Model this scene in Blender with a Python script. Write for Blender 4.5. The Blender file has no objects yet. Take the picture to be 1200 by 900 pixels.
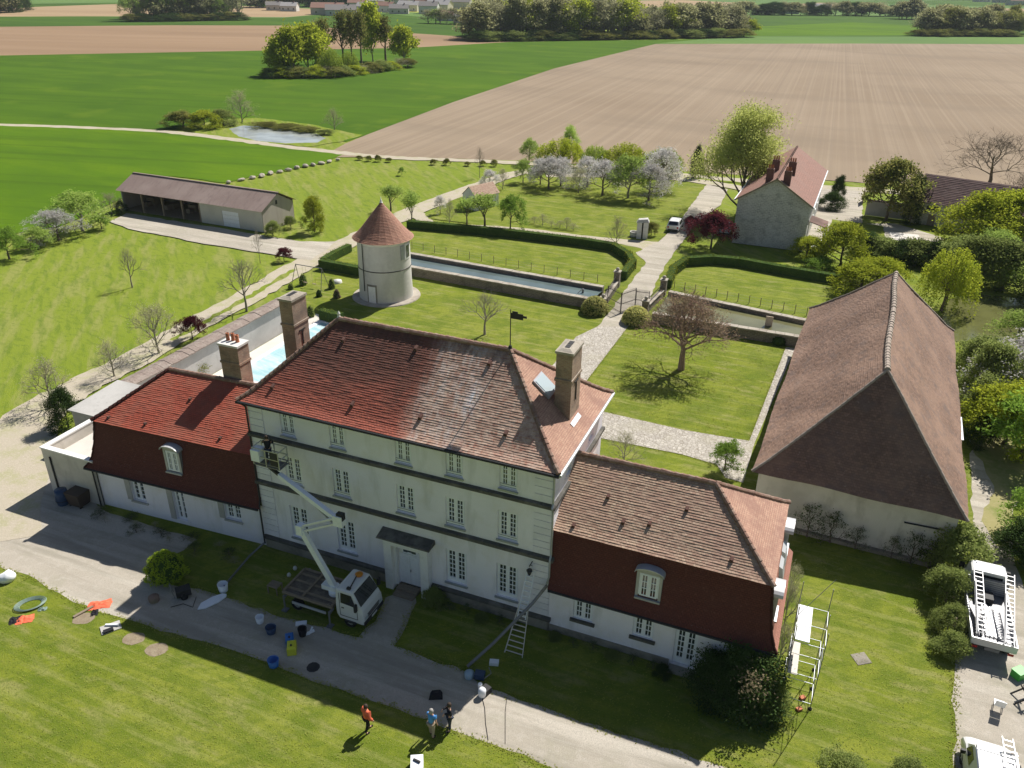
import bpy, bmesh, math, random
import numpy as np
from mathutils import Vector, Matrix
PI = math.pi
SC = bpy.context.scene
COL = SC.collection
random.seed(7)

# ------------------------------------------------------------------ camera, sky, sun, exposure
F_PX, PITCH, ROLL, CAM_H = 950.0, 0.4690368, 0.0148388, 32.0
_cp, _sp, _cr, _sr = math.cos(PITCH), math.sin(PITCH), math.cos(ROLL), math.sin(ROLL)
_r0, _u0, CF = Vector((1, 0, 0)), Vector((0, _sp, _cp)), Vector((0, _cp, -_sp))
CR = _r0 * _cr + _u0 * _sr
CU = _u0 * _cr - _r0 * _sr
cam_d = bpy.data.cameras.new('camera')
cam = bpy.data.objects.new('camera', cam_d)
COL.objects.link(cam)
cam_d.sensor_width = 36; cam_d.lens = F_PX / 1200 * 36
cam_d.clip_start = 0.5; cam_d.clip_end = 30000
cam.matrix_world = Matrix(((CR.x, CU.x, -CF.x, 0), (CR.y, CU.y, -CF.y, 0), (CR.z, CU.z, -CF.z, CAM_H), (0, 0, 0, 1)))
SC.camera = cam
SUN_AZ, SUN_EL = math.radians(50.2), math.radians(49.2)
w = bpy.data.worlds.new('World'); SC.world = w; w.use_nodes = True
nt = w.node_tree; nt.nodes.clear()
sky = nt.nodes.new('ShaderNodeTexSky'); sky.sky_type = 'NISHITA'; sky.sun_disc = False
sky.sun_elevation = SUN_EL; sky.sun_rotation = PI / 2 - SUN_AZ
bg = nt.nodes.new('ShaderNodeBackground'); bg.inputs['Strength'].default_value = 0.053
wo = nt.nodes.new('ShaderNodeOutputWorld')
nt.links.new(sky.outputs[0], bg.inputs['Color']); nt.links.new(bg.outputs[0], wo.inputs['Surface'])
sd = bpy.data.lights.new('sun', 'SUN'); sd.energy = 5.0; sd.angle = math.radians(0.53); sd.color = (1, .955, .88)
so = bpy.data.objects.new('sun', sd); COL.objects.link(so)
_sv = Vector((math.cos(SUN_AZ) * math.cos(SUN_EL), math.sin(SUN_AZ) * math.cos(SUN_EL), math.sin(SUN_EL)))
so.rotation_euler = _sv.to_track_quat('Z', 'Y').to_euler()
so.location = _sv * 200
SC.view_settings.view_transform = 'Standard'; SC.view_settings.look = 'None'
SC.view_settings.exposure = 0.42; SC.view_settings.gamma = 1
SC.render.resolution_x, SC.render.resolution_y = 1024, 768
SC.render.engine = 'CYCLES'
SC.cycles.max_bounces = 6; SC.cycles.transparent_max_bounces = 8; SC.cycles.volume_bounces = 1

def G(x, y, z=0.0):
    """survey: the point at height z sighted in the photograph at (x, y)"""
    d = CF * F_PX + CR * (x - 600) - CU * (y - 450)
    t = (z - CAM_H) / d.z
    return Vector((d.x * t, d.y * t, z))

# ------------------------------------------------------------------ materials
def _noise(nt, co, scale, detail=4, rough=.55, stretch=None, rot=0):
    if stretch or rot:
        mp = nt.nodes.new('ShaderNodeMapping')
        mp.inputs['Scale'].default_value = stretch or (1, 1, 1)
        mp.inputs['Rotation'].default_value = (0, 0, rot)
        # rotate first, then stretch
        mp.vector_type = 'POINT'
        if rot:
            m0 = nt.nodes.new('ShaderNodeMapping'); m0.inputs['Rotation'].default_value = (0, 0, rot)
            nt.links.new(co, m0.inputs[0]); mp.inputs['Rotation'].default_value = (0, 0, 0)
            nt.links.new(m0.outputs[0], mp.inputs[0])
        else:
            nt.links.new(co, mp.inputs[0])
        co = mp.outputs[0]
    n = nt.nodes.new('ShaderNodeTexNoise'); n.inputs['Scale'].default_value = scale
    n.inputs['Detail'].default_value = detail; n.inputs['Roughness'].default_value = rough
    nt.links.new(co, n.inputs['Vector'])
    return n.outputs['Fac']
def _ramp(nt, v, lo, hi, amt=1.0):
    r = nt.nodes.new('ShaderNodeMapRange'); r.inputs['From Min'].default_value = lo; r.inputs['From Max'].default_value = hi
    r.inputs['To Max'].default_value = amt; r.clamp = True
    nt.links.new(v, r.inputs['Value']); return r.outputs[0]
def _mix(nt, f, a, b):
    m = nt.nodes.new('ShaderNodeMix'); m.data_type = 'RGBA'
    if hasattr(f, 'links'): nt.links.new(f, m.inputs[0])
    else: m.inputs[0].default_value = f
    for s, v in ((6, a), (7, b)):
        if hasattr(v, 'links'): nt.links.new(v, m.inputs[s])
        else: m.inputs[s].default_value = (*v, 1)
    return m.outputs[2]
def new_mat(name):
    m = bpy.data.materials.new(name); m.use_nodes = True
    n = m.node_tree; n.nodes.clear()
    o = n.nodes.new('ShaderNodeOutputMaterial'); b = n.nodes.new('ShaderNodeBsdfPrincipled')
    n.links.new(b.outputs[0], o.inputs[0])
    tc = n.nodes.new('ShaderNodeTexCoord')
    return m, n, b, tc
def mat(name, base, layers=(), rough=.85, metal=0.0, bump=None, objvar=0.0, spec=.3):
    """layers: (scale, colour, lo, hi, amount[, stretch, rot]) mixed by noise in object space"""
    m, n, b, tc = new_mat(name)
    co = tc.outputs['Object']; c = base
    for L in layers:
        f = _noise(n, co, L[0], 5, .6, L[5] if len(L) > 5 else None, L[6] if len(L) > 6 else 0)
        c = _mix(n, _ramp(n, f, L[2], L[3], L[4]), c, L[1])
    if objvar:
        oi = n.nodes.new('ShaderNodeObjectInfo'); hs = n.nodes.new('ShaderNodeHueSaturation')
        mr = n.nodes.new('ShaderNodeMapRange'); mr.inputs['To Min'].default_value = 1 - objvar; mr.inputs['To Max'].default_value = 1 + objvar
        n.links.new(oi.outputs['Random'], mr.inputs['Value']); n.links.new(mr.outputs[0], hs.inputs['Value'])
        if hasattr(c, 'links'): n.links.new(c, hs.inputs['Color'])
        else: hs.inputs['Color'].default_value = (*c, 1)
        c = hs.outputs[0]
    if hasattr(c, 'links'): n.links.new(c, b.inputs['Base Color'])
    else: b.inputs['Base Color'].default_value = (*c, 1)
    b.inputs['Roughness'].default_value = rough; b.inputs['Metallic'].default_value = metal
    b.inputs['Specular IOR Level'].default_value = spec
    if bump:
        f = _noise(n, co, bump[0], 6, .65)
        bp = n.nodes.new('ShaderNodeBump'); bp.inputs['Strength'].default_value = bump[1]; bp.inputs['Distance'].default_value = bump[2] if len(bump) > 2 else .05
        n.links.new(f, bp.inputs['Height']); n.links.new(bp.outputs[0], b.inputs['Normal'])
    return m
def tile_mat(name, base, alt, layers=(), tw=.17, th=.13, vary=.5, special=None):
    """flat clay tiles; colour changes tile by tile, dirt by noise"""
    m, n, b, tc = new_mat(name)
    uv = tc.outputs['UV']; co = tc.outputs['Object']
    br = n.nodes.new('ShaderNodeTexBrick'); br.inputs['Scale'].default_value = 1
    br.inputs['Brick Width'].default_value = tw; br.inputs['Row Height'].default_value = th
    br.inputs['Mortar Size'].default_value = .008; br.inputs['Mortar Smooth'].default_value = .3
    br.inputs['Color1'].default_value = (*base, 1); br.inputs['Color2'].default_value = (*alt, 1)
    br.inputs['Mortar'].default_value = tuple(x * .35 for x in base) + (1,)
    br.inputs['Bias'].default_value = 0.0
    n.links.new(uv, br.inputs['Vector'])
    c = br.outputs['Color']
    if special: c = special(n, co, c)
    for L in layers:
        f = _noise(n, co, L[0], 5, .6, L[5] if len(L) > 5 else None, L[6] if len(L) > 6 else 0)
        c = _mix(n, _ramp(n, f, L[2], L[3], L[4]), c, L[1])
    n.links.new(c, b.inputs['Base Color']); b.inputs['Roughness'].default_value = .8
    b.inputs['Specular IOR Level'].default_value = .25
    bp = n.nodes.new('ShaderNodeBump'); bp.inputs['Strength'].default_value = .5; bp.inputs['Distance'].default_value = .03
    n.links.new(_noise(n, co, 9, 3), bp.inputs['Height']); n.links.new(bp.outputs[0], b.inputs['Normal'])
    return m
def brick_mat(name, c1, c2, mortar, w_=.22, h_=.075, layers=(), big=False):
    m, n, b, tc = new_mat(name)
    co = tc.outputs['Object']
    # box-like mapping: use x+y along, z up
    sx = n.nodes.new('ShaderNodeSeparateXYZ'); n.links.new(co, sx.inputs[0])
    ad = n.nodes.new('ShaderNodeMath'); ad.operation = 'ADD'; n.links.new(sx.outputs[0], ad.inputs[0]); n.links.new(sx.outputs[1], ad.inputs[1])
    cb = n.nodes.new('ShaderNodeCombineXYZ'); n.links.new(ad.outputs[0], cb.inputs[0]); n.links.new(sx.outputs[2], cb.inputs[1])
    br = n.nodes.new('ShaderNodeTexBrick'); br.inputs['Scale'].default_value = 1
    br.inputs['Brick Width'].default_value = w_; br.inputs['Row Height'].default_value = h_
    br.inputs['Mortar Size'].default_value = .012 if not big else .03
    br.inputs['Color1'].default_value = (*c1, 1); br.inputs['Color2'].default_value = (*c2, 1); br.inputs['Mortar'].default_value = (*mortar, 1)
    if big:
        nz = n.nodes.new('ShaderNodeTexNoise'); nz.inputs['Scale'].default_value = 2.5
        n.links.new(co, nz.inputs['Vector'])
        vm = n.nodes.new('ShaderNodeVectorMath'); vm.operation = 'SCALE'; vm.inputs['Scale'].default_value = .25
        n.links.new(nz.outputs['Color'], vm.inputs[0])
        va = n.nodes.new('ShaderNodeVectorMath'); va.operation = 'ADD'
        n.links.new(cb.outputs[0], va.inputs[0]); n.links.new(vm.outputs[0], va.inputs[1])
        n.links.new(va.outputs[0], br.inputs['Vector'])
    else:
        n.links.new(cb.outputs[0], br.inputs['Vector'])
    c = br.outputs['Color']
    for L in layers:
        f = _noise(n, co, L[0], 5, .6, L[5] if len(L) > 5 else None)
        c = _mix(n, _ramp(n, f, L[2], L[3], L[4]), c, L[1])
    n.links.new(c, b.inputs['Base Color']); b.inputs['Roughness'].default_value = .9
    bp = n.nodes.new('ShaderNodeBump'); bp.inputs['Strength'].default_value = .6; bp.inputs['Distance'].default_value = .02
    n.links.new(br.outputs['Fac'], bp.inputs['Height']); bp.invert = True
    n.links.new(bp.outputs[0], b.inputs['Normal'])
    return m
def leaf_mat(name, c1, c2, trans=.5):
    m = bpy.data.materials.new(name); m.use_nodes = True; n = m.node_tree; n.nodes.clear()
    o = n.nodes.new('ShaderNodeOutputMaterial'); tc = n.nodes.new('ShaderNodeTexCoord')
    f = _noise(n, tc.outputs['Object'], 1.1, 6, .7)
    c = _mix(n, _ramp(n, f, .35, .65), c1, c2)
    oi = n.nodes.new('ShaderNodeObjectInfo'); hs = n.nodes.new('ShaderNodeHueSaturation')
    mr = n.nodes.new('ShaderNodeMapRange'); mr.inputs['To Min'].default_value = .8; mr.inputs['To Max'].default_value = 1.2
    n.links.new(oi.outputs['Random'], mr.inputs['Value']); n.links.new(mr.outputs[0], hs.inputs['Value']); n.links.new(c, hs.inputs['Color'])
    d = n.nodes.new('ShaderNodeBsdfDiffuse'); t = n.nodes.new('ShaderNodeBsdfTranslucent'); mx = n.nodes.new('ShaderNodeMixShader')
    mx.inputs[0].default_value = trans
    n.links.new(hs.outputs[0], d.inputs[0]); n.links.new(hs.outputs[0], t.inputs[0])
    n.links.new(d.outputs[0], mx.inputs[1]); n.links.new(t.outputs[0], mx.inputs[2]); n.links.new(mx.outputs[0], o.inputs[0])
    return m

M = {}
M['lawn'] = mat('mown_lawn', (.185, .228, .018), [(.09, (.25, .27, .045), .35, .65, .8), (.45, (.105, .155, .014), .44, .60, .75), (.8, (.29, .28, .10), .52, .64, .75, (.45, 1.5, 1), .42), (1.6, (.10, .15, .014), .54, .64, .55, (.3, 1.4, 1), -.35), (1.3, (.11, .165, .012), .50, .60, .55, (.07, 1.3, 1), .38), (1.7, (.30, .31, .09), .54, .64, .5, (.06, 1.2, 1), .40), (3.5, (.10, .14, .018), .5, .68, .6), (14, (.26, .27, .075), .5, .72, .7), (11, (.08, .12, .015), .52, .7, .6)], rough=1, bump=(22, .8, .08), spec=.1)
M['meadow'] = mat('meadow_grass', (.20, .25, .028), [(.05, (.165, .225, .018), .4, .6, .7), (.5, (.26, .265, .08), .48, .60, .75, (.22, 1.3, 1), 1.25), (.9, (.10, .16, .016), .50, .64, .6, (.25, 1.3, 1), 1.1), (1.6, (.11, .165, .02), .5, .66, .6, (.5, 1.2, 1), .6), (7, (.24, .27, .07), .5, .7, .6)], rough=1, bump=(9, .7, .1), spec=.1)
M['crop'] = mat('young_crop', (.085, .165, .004), [(.02, (.06, .125, .006), .4, .6, .8), (.13, (.105, .185, .005), .45, .65, .7, (.25, 1, 1), .5), (.35, (.045, .095, .006), .55, .62, .5, (.008, 1, 1), .15), (.8, (.065, .135, .005), .5, .7, .4)], rough=1, bump=(3, .4, .1), spec=.1)
M['crop_far'] = mat('far_crop', (.055, .115, .012), [(.012, (.04, .085, .012), .4, .6, .8), (.05, (.075, .135, .015), .45, .65, .6, (.12, 1, 1), .4)], rough=1, spec=.1)
M['crop_mid'] = mat('mid_crop', (.062, .128, .006), [(.02, (.045, .10, .006), .4, .6, .8), (.10, (.08, .15, .007), .45, .65, .7, (.2, 1, 1), .4), (.35, (.045, .095, .006), .55, .62, .5, (.008, 1, 1), .15), (.05, (.10, .16, .01), .58, .66, .5)], rough=1, bump=(3, .4, .1), spec=.1)
M['pale_crop'] = mat('pale_crop', (.12, .2, .05), [(.01, (.09, .16, .05), .4, .6, .8)], rough=1, spec=.1)
M['tan_field'] = mat('tan_field', (.36, .26, .155), [(.02, (.30, .21, .125), .4, .6, .8, (.1, 1, 1), .1)], rough=1, spec=.1)
M['rape'] = mat('yellow_crop', (.45, .42, .05), rough=1)
M['dry_verge'] = mat('dry_verge', (.30, .27, .12), [(.4, (.17, .2, .05), .4, .6, .8), (3, (.36, .31, .17), .5, .7, .5)], rough=1)
M['gravel'] = mat('pale_gravel', (.47, .42, .35), [(.12, (.40, .36, .29), .4, .62, .8), (.45, (.36, .34, .25), .52, .68, .7), (2.2, (.56, .51, .44), .5, .7, .6), (.8, (.30, .275, .22), .48, .62, .65, (.10, 1.3, 1), .40), (.5, (.62, .57, .49), .52, .64, .6, (.12, 1.6, 1), .36), (28, (.26, .24, .21), .5, .68, .8), (9, (.36, .33, .28), .5, .66, .6)], rough=1, bump=(35, .8, .04), spec=.15)
M['track'] = mat('dirt_track', (.42, .37, .285), [(.6, (.34, .33, .18), .48, .62, .7), (6, (.54, .48, .40), .5, .7, .5)], rough=1, bump=(8, .5, .05))
M['cobble'] = None
M['soil_patch'] = mat('bare_earth', (.24, .19, .13), [(3, (.31, .26, .18), .4, .65, .8)], rough=1, bump=(10, .6, .05))
M['render'] = mat('pale_render', (.84, .815, .87), [(.25, (.74, .72, .77), .45, .65, .6), (1.2, (.58, .57, .57), .52, .70, .6, (1, 1, .22)), (.6, (.70, .66, .60), .5, .68, .5)], rough=.9, bump=(14, .25, .02))
M['render_old'] = mat('old_limewash', (.60, .575, .53), [(.5, (.48, .46, .43), .45, .62, .7, (1, 1, .4)), (2, (.66, .64, .60), .5, .7, .5)], rough=.95, bump=(9, .4, .03))
M['render_barn'] = mat('barn_render', (.66, .62, .56), [(.3, (.42, .39, .34), .45, .65, .7), (1.1, (.36, .33, .28), .52, .7, .6, (1, 1, .4))], rough=.95, bump=(10, .4, .03))
M['conc'] = mat('weathered_concrete', (.47, .455, .43), [(.4, (.36, .35, .33), .42, .62, .7), (2.5, (.30, .29, .27), .55, .75, .5, (1, 1, .4))], rough=.95, bump=(8, .4, .03))
M['terrace'] = mat('pale_terrace', (.62, .58, .53), [(.3, (.52, .49, .45), .45, .62, .7)], rough=.9)
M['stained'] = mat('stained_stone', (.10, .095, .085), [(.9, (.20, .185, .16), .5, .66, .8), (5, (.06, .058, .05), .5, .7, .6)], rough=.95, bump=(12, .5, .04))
M['plinth'] = mat('plinth_stone', (.28, .255, .21), [(.7, (.16, .145, .12), .45, .62, .8), (4, (.34, .31, .26), .5, .7, .5)], rough=.95, bump=(8, .6, .05))
M['quoin'] = mat('quoin_stone', (.79, .77, .82), [(1.2, (.68, .66, .70), .5, .68, .6)], rough=.9, objvar=.05)
M['white'] = mat('white_paint', (.84, .86, .89), [(3, (.68, .69, .70), .5, .72, .5)], rough=.5)
M['offwhite'] = mat('offwhite_paint', (.80, .79, .77), [(3, (.6, .59, .56), .5, .72, .5)], rough=.6)
M['dirtywhite'] = mat('chalky_white', (.66, .65, .62), [(2, (.45, .44, .41), .5, .72, .7)], rough=.7)
M['zinc'] = mat('zinc_sheet', (.42, .44, .47), [(1.5, (.34, .36, .39), .45, .65, .7)], rough=.45, metal=.5)
M['paleziinc'] = mat('bright_zinc', (.52, .53, .54), [(2, (.55, .56, .58), .45, .65, .6)], rough=.4, metal=.2)
M['dark'] = mat('dark_metal', (.03, .03, .032), rough=.6)
M['iron'] = mat('wrought_iron', (.035, .032, .03), [(5, (.09, .055, .035), .55, .7, .6)], rough=.7)
M['steel'] = mat('galvanised_steel', (.50, .51, .52), [(4, (.36, .36, .37), .5, .7, .6)], rough=.4, metal=.6)
M['alu'] = mat('aluminium', (.56, .56, .57), [(6, (.55, .55, .56), .5, .7, .5)], rough=.4, metal=.25)
M['greysteel'] = mat('dull_grey_steel', (.22, .22, .23), [(4, (.14, .14, .15), .5, .7, .6)], rough=.5, metal=.4)
M['glass'] = mat('window_glass', (.045, .055, .055), [(.9, (.17, .19, .11), .52, .62, .7), (1.4, (.10, .13, .15), .5, .66, .6)], rough=.06, spec=.9)  # greenish and paler patches paint reflections into the pane colour
M['glasscar'] = mat('vehicle_glass', (.02, .025, .03), rough=.05, spec=.8)
M['glasssky'] = mat('pale_glass', (.45, .53, .56), rough=.1, spec=.9)
M['rubber'] = mat('rubber', (.025, .025, .025), rough=.9)
M['wood'] = mat('weathered_wood', (.23, .18, .13), [(3, (.32, .27, .2), .45, .65, .7, (1, 6, 6))], rough=.9)
M['timber'] = mat('old_deck_timber', (.15, .125, .10), [(2.5, (.24, .2, .16), .45, .65, .7), (7, (.07, .06, .05), .5, .7, .6)], rough=.95)
M['palewood'] = mat('pale_scaffold_board', (.66, .62, .55), [(2, (.5, .47, .41), .5, .7, .6)], rough=.8)
M['plank'] = mat('new_board', (.58, .47, .36), [(3, (.44, .35, .26), .5, .7, .6)], rough=.8)
M['brick'] = brick_mat('weathered_brick', (.30, .17, .115), (.40, .27, .19), (.36, .31, .25), layers=[(1.1, (.16, .13, .105), .46, .62, .65), (5, (.42, .34, .27), .55, .7, .4)])
M['rubble'] = brick_mat('rubble_stone', (.52, .50, .46), (.38, .37, .35), (.62, .60, .56), .5, .22, big=True, layers=[(.35, (.64, .63, .60), .42, .6, .55), (.8, (.27, .265, .25), .54, .68, .6), (6, (.22, .2, .17), .52, .7, .5)])
M['rubble_dark'] = brick_mat('brown_rubble', (.20, .165, .125), (.13, .11, .09), (.25, .22, .18), .45, .16, big=True, layers=[(1, (.09, .08, .06), .5, .66, .6)])
M['coping'] = mat('stone_coping', (.40, .36, .30), [(.8, (.27, .23, .19), .45, .62, .8), (5, (.48, .44, .38), .5, .7, .5)], rough=.95, bump=(8, .6, .05))
M['wallcap'] = mat('tiled_wall_coping', (.27, .215, .185), [(1.2, (.34, .29, .25), .45, .62, .8), (6, (.18, .14, .12), .5, .66, .7)], rough=.95, bump=(7, .8, .06))
M['vent'] = mat('vent_tile_clay', (.10, .05, .04), rough=.9)
M['pot'] = mat('terracotta', (.46, .17, .09), rough=.8, objvar=.15)
M['ridge'] = mat('ridge_tile_clay', (.24, .14, .105), [(3, (.33, .24, .19), .45, .62, .8), (9, (.12, .085, .07), .5, .7, .6)], rough=.9)
M['mortar'] = mat('pale_mortar', (.36, .30, .255), [(4, (.33, .27, .22), .45, .62, .7)], rough=.95)
def main_special(n, co, c):
    # cleaned bright red tiles low on the west side, moss-dark band above, pale dusty east half with a white streak
    sx = n.nodes.new('ShaderNodeSeparateXYZ'); n.links.new(co, sx.inputs[0])
    nz = _noise(n, co, .55, 5, .65)
    def lin(ax, ay, az, k, nzk=2.0):
        # a*x+b*y+c*z+k+noise
        cur = None
        for o_, s in ((0, ax), (1, ay), (2, az)):
            if s == 0: continue
            mm = n.nodes.new('ShaderNodeMath'); mm.operation = 'MULTIPLY_ADD'; mm.inputs[1].default_value = s
            n.links.new(sx.outputs[o_], mm.inputs[0])
            if cur is None: mm.inputs[2].default_value = k
            else: n.links.new(cur, mm.inputs[2])
            cur = mm.outputs[0]
        mm = n.nodes.new('ShaderNodeMath'); mm.operation = 'MULTIPLY_ADD'; mm.inputs[1].default_value = nzk
        n.links.new(nz, mm.inputs[0]); n.links.new(cur, mm.inputs[2]); return mm.outputs[0]
    def mul(a, b_):
        mm = n.nodes.new('ShaderNodeMath'); mm.operation = 'MULTIPLY'
        n.links.new(a, mm.inputs[0]); n.links.new(b_, mm.inputs[1]); return mm.outputs[0]
    east = _ramp(n, lin(1, 0, 0, 8.2, 1.4), 0, 1.2)          # east of the slanting edge of the cleaned area
    dusty = _mix(n, _ramp(n, _noise(n, co, 1.5, 6, .75, (1.6, 1, 1)), .40, .62), (.62, .46, .36), (.42, .27, .20))
    c = _mix(n, mul(east, _ramp(n, _noise(n, co, 4, 4), .15, .5, .93)), c, dusty)
    west = _ramp(n, lin(-1, 0, 0, -8.0, -1.4), -1.2, .6)
    brown = mul(_ramp(n, lin(0, 0, 1, -12.6, 2.4), -.3, .7), west)
    c = _mix(n, mul(brown, _ramp(n, _noise(n, co, .9, 5, .7, (2, 1, 1)), .2, .5, .9)), c, (.20, .085, .062))
    moss = mul(_ramp(n, lin(0, 0, 1, -13.3, 2.0), -.6, .6), west)
    c = _mix(n, mul(moss, _ramp(n, _noise(n, co, 1.3, 5, .7, (3, 1, 1)), .2, .55, .93)), c, (.12, .058, .045))
    top = mul(_ramp(n, lin(0, 0, 1, -13.6, 1.6), -.5, .5), _ramp(n, _noise(n, co, .8, 5, .7, (2.2, 1, 1)), .40, .62, .7))
    c = _mix(n, mul(top, east), c, (.17, .09, .07))
    # chalky wash streaks of the spray
    wx = _noise(n, co, 1.2, 6, .7, (3.2, 1, .5))
    band = mul(_ramp(n, lin(1, 0, 0, 8.2, 1.0), 0, 1.2), _ramp(n, lin(-1, 0, 0, -4.6, 1.0), 0, 1.5))
    c = _mix(n, mul(band, _ramp(n, wx, .46, .66, .62)), c, (.62, .55, .51))
    core = mul(mul(_ramp(n, lin(1, 0, 0, 5.4, .8), 0, .45), _ramp(n, lin(-1, 0, 0, -5.2, .8), 0, .45)), mul(_ramp(n, lin(0, 0, 1, -11.6, .6), 0, .5), _ramp(n, lin(0, 0, -1, 12.7, .8), 0, 1.0)))
    c = _mix(n, mul(core, _ramp(n, _noise(n, co, 2.6, 6, .7, (3, 1, .7)), .4, .58, .9)), c, (.80, .80, .84))
    return c
M['tile_main'] = tile_mat('main_roof_tiles', (.44, .13, .085), (.32, .10, .07), [(7, (.16, .07, .05), .56, .72, .55)], special=main_special)
M['tile_red'] = tile_mat('bright_red_tiles', (.44, .10, .06), (.33, .08, .05), [(.5, (.34, .115, .075), .42, .60, .75), (1.8, (.26, .09, .065), .54, .68, .5), (7, (.20, .06, .045), .56, .72, .6)])
M['tile_pink'] = tile_mat('pinkish_weathered_tiles', (.55, .40, .29), (.38, .235, .17), [(.45, (.40, .25, .19), .45, .62, .6), (1.7, (.52, .38, .26), .55, .7, .55), (8, (.17, .09, .07), .55, .7, .6)])
M['tile_mans'] = tile_mat('shade_darkened_mansard_tiles', (.135, .040, .030), (.115, .034, .027), [(.7, (.11, .038, .032), .45, .65, .5), (6, (.19, .07, .055), .56, .70, .6), (9, (.06, .025, .022), .55, .72, .6)], th=.12)  # shade of the front mansard darkened into the tile colour
M['tile_eastm'] = tile_mat('sunlit_mansard_tiles', (.42, .20, .15), (.36, .17, .13), [(.8, (.36, .17, .13), .45, .62, .6)])  # sunlit copy of the mansard tiles, sun put into the paler colour
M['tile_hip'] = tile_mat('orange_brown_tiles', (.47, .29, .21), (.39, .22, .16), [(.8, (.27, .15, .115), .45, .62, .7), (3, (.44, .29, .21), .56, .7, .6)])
M['tile_barn'] = tile_mat('old_barn_tiles', (.255, .158, .112), (.16, .102, .078), [(.25, (.29, .187, .135), .42, .6, .6), (1.1, (.15, .11, .095), .52, .66, .6), (5, (.40, .29, .24), .60, .72, .5)], tw=.2, th=.16)
M['tile_cone'] = tile_mat('dovecote_tiles', (.40, .22, .15), (.31, .155, .11), [(1.0, (.22, .12, .09), .5, .64, .6), (4, (.45, .30, .22), .6, .72, .5)], tw=.2, th=.14)
M['tile_house'] = tile_mat('interlocking_tiles', (.29, .155, .12), (.24, .13, .10), [(.3, (.25, .15, .12), .45, .62, .6)], tw=.3, th=.33)
M['tile_farm'] = tile_mat('dark_farm_tiles', (.17, .10, .09), (.13, .08, .075), [(.5, (.20, .13, .115), .45, .62, .6)], tw=.3, th=.3)
M['fibro'] = mat('fibre_cement_roof', (.245, .185, .165), [(.25, (.30, .235, .21), .42, .62, .8), (1.2, (.17, .125, .115), .52, .7, .6, (1.6, .3, 1)), (6, (.33, .27, .24), .58, .72, .4)], rough=.95)
M['shedwall'] = mat('cream_block_wall', (.56, .54, .48), [(.6, (.47, .45, .40), .45, .65, .6)], rough=.95)
M['shedside'] = mat('fibre_cement_cladding', (.40, .36, .31), [(.8, (.33, .29, .25), .45, .65, .6, (2, 2, .3))], rough=.95)
M['yellowp'] = mat('yellow_plastic', (.62, .62, .05), rough=.4); M['bluep'] = mat('blue_plastic', (.04, .16, .48), rough=.4)
M['greenp'] = mat('green_plastic', (.07, .42, .06), rough=.4); M['redc'] = mat('red_cloth', (.62, .09, .05), [(5, (.5, .16, .08), .5, .7, .6)], rough=.9)
M['darkblue'] = mat('dark_blue_plastic', (.03, .06, .13), rough=.4); M['blackc'] = mat('black_cloth', (.018, .018, .022), rough=.95)
M['bluec'] = mat('blue_cloth', (.09, .30, .68), rough=.9); M['jeans'] = mat('dark_jeans', (.035, .045, .07), rough=.9)
M['beigec'] = mat('beige_cloth', (.38, .31, .23), rough=.9); M['skin'] = mat('skin', (.50, .30, .21), rough=.6); M['hair'] = mat('brown_hair', (.05, .035, .025), rough=.8); M['greyhair'] = mat('grey_hair', (.35, .33, .31), rough=.8)
M['bin'] = mat('brown_bin_plastic', (.07, .05, .04), rough=.6)
M['teal'] = mat('grey_green_hose', (.22, .30, .25), rough=.6)
M['bark'] = mat('tree_bark', (.13, .10, .075), [(3, (.20, .165, .13), .45, .65, .7)], rough=1)
M['palebark'] = mat('pale_grey_bark', (.27, .24, .20), [(3, (.18, .155, .13), .45, .65, .7)], rough=1)
M['redbark'] = mat('reddish_budding_twigs', (.24, .165, .13), [(.5, (.22, .19, .11), .45, .6, .8)], rough=1)
M['panel'] = mat('dirty_clay', (.2, .15, .1), rough=1)
M['signblue'] = mat('blue_paint', (.03, .10, .35), rough=.5); M['lampred'] = mat('red_lens', (.45, .02, .02), rough=.3); M['lampamber'] = mat('amber_lens', (.6, .22, .02), rough=.3)
LM = {}
LM['spring'] = leaf_mat('spring_leaves', (0.296, 0.432, 0.068), (0.197, 0.335, 0.059))
LM['yellow'] = leaf_mat('yellow_green_leaves', (0.446, 0.472, 0.047), (0.297, 0.365, 0.041))
LM['willow'] = leaf_mat('willow_leaves', (0.365, 0.446, 0.068), (0.230, 0.311, 0.054))
LM['poplar'] = leaf_mat('poplar_catkins', (0.513, 0.528, 0.186), (0.373, 0.420, 0.109))
LM['olive'] = leaf_mat('olive_green_leaves', (0.316, 0.359, 0.115), (0.201, 0.259, 0.071))
LM['mixed'] = leaf_mat('bronze_green_leaves', (0.322, 0.287, 0.092), (0.149, 0.196, 0.046))
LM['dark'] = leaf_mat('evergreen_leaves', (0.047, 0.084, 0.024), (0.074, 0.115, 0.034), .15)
LM['hedge'] = leaf_mat('box_hedge_leaves', (.21, .25, .04), (.14, .18, .03), .15)
LM['hedgey'] = leaf_mat('sunlit_yellow_hedge_leaves', (0.351, 0.338, 0.041), (0.230, 0.257, 0.034), .2)
LM['blossom'] = leaf_mat('white_blossom', (0.656, 0.656, 0.656), (0.531, 0.487, 0.443))
LM['budgrey'] = leaf_mat('grey_green_buds', (0.446, 0.432, 0.257), (0.324, 0.324, 0.176))
LM['lime'] = leaf_mat('lime_green_leaves', (.42, .52, .05), (.30, .40, .04), .35)
LM['purple'] = leaf_mat('purple_leaves', (.13, .03, .04), (.09, .022, .03))
LM['bud_red'] = leaf_mat('reddish_buds', (.34, .20, .17), (.30, .26, .13))
LM['light'] = leaf_mat('pale_green_leaves', (0.422, 0.530, 0.140), (0.312, 0.437, 0.093))
LM['wood'] = leaf_mat('woodland_leaves', (.38, .39, .18), (.29, .27, .15))
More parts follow.
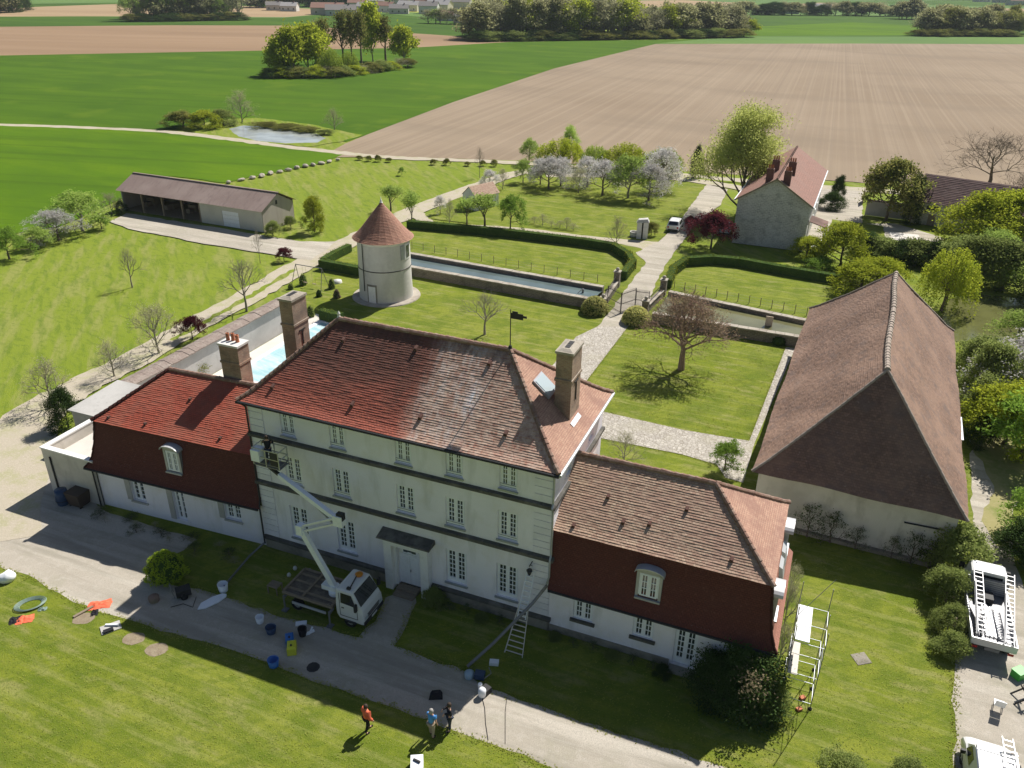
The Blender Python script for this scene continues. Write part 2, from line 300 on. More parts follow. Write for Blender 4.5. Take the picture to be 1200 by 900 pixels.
LM['bloomyellow'] = leaf_mat('pale_yellow_bloom', (.66, .62, .26), (.42, .42, .14))
LM['tanflower'] = leaf_mat('faded_flower_heads', (.36, .30, .19), (.27, .22, .14))

# ------------------------------------------------------------------ mesh helpers
class MB:
    def __init__(s): s.v = []; s.f = []; s.m = []; s.uv = {}
    def face(s, pts, mi=0, uv=None):
        i = len(s.v); s.v += [tuple(p) for p in pts]; s.f.append(tuple(range(i, i + len(pts)))); s.m.append(mi)
        if uv: s.uv[len(s.f) - 1] = uv
        return s
    def box(s, x0, x1, y0, y1, z0, z1, mi=0):
        return s.hexa([(x0, y0, z0), (x1, y0, z0), (x1, y1, z0), (x0, y1, z0), (x0, y0, z1), (x1, y0, z1), (x1, y1, z1), (x0, y1, z1)], mi)
    def hexa(s, p, mi=0):
        i = len(s.v); s.v += [tuple(q) for q in p]
        for f in ((3, 2, 1, 0), (4, 5, 6, 7), (0, 1, 5, 4), (1, 2, 6, 5), (2, 3, 7, 6), (3, 0, 4, 7)):
            s.f.append(tuple(i + k for k in f)); s.m.append(mi)
        return s
    def beam(s, p, q, w_, h_=None, mi=0):
        p, q = Vector(p), Vector(q); h_ = h_ or w_
        d = (q - p).normalized(); up = Vector((0, 0, 1)) if abs(d.z) < .95 else Vector((1, 0, 0))
        a = d.cross(up).normalized() * w_ / 2; b = a.cross(d).normalized() * h_ / 2
        return s.hexa([p - a - b, p + a - b, q + a - b, q - a - b, p - a + b, p + a + b, q + a + b, q - a + b], mi)
    def tube(s, pts, rad, seg=6, mi=0, cap=True):
        pts = [Vector(p) for p in pts]
        if not isinstance(rad, (list, tuple)): rad = [rad] * len(pts)
        i0 = len(s.v); n = len(pts)
        for k, p in enumerate(pts):
            d = (pts[min(k + 1, n - 1)] - pts[max(k - 1, 0)]).normalized()
            up = Vector((0, 0, 1)) if abs(d.z) < .9 else Vector((1, 0, 0))
            a = d.cross(up).normalized(); b = a.cross(d)
            for j in range(seg):
                t = 2 * PI * j / seg; s.v.append(tuple(p + (a * math.cos(t) + b * math.sin(t)) * rad[k]))
        for k in range(n - 1):
            for j in range(seg):
                j2 = (j + 1) % seg
                s.f.append((i0 + k * seg + j, i0 + k * seg + j2, i0 + (k + 1) * seg + j2, i0 + (k + 1) * seg + j)); s.m.append(mi)
        if cap:
            s.f.append(tuple(i0 + j for j in range(seg))); s.m.append(mi)
            s.f.append(tuple(i0 + (n - 1) * seg + j for j in reversed(range(seg)))); s.m.append(mi)
        return s
    def lathe(s, prof, seg=20, c=(0, 0, 0), mi=0, a0=0, a1=2 * PI):
        i0 = len(s.v); full = abs(a1 - a0 - 2 * PI) < 1e-6; m = seg if full else seg + 1
        for r, z in prof:
            for j in range(m):
                t = a0 + (a1 - a0) * j / seg; s.v.append((c[0] + r * math.cos(t), c[1] + r * math.sin(t), c[2] + z))
        for k in range(len(prof) - 1):
            for j in range(seg):
                j2 = (j + 1) % m if full else j + 1
                s.f.append((i0 + k * m + j, i0 + k * m + j2, i0 + (k + 1) * m + j2, i0 + (k + 1) * m + j)); s.m.append(mi)
        return s
    def prism(s, poly, z0, z1, mi=0, top=None):
        n = len(poly); i0 = len(s.v)
        s.v += [(p[0], p[1], z0) for p in poly] + [(p[0], p[1], z1) for p in poly]
        for j in range(n):
            k = (j + 1) % n; s.f.append((i0 + j, i0 + k, i0 + n + k, i0 + n + j)); s.m.append(mi)
        s.f.append(tuple(i0 + n + j for j in range(n))); s.m.append(mi)
        s.f.append(tuple(i0 + j for j in reversed(range(n)))); s.m.append(mi)
        return s
    def extr(s, prof, y0, y1, mi=0, axis='y', t0=(1, 1), ctr=(0, 0)):
        """profile of (x,z) points extruded along y (or (y,z) along x)"""
        n = len(prof); i0 = len(s.v)
        for yy in (y0, y1):
            for a, z in prof: s.v.append((a, yy, z) if axis == 'y' else (yy, a, z))
        for j in range(n):
            k = (j + 1) % n; s.f.append((i0 + j, i0 + k, i0 + n + k, i0 + n + j)); s.m.append(mi)
        s.f.append(tuple(i0 + n + j for j in range(n))); s.f.append(tuple(i0 + j for j in reversed(range(n)))); s.m += [mi, mi]
        return s
    def slope(s, secs, mi=0, course=.14, seg=.4, h=.021, jit=.010, rnd=None):
        """tiled slope: secs = list of (left, right) points from eave to ridge; each course is a raised strip"""
        rnd = rnd or random
        secs = [(Vector(a), Vector(b)) for a, b in secs]
        L = [0]
        for k in range(len(secs) - 1):
            m0 = (secs[k][0] + secs[k][1]) / 2; m1 = (secs[k + 1][0] + secs[k + 1][1]) / 2
            a, b = secs[k]; d = (b - a).normalized(); v = m1 - m0; v = v - d * v.dot(d); L.append(L[-1] + v.length)
        tot = L[-1]; n = max(1, int(round(tot / course)))
        d0 = (secs[0][1] - secs[0][0]).normalized(); org = secs[0][0]
        def at(sv):
            for k in range(len(L) - 1):
                if sv <= L[k + 1] + 1e-9:
                    t = (sv - L[k]) / (L[k + 1] - L[k]); a = secs[k][0].lerp(secs[k + 1][0], t); b = secs[k][1].lerp(secs[k + 1][1], t)
                    return a, b, k
            return secs[-1][0], secs[-1][1], len(L) - 2
        nor = []
        for k in range(len(secs) - 1):
            m0 = (secs[k][0] + secs[k][1]) / 2; m1 = (secs[k + 1][0] + secs[k + 1][1]) / 2
            nn = d0.cross(m1 - m0).normalized()
            if nn.z < 0: nn = -nn
            nor.append(nn)
        for i in range(n):
            a0, b0, k = at(tot * i / n); a1, b1, k1 = at(tot * (i + 1) / n); N = nor[k]
            ln = (b0 - a0).length; ns = max(1, int(ln / seg)); i0 = len(s.v)
            v0, v1 = tot * i / n, tot * (i + 1) / n
            for j in range(ns + 1):
                t = j / ns; p = a0.lerp(b0, t); q = a1.lerp(b1, t)
                e = 0 if j in (0, ns) else 1
                dz = rnd.uniform(-jit, jit) * e; up = N * (h + dz) + (a0 - a1 + b0 - b1) * .5 / course * rnd.uniform(-.012, .012) * e
                s.v.append(tuple(p)); s.v.append(tuple(p + up)); s.v.append(tuple(q + N * .002))
            for j in range(ns):
                b_ = i0 + 3 * j; c_ = b_ + 3
                P = [Vector(s.v[x]) for x in (b_, c_)]; Q = [Vector(s.v[x]) for x in (b_ + 2, c_ + 2)]
                us = [(x - org).dot(d0) for x in P + Q]
                s.f.append((b_, c_, c_ + 1, b_ + 1)); s.m.append(mi); s.uv[len(s.f) - 1] = [(us[0], v0), (us[1], v0), (us[1], v0), (us[0], v0)]
                s.f.append((b_ + 1, c_ + 1, c_ + 2, b_ + 2)); s.m.append(mi)
                s.uv[len(s.f) - 1] = [(us[0], v0 + .004), (us[1], v0 + .004), (us[3], v1 - .004), (us[2], v1 - .004)]
        return s
    def mesh(s, name, mats, smooth=False):
        me = bpy.data.meshes.new(name); me.from_pydata(s.v, [], s.f)
        for m_ in (mats if isinstance(mats, (list, tuple)) else [mats]): me.materials.append(m_)
        if any(s.m): me.polygons.foreach_set('material_index', s.m)
        if s.uv:
            ul = me.uv_layers.new(name='UVMap'); arr = np.zeros((len(me.loops), 2), dtype=np.float32)
            ls = np.zeros(len(me.polygons), dtype=np.int32); me.polygons.foreach_get('loop_start', ls)
            for fi, uv in s.uv.items():
                arr[ls[fi]:ls[fi] + len(uv)] = uv
            ul.data.foreach_set('uv', arr.ravel())
        if smooth: me.polygons.foreach_set('use_smooth', [True] * len(me.polygons))
        me.update(); return me
def link(name, me, parent=None, loc=None, rz=None):
    o = bpy.data.objects.new(name, me); COL.objects.link(o)
    if parent: o.parent = parent
    if loc is not None: o.location = loc
    if rz is not None: o.rotation_euler = (0, 0, rz)
    return o
def part(name, mb, m, parent=None, smooth=False, label=None, stuff=False, loc=None, rz=None):
    o = link(name, mb.mesh(name, m, smooth), parent, loc, rz)
    if label: o['label'] = label
    if stuff: o['kind'] = 'stuff'
    return o
def tag(o, label, cat, group=None):
    o['label'] = label; o['category'] = cat
    if group: o['group'] = group
    return o
def thing(name, label, cat, loc=(0, 0, 0), rz=0, group=None):
    return tag(link(name, None, None, loc, rz), label, cat, group)
def single(name, mb, m, label, cat, loc=(0, 0, 0), rz=0, group=None, smooth=False):
    return tag(link(name, mb.mesh(name, m, smooth), None, loc, rz), label, cat, group)
def copy_tree(o, parent=None):
    c = o.copy(); COL.objects.link(c)
    if parent is not None: c.parent = parent
    for ch in o.children: copy_tree(ch, c)
    return c
def setting(name, mb, m):
    o = part(name, mb, m); o['kind'] = 'structure'; return o

# ------------------------------------------------------------------ ground sheets
_layer = [0]
def rough_poly(pts, amp, step):
    out = []; n = len(pts); rr = random.Random(len(pts) * 7 + int(abs(pts[0].x)))
    for i in range(n):
        a, b = pts[i], pts[(i + 1) % n]; L = (b - a).length; k = max(1, min(60, int(L / step)))
        nrm = Vector((-(b - a).y, (b - a).x, 0)).normalized() if L > 0 else Vector((0, 0, 0))
        for j in range(k):
            p = a.lerp(b, j / k)
            if j: p = p + nrm * rr.uniform(-amp, amp)
            out.append(p)
    return out
def sheet(name, px, m, amp=.0, step=1.0, z=None):
    pts = [G(*p) if len(p) == 2 else Vector(p) for p in px]
    if amp: pts = rough_poly(pts, amp, step)
    if z is None: _layer[0] += 1; z = _layer[0] * .004
    bm = bmesh.new(); vs = [bm.verts.new((p.x, p.y, z)) for p in pts]; f = bm.faces.new(vs)
    bm.normal_update()
    if f.normal.z < 0: f.normal_flip()
    bmesh.ops.triangulate(bm, faces=[f])
    me = bpy.data.meshes.new(name); bm.to_mesh(me); bm.free(); me.materials.append(m)
    o = link(name, me); o['kind'] = 'structure'; return o
def strip(name, px, widths, m, amp=.12, step=1.2):
    pts = [G(*p) for p in px]
    if not isinstance(widths, (list, tuple)): widths = [widths] * len(pts)
    # resample with smoothing
    P = []; W = []
    for i in range(len(pts) - 1):
        p0, p1, p2, p3 = pts[max(i - 1, 0)], pts[i], pts[i + 1], pts[min(i + 2, len(pts) - 1)]
        for k in range(10):
            t = k / 10
            P.append(.5 * ((2 * p1) + (p2 - p0) * t + (2 * p0 - 5 * p1 + 4 * p2 - p3) * t * t + (3 * p1 - p0 - 3 * p2 + p3) * t ** 3))
            W.append(widths[i] * (1 - t) + widths[i + 1] * t)
    P.append(pts[-1]); W.append(widths[-1])
    _layer[0] += 1; z = _layer[0] * .004; rr = random.Random(len(P)); mb = MB(); i0 = 0
    for i, p in enumerate(P):
        d = (P[min(i + 1, len(P) - 1)] - P[max(i - 1, 0)]).normalized(); nrm = Vector((-d.y, d.x, 0))
        mb.v.append(tuple((p + nrm * (W[i] / 2 + rr.uniform(-amp, amp)))[:2]) + (z,)); mb.v.append(tuple((p - nrm * (W[i] / 2 + rr.uniform(-amp, amp)))[:2]) + (z,))
        if i: mb.f.append((2 * i - 2, 2 * i - 1, 2 * i + 1, 2 * i)); mb.m.append(0)
    return setting(name, mb, m)

def plough_mat():
    m, n, b, tc = new_mat('ploughed_soil'); co = tc.outputs['Object']
    d = (G(960, 52) - G(900, 212)); ang = math.atan2(d.y, d.x)
    c = _mix(n, _ramp(n, _noise(n, co, .012, 4), .4, .62), (.285, .222, .158), (.24, .183, .128))
    mp = n.nodes.new('ShaderNodeMapping'); mp.inputs['Rotation'].default_value = (0, 0, -ang); n.links.new(co, mp.inputs[0])
    mp2 = n.nodes.new('ShaderNodeMapping'); mp2.inputs['Scale'].default_value = (.0025, 1.25, 1); n.links.new(mp.outputs[0], mp2.inputs[0])
    f = _noise(n, mp2.outputs[0], 1, 3, .6)
    c = _mix(n, _ramp(n, f, .46, .62, .42), c, (.335, .268, .195))
    f2 = _noise(n, mp2.outputs[0], .45, 3, .6)
    c = _mix(n, _ramp(n, f2, .50, .64, .38), c, (.225, .175, .128))
    c = _mix(n, _ramp(n, _noise(n, co, .035, 5, .6, (.3, 1, 1), .5), .5, .66, .5), c, (.21, .165, .12))
    n.links.new(c, b.inputs['Base Color']); b.inputs['Roughness'].default_value = 1; b.inputs['Specular IOR Level'].default_value = .1
    return m
def cobble_mat():
    m, n, b, tc = new_mat('cobbled_path'); co = tc.outputs['Object']
    v = n.nodes.new('ShaderNodeTexVoronoi'); v.inputs['Scale'].default_value = 3.6; n.links.new(co, v.inputs['Vector'])
    bw = n.nodes.new('ShaderNodeRGBToBW'); n.links.new(v.outputs['Color'], bw.inputs[0])
    c = _mix(n, bw.outputs[0], (.33, .30, .26), (.54, .50, .44))
    v2 = n.nodes.new('ShaderNodeTexVoronoi'); v2.feature = 'DISTANCE_TO_EDGE'; v2.inputs['Scale'].default_value = 3.6; n.links.new(co, v2.inputs['Vector'])
    r = _ramp(n, v2.outputs['Distance'], .0, .09)
    c = _mix(n, r, (.24, .21, .16), c)
    c = _mix(n, _ramp(n, _noise(n, co, .4, 5), .5, .68, .6), c, (.36, .33, .25))
    n.links.new(c, b.inputs['Base Color']); b.inputs['Roughness'].default_value = .95
    bp = n.nodes.new('ShaderNodeBump'); bp.inputs['Strength'].default_value = .6; bp.inputs['Distance'].default_value = .04
    n.links.new(r, bp.inputs['Height']); n.links.new(bp.outputs[0], b.inputs['Normal'])
    return m
def water_mat(name, col, rough=.08, bump=.02):
    m, n, b, tc = new_mat(name); co = tc.outputs['Object']
    c = _mix(n, _ramp(n, _noise(n, co, .25, 4), .4, .65), col, tuple(x * .7 for x in col))
    n.links.new(c, b.inputs['Base Color']); b.inputs['Roughness'].default_value = rough; b.inputs['Specular IOR Level'].default_value = .8
    bp = n.nodes.new('ShaderNodeBump'); bp.inputs['Strength'].default_value = .3; bp.inputs['Distance'].default_value = bump
    n.links.new(_noise(n, co, 3, 3), bp.inputs['Height']); n.links.new(bp.outputs[0], b.inputs['Normal'])
    return m
M['cobble'] = cobble_mat(); M['plough'] = plough_mat()
M['brown_field'] = mat('brown_field', (.29, .195, .12), [(.01, (.24, .16, .10), .4, .6, .8, (.15, 1, 1), .1), (.05, (.33, .23, .15), .5, .65, .5, (.08, 1, 1), .06)], rough=1, spec=.1)

mb = MB(); R_ = 14000
mb.lathe([(0.01, 0), (600, 0), (3000, 0), (R_, 0)], 64)
gr = part('ground', mb, M['meadow']); gr['kind'] = 'structure'; gr.location = (0, 0, -.09)
_layer[0] = -18
# far plain, patch by patch
sheet('far_fields', [(-400, -40), (1600, -11), (1600, 30), (-400, 30)], M['pale_crop'])
for i, (nm, px, mm) in enumerate([
    ('far_field', [(-100, 14), (-100, 6), (60, 4), (150, 3), (430, 2), (430, 6), (190, 12), (60, 14)], 'crop_far'),
    ('far_field', [(-100, 20), (-100, 17), (40, 8), (155, 4), (320, 8), (420, 13), (335, 20), (120, 19)], 'tan_field'),
    ('far_field', [(-300, 33), (-200, 20), (100, 19), (330, 21), (420, 13), (540, 24), (620, 34), (640, 45), (500, 44), (330, 30)], 'crop_far'),
    ('far_field', [(430, 13), (440, 10), (600, 12), (610, 14), (520, 15)], 'rape'),
    ('far_field', [(855, 44), (850, 22), (860, 18), (1180, 20), (1400, 26), (1400, 46)], 'crop_far'),
    ('far_field', [(860, 32), (1000, 26), (1130, 33), (1130, 41), (870, 42)], 'crop'),
    ('far_field', [(1050, 12), (1120, 9), (1400, 13), (1400, 17), (1180, 17)], 'tan_field'),
    ('far_field', [(900, 7), (960, 3), (1040, 6), (1030, 11), (960, 9)], 'tan_field'),
    ('far_field', [(930, 2), (1100, 1), (1400, 4), (1400, 9), (1130, 7)], 'crop_far'),
    ('far_field', [(560, 3), (800, 0), (880, 4), (820, 9), (620, 8)], 'tan_field'),
    ('far_field', [(100, -6), (500, -8), (900, -6), (700, -2), (300, -2)], 'tan_field'),
    ('far_field', [(600, -14), (1300, -14), (1300, -8), (800, -7)], 'crop_far')]):
    sheet(nm, px, M[mm])
sheet('brown_field', [(-300, 66), (-300, 33), (-20, 31.5), (200, 29.5), (345, 30), (440, 36), (545, 43), (640, 48.5), (480, 57), (320, 60), (0, 65)], M['brown_field'])
sheet('green_field', [(-300, 140), (-300, 66), (0, 65), (320, 59), (480, 56), (600, 49), (780, 46.5), (905, 44), (1500, 44), (1500, 56), (768, 52), (650, 80), (530, 120), (432, 157), (405, 166), (370, 157), (290, 143), (200, 152), (100, 148)], M['crop_mid'])
sheet('field_margin', [(768, 51), (860, 42.5), (1500, 44), (1500, 53), (900, 51.5)], M['pale_crop'])
sheet('ploughed_field', [(376, 184), (405, 168), (432, 157), (530, 120), (650, 80), (768, 51.5), (1000, 51), (1500, 53), (1500, 240), (1100, 224), (1000, 213), (820, 202), (700, 193), (600, 188), (480, 184)], M['plough'])
sheet('bright_field', [(-300, 330), (-300, 150), (0, 147), (120, 150), (220, 158), (330, 173), (402, 181), (372, 192), (262, 214), (200, 206), (135, 236), (70, 265), (0, 276), (-60, 300)], M['crop'], .25, 2)
sheet('headland', [(480, 184.5), (600, 188), (820, 202), (1000, 214), (1500, 245), (1500, 256), (1000, 222), (830, 212), (640, 193)], M['meadow'])
_layer[0] = -1
lawnpoly = [(-100, 900), (-300, 1150), (1400, 1150), (1400, 400), (1290, 330), (960, 330), (800, 300), (640, 262), (485, 262), (405, 300), (300, 380), (120, 470), (60, 560), (-200, 620), (-300, 800)]
sheet('lawn', lawnpoly, M['lawn'])
sheet('lawn_orchard', [(505, 256), (515, 238), (600, 214), (660, 205), (800, 212), (830, 217), (770, 284), (700, 281), (600, 268)], M['lawn'], .15, 1.5)
# tracks and drives
strip('farm_track', [(-60, 144), (0, 146), (90, 149), (190, 154), (270, 163), (330, 171), (400, 179), (450, 184), (520, 187), (610, 191), (700, 197), (820, 207), (900, 214), (1010, 222), (1200, 236)], [2.7] * 15, M['track'], .3)
strip('orchard_track', [(640, 205), (720, 206), (790, 209), (850, 217), (905, 228)], [3.0] * 5, M['track'], .15)
strip('wall_track', [(-30, 640), (30, 500), (90, 455), (160, 420), (230, 380), (300, 342), (350, 313), (400, 288), (450, 263), (500, 241), (560, 218), (605, 203), (650, 198)], [7, 5, 3.6, 3.4, 3.4, 3.6, 3.8, 3.6, 3.6, 3.6, 3.4, 3.2, 3], M['track'], .2)
strip('grass_middle', [(200, 399), (260, 366), (310, 337), (345, 316)], [.7] * 4, M['meadow'], .2)
sheet('hangar_forecourt', [(128, 260), (148, 250), (310, 276), (352, 283), (395, 283), (365, 305), (330, 300), (230, 284), (150, 268)], M['gravel'], .2, 1.5)
strip('hedge_path', [(488, 250), (497, 258), (515, 264), (570, 266), (620, 270), (680, 277.5), (735, 284), (775, 290)], [2.4, 1.9, 1.6, 1.5, 1.5, 1.5, 2.5, 5], M['track'], .12)
sheet('gate_drive', [(700, 383), (714, 366), (742, 328), (757, 308), (745, 296), (771, 284), (795, 262), (812, 238), (828, 216), (853, 222), (845, 240), (815, 262), (800, 284), (780, 310), (765, 340), (757, 362), (735, 384)], M['gravel'], .12, 1)
sheet('cobbled_path', [(700, 383), (736, 383), (687, 447), (672, 470), (708, 483), (800, 504), (878, 517), (921, 407), (932, 408), (884, 520), (871, 566), (850, 560), (840, 545), (800, 533), (700, 513), (600, 520), (600, 440), (648, 428), (675, 395)], M['cobble'])
_layer[0] = 0
sheet('gravel_yard', [(-120, 520), (0, 512), (45, 520), (80, 565), (120, 597), (165, 612), (230, 632), (215, 645), (192, 655), (180, 682), (233, 690), (267, 701), (333, 724), (382, 735), (420, 747), (440, 728), (452, 700), (485, 690), (488, 706), (462, 757), (545, 787), (572, 806), (630, 826), (680, 846), (760, 869), (850, 899), (960, 935), (900, 1010), (760, 945), (700, 918), (650, 901), (630, 893), (580, 873), (535, 857), (500, 843), (455, 827), (400, 808), (350, 791), (290, 768), (217, 747), (147, 725), (110, 715), (77, 700), (43, 679), (0, 664), (-150, 625)], M['gravel'], .12, .7)
sheet('east_drive', [(1117, 1000), (1117, 900), (1119, 781), (1126, 740), (1145, 690), (1152, 640), (1140, 610), (1138, 520), (1128, 490), (1160, 500), (1200, 560), (1185, 610), (1188, 650), (1200, 690), (1260, 760), (1330, 1000)], M['gravel'], .15, .8)
sheet('dry_verge', [(1138, 520), (1128, 488), (1175, 500), (1215, 560), (1186, 600), (1180, 640), (1168, 640), (1150, 610), (1165, 570)], M['dry_verge'], .2, .8)
_layer[0] = 0
sheet('house_yard', [(955, 250), (962, 220), (1012, 222), (1010, 262), (1050, 262), (1110, 280), (1100, 300), (1045, 290), (1040, 283), (978, 262), (958, 286), (935, 292)], M['gravel'], .15, 1)
sheet('concrete_slab', [(1041, 272), (1076, 275), (1082, 284), (1050, 284)], M['terrace'])
sheet('yard_lawn', [(975, 257), (1035, 265), (1038, 284), (1004, 285), (965, 290)], M['lawn'], .1, 1)
for k, (x, y) in enumerate([(98, 725), (157, 748), (184, 761)]):
    _layer[0] = 1
    c = G(x, y); pts = [(c.x + .55 * (1 + .2 * random.random()) * math.cos(t) , c.y + .42 * (1 + .25 * random.random()) * math.sin(t), 0) for t in np.linspace(0, 2 * PI, 14)[:-1]]
    sheet('earth_patch', pts, M['soil_patch'])
# pond west
water_pale = water_mat('pale_pond_water', (.42, .45, .44), .12); water_green = water_mat('green_pond_water', (.14, .145, .05), .1)
_layer[0] = 0
sheet('pond_bank', [(205, 150), (260, 140), (300, 138), (360, 145), (425, 158), (400, 166), (360, 172), (300, 166), (230, 156)], M['meadow'], .4, 2)
sheet('pond', [(268, 151), (285, 147), (305, 148), (330, 152), (372, 157), (382, 162), (372, 167), (335, 168), (300, 165), (280, 160)], water_pale, .3, 2)
_layer[0] = 1; sheet('east_pond', [(1100, 372), (1112, 350), (1150, 345), (1200, 350), (1260, 362), (1260, 420), (1190, 400), (1150, 398), (1110, 400)], water_green, .3, 1)

# ------------------------------------------------------------------ building helpers
def wall_holes(mb, p0, dx, L, z0, z1, holes, depth=.2, mi=0, nrm=None):
    """wall from p0 along unit dx, length L; holes = (a, b, c, d) along / up; reveals go in by depth against nrm (outward)"""
    p0 = Vector(p0); dx = Vector(dx).normalized(); n_ = nrm or Vector((dx.y, -dx.x, 0))
    xs = sorted({0, L, *[h[0] for h in holes], *[h[1] for h in holes]}); zs = sorted({z0, z1, *[h[2] for h in holes], *[h[3] for h in holes]})
    P = lambda a, z, o=0: p0 + dx * a + Vector((0, 0, z)) - n_ * o
    for i in range(len(xs) - 1):
        for j in range(len(zs) - 1):
            a, b, c, d = xs[i], xs[i + 1], zs[j], zs[j + 1]
            if any(h[0] - 1e-6 <= a and b <= h[1] + 1e-6 and h[2] - 1e-6 <= c and d <= h[3] + 1e-6 for h in holes): continue
            mb.face([P(a, c), P(b, c), P(b, d), P(a, d)], mi)
    for a, b, c, d in holes:
        mb.face([P(a, c), P(a, d), P(a, d, depth), P(a, c, depth)], mi); mb.face([P(b, c, depth), P(b, d, depth), P(b, d), P(b, c)], mi)
        mb.face([P(a, c, depth), P(b, c, depth), P(b, c), P(a, c)], mi); mb.face([P(a, d), P(b, d), P(b, d, depth), P(a, d, depth)], mi)
    return mb
_wc = {}
def window_meshes(w_, h_, cols=2, rows=4, leaf=2, apron=0.0, fm='white'):
    key = (round(w_, 2), round(h_, 2), cols, rows, leaf, apron, fm)
    if key in _wc: return _wc[key]
    f = MB(); b = MB(); g = MB(); t = .06
    f.box(-w_ / 2, w_ / 2, 0, .09, 0, t + apron); f.box(-w_ / 2, w_ / 2, 0, .09, h_ - t, h_)
    f.box(-w_ / 2, -w_ / 2 + t, 0, .09, t + apron, h_ - t); f.box(w_ / 2 - t, w_ / 2, 0, .09, t + apron, h_ - t)
    iw = (w_ - 2 * t) / leaf
    for k in range(leaf):
        x0 = -w_ / 2 + t + k * iw; x1 = x0 + iw
        st = .11
        f.box(x0 + .002, x0 + st, -.02, .06, t + apron, h_ - t); f.box(x1 - st, x1 - .002, -.02, .06, t + apron, h_ - t)
        f.box(x0 + st, x1 - st, -.02, .06, t + apron, t + apron + .08); f.box(x0 + st, x1 - st, -.02, .06, h_ - t - .07, h_ - t)
        ax0, ax1, az0, az1 = x0 + st, x1 - st, t + apron + .08, h_ - t - .07
        for c in range(1, cols): xx = ax0 + (ax1 - ax0) * c / cols; b.box(xx - .021, xx + .021, -.005, .03, az0, az1)
        for r in range(1, rows): zz = az0 + (az1 - az0) * r / rows; b.box(ax0, ax1, -.007, .028, zz - .021, zz + .021)
        g.box(ax0, ax1, .035, .045, az0, az1)
    _wc[key] = (f.mesh('window', M[fm]), b.mesh('glazing_bars', M[fm]), g.mesh('pane', M['glass'])); return _wc[key]
def window(parent, x, y, z, w_, h_, rz=0, name='window', **k):
    f, b, g = window_meshes(w_, h_, **k)
    o = link(name, f, parent, (x, y, z), rz); link('glazing_bars', b, o); link('pane', g, o); return o
def ridge_tiles(mb, p, q, r=.13, step=.34, mi=0, rnd=random):
    p, q = Vector(p), Vector(q); L = (q - p).length; n = max(1, int(L / step)); d = (q - p) / L
    side = d.cross(Vector((0, 0, 1))).normalized(); up = side.cross(d)
    for i in range(n):
        a = p + d * (L * i / n); b = p + d * (L * (i + 1.12) / n); ra, rb = r * rnd.uniform(1.12, 1.25), r * rnd.uniform(.85, .95); i0 = len(mb.v); off = up * rnd.uniform(-.01, .015)
        for c, rr in ((a, ra), (b, rb)):
            for j in range(6):
                t = PI * (-.12 + 1.24 * j / 5); mb.v.append(tuple(c + off + side * math.cos(t) * rr + up * (math.sin(t) * rr)))
        for j in range(5): mb.f.append((i0 + j, i0 + j + 1, i0 + 7 + j, i0 + 6 + j)); mb.m.append(mi)
        mb.f.append(tuple(i0 + j for j in range(6))); mb.m.append(mi)
def hip_secs(x0, x1, y0, y1, rx0, rx1, ry, prof):
    """prof: (f, z) from eave f=0 to ridge f=1; returns slopes south, north, west, east as section lists"""
    def loop(f, z):
        a, b = x0 + (rx0 - x0) * f, x1 + (rx1 - x1) * f; c, d = y0 + (ry - y0) * f, y1 + (ry - y1) * f
        return [Vector((a, c, z)), Vector((b, c, z)), Vector((b, d, z)), Vector((a, d, z))]
    Ls = [loop(f, z) for f, z in prof]
    return {'s': [(l[0], l[1]) for l in Ls], 'e': [(l[1], l[2]) for l in Ls], 'n': [(l[2], l[3]) for l in Ls], 'w': [(l[3], l[0]) for l in Ls]}
def chimney(parent, x0, x1, y0, y1, z0, z1, band, flues=2, pots=False, cross=None):
    b = MB(); b.box(x0, x1, y0, y1, z0, z1)
    c = part('chimney', b, M['brick'], parent)
    k = MB(); k.box(x0 - .05, x1 + .05, y0 - .05, y1 + .05, band, band + .14); part('brick_band', k, M['brick'], c)
    cap = MB(); e = .06
    cap.box(x0 - e, x1 + e, y0 - e, y1 + e, z1 + .003, z1 + .14)
    if pots:
        part('chimney_cap', cap, M['dirtywhite'], c)
        for px_, py_ in ((x0 + .3, y1 - .45), (x0 + .62, y1 - .35), (x1 - .42, y1 - .45)):
            p = MB(); p.lathe([(.13, 0), (.11, .25), (.12, .48), (.09, .5), (.085, .2)], 10, (px_, py_, z1 + .143)); part('chimney_pot', p, M['pot'], c, smooth=True)
    else:
        cap.hexa([(x0 + .02, y0 + .02, z1 + .143), (x1 - .02, y0 + .02, z1 + .143), (x1 - .02, y1 - .02, z1 + .143), (x0 + .02, y1 - .02, z1 + .143),
                  (x0 + .22, y0 + .25, z1 + .24), (x1 - .22, y0 + .25, z1 + .24), (x1 - .22, y1 - .25, z1 + .24), (x0 + .22, y1 - .25, z1 + .24)])
        part('chimney_cap', cap, M['coping'], c)
        for i in range(flues):
            yy = y0 + .32 + (y1 - y0 - .64) * (i + .5) / flues; q = MB(); q.box((x0 + x1) / 2 - .13, (x0 + x1) / 2 + .13, yy - .2, yy + .2, z1 + .2, z1 + .26)
            part('flue_opening', q, M['dark'], c)
    if cross:
        t = MB(); xx, ym, za, zb = cross
        t.box(xx, xx + .05, ym - .04, ym + .04, za, zb); t.box(xx, xx + .05, ym - .28, ym + .28, zb - .03, zb + .05); part('iron_wall_tie', t, M['iron'], c)
    return c

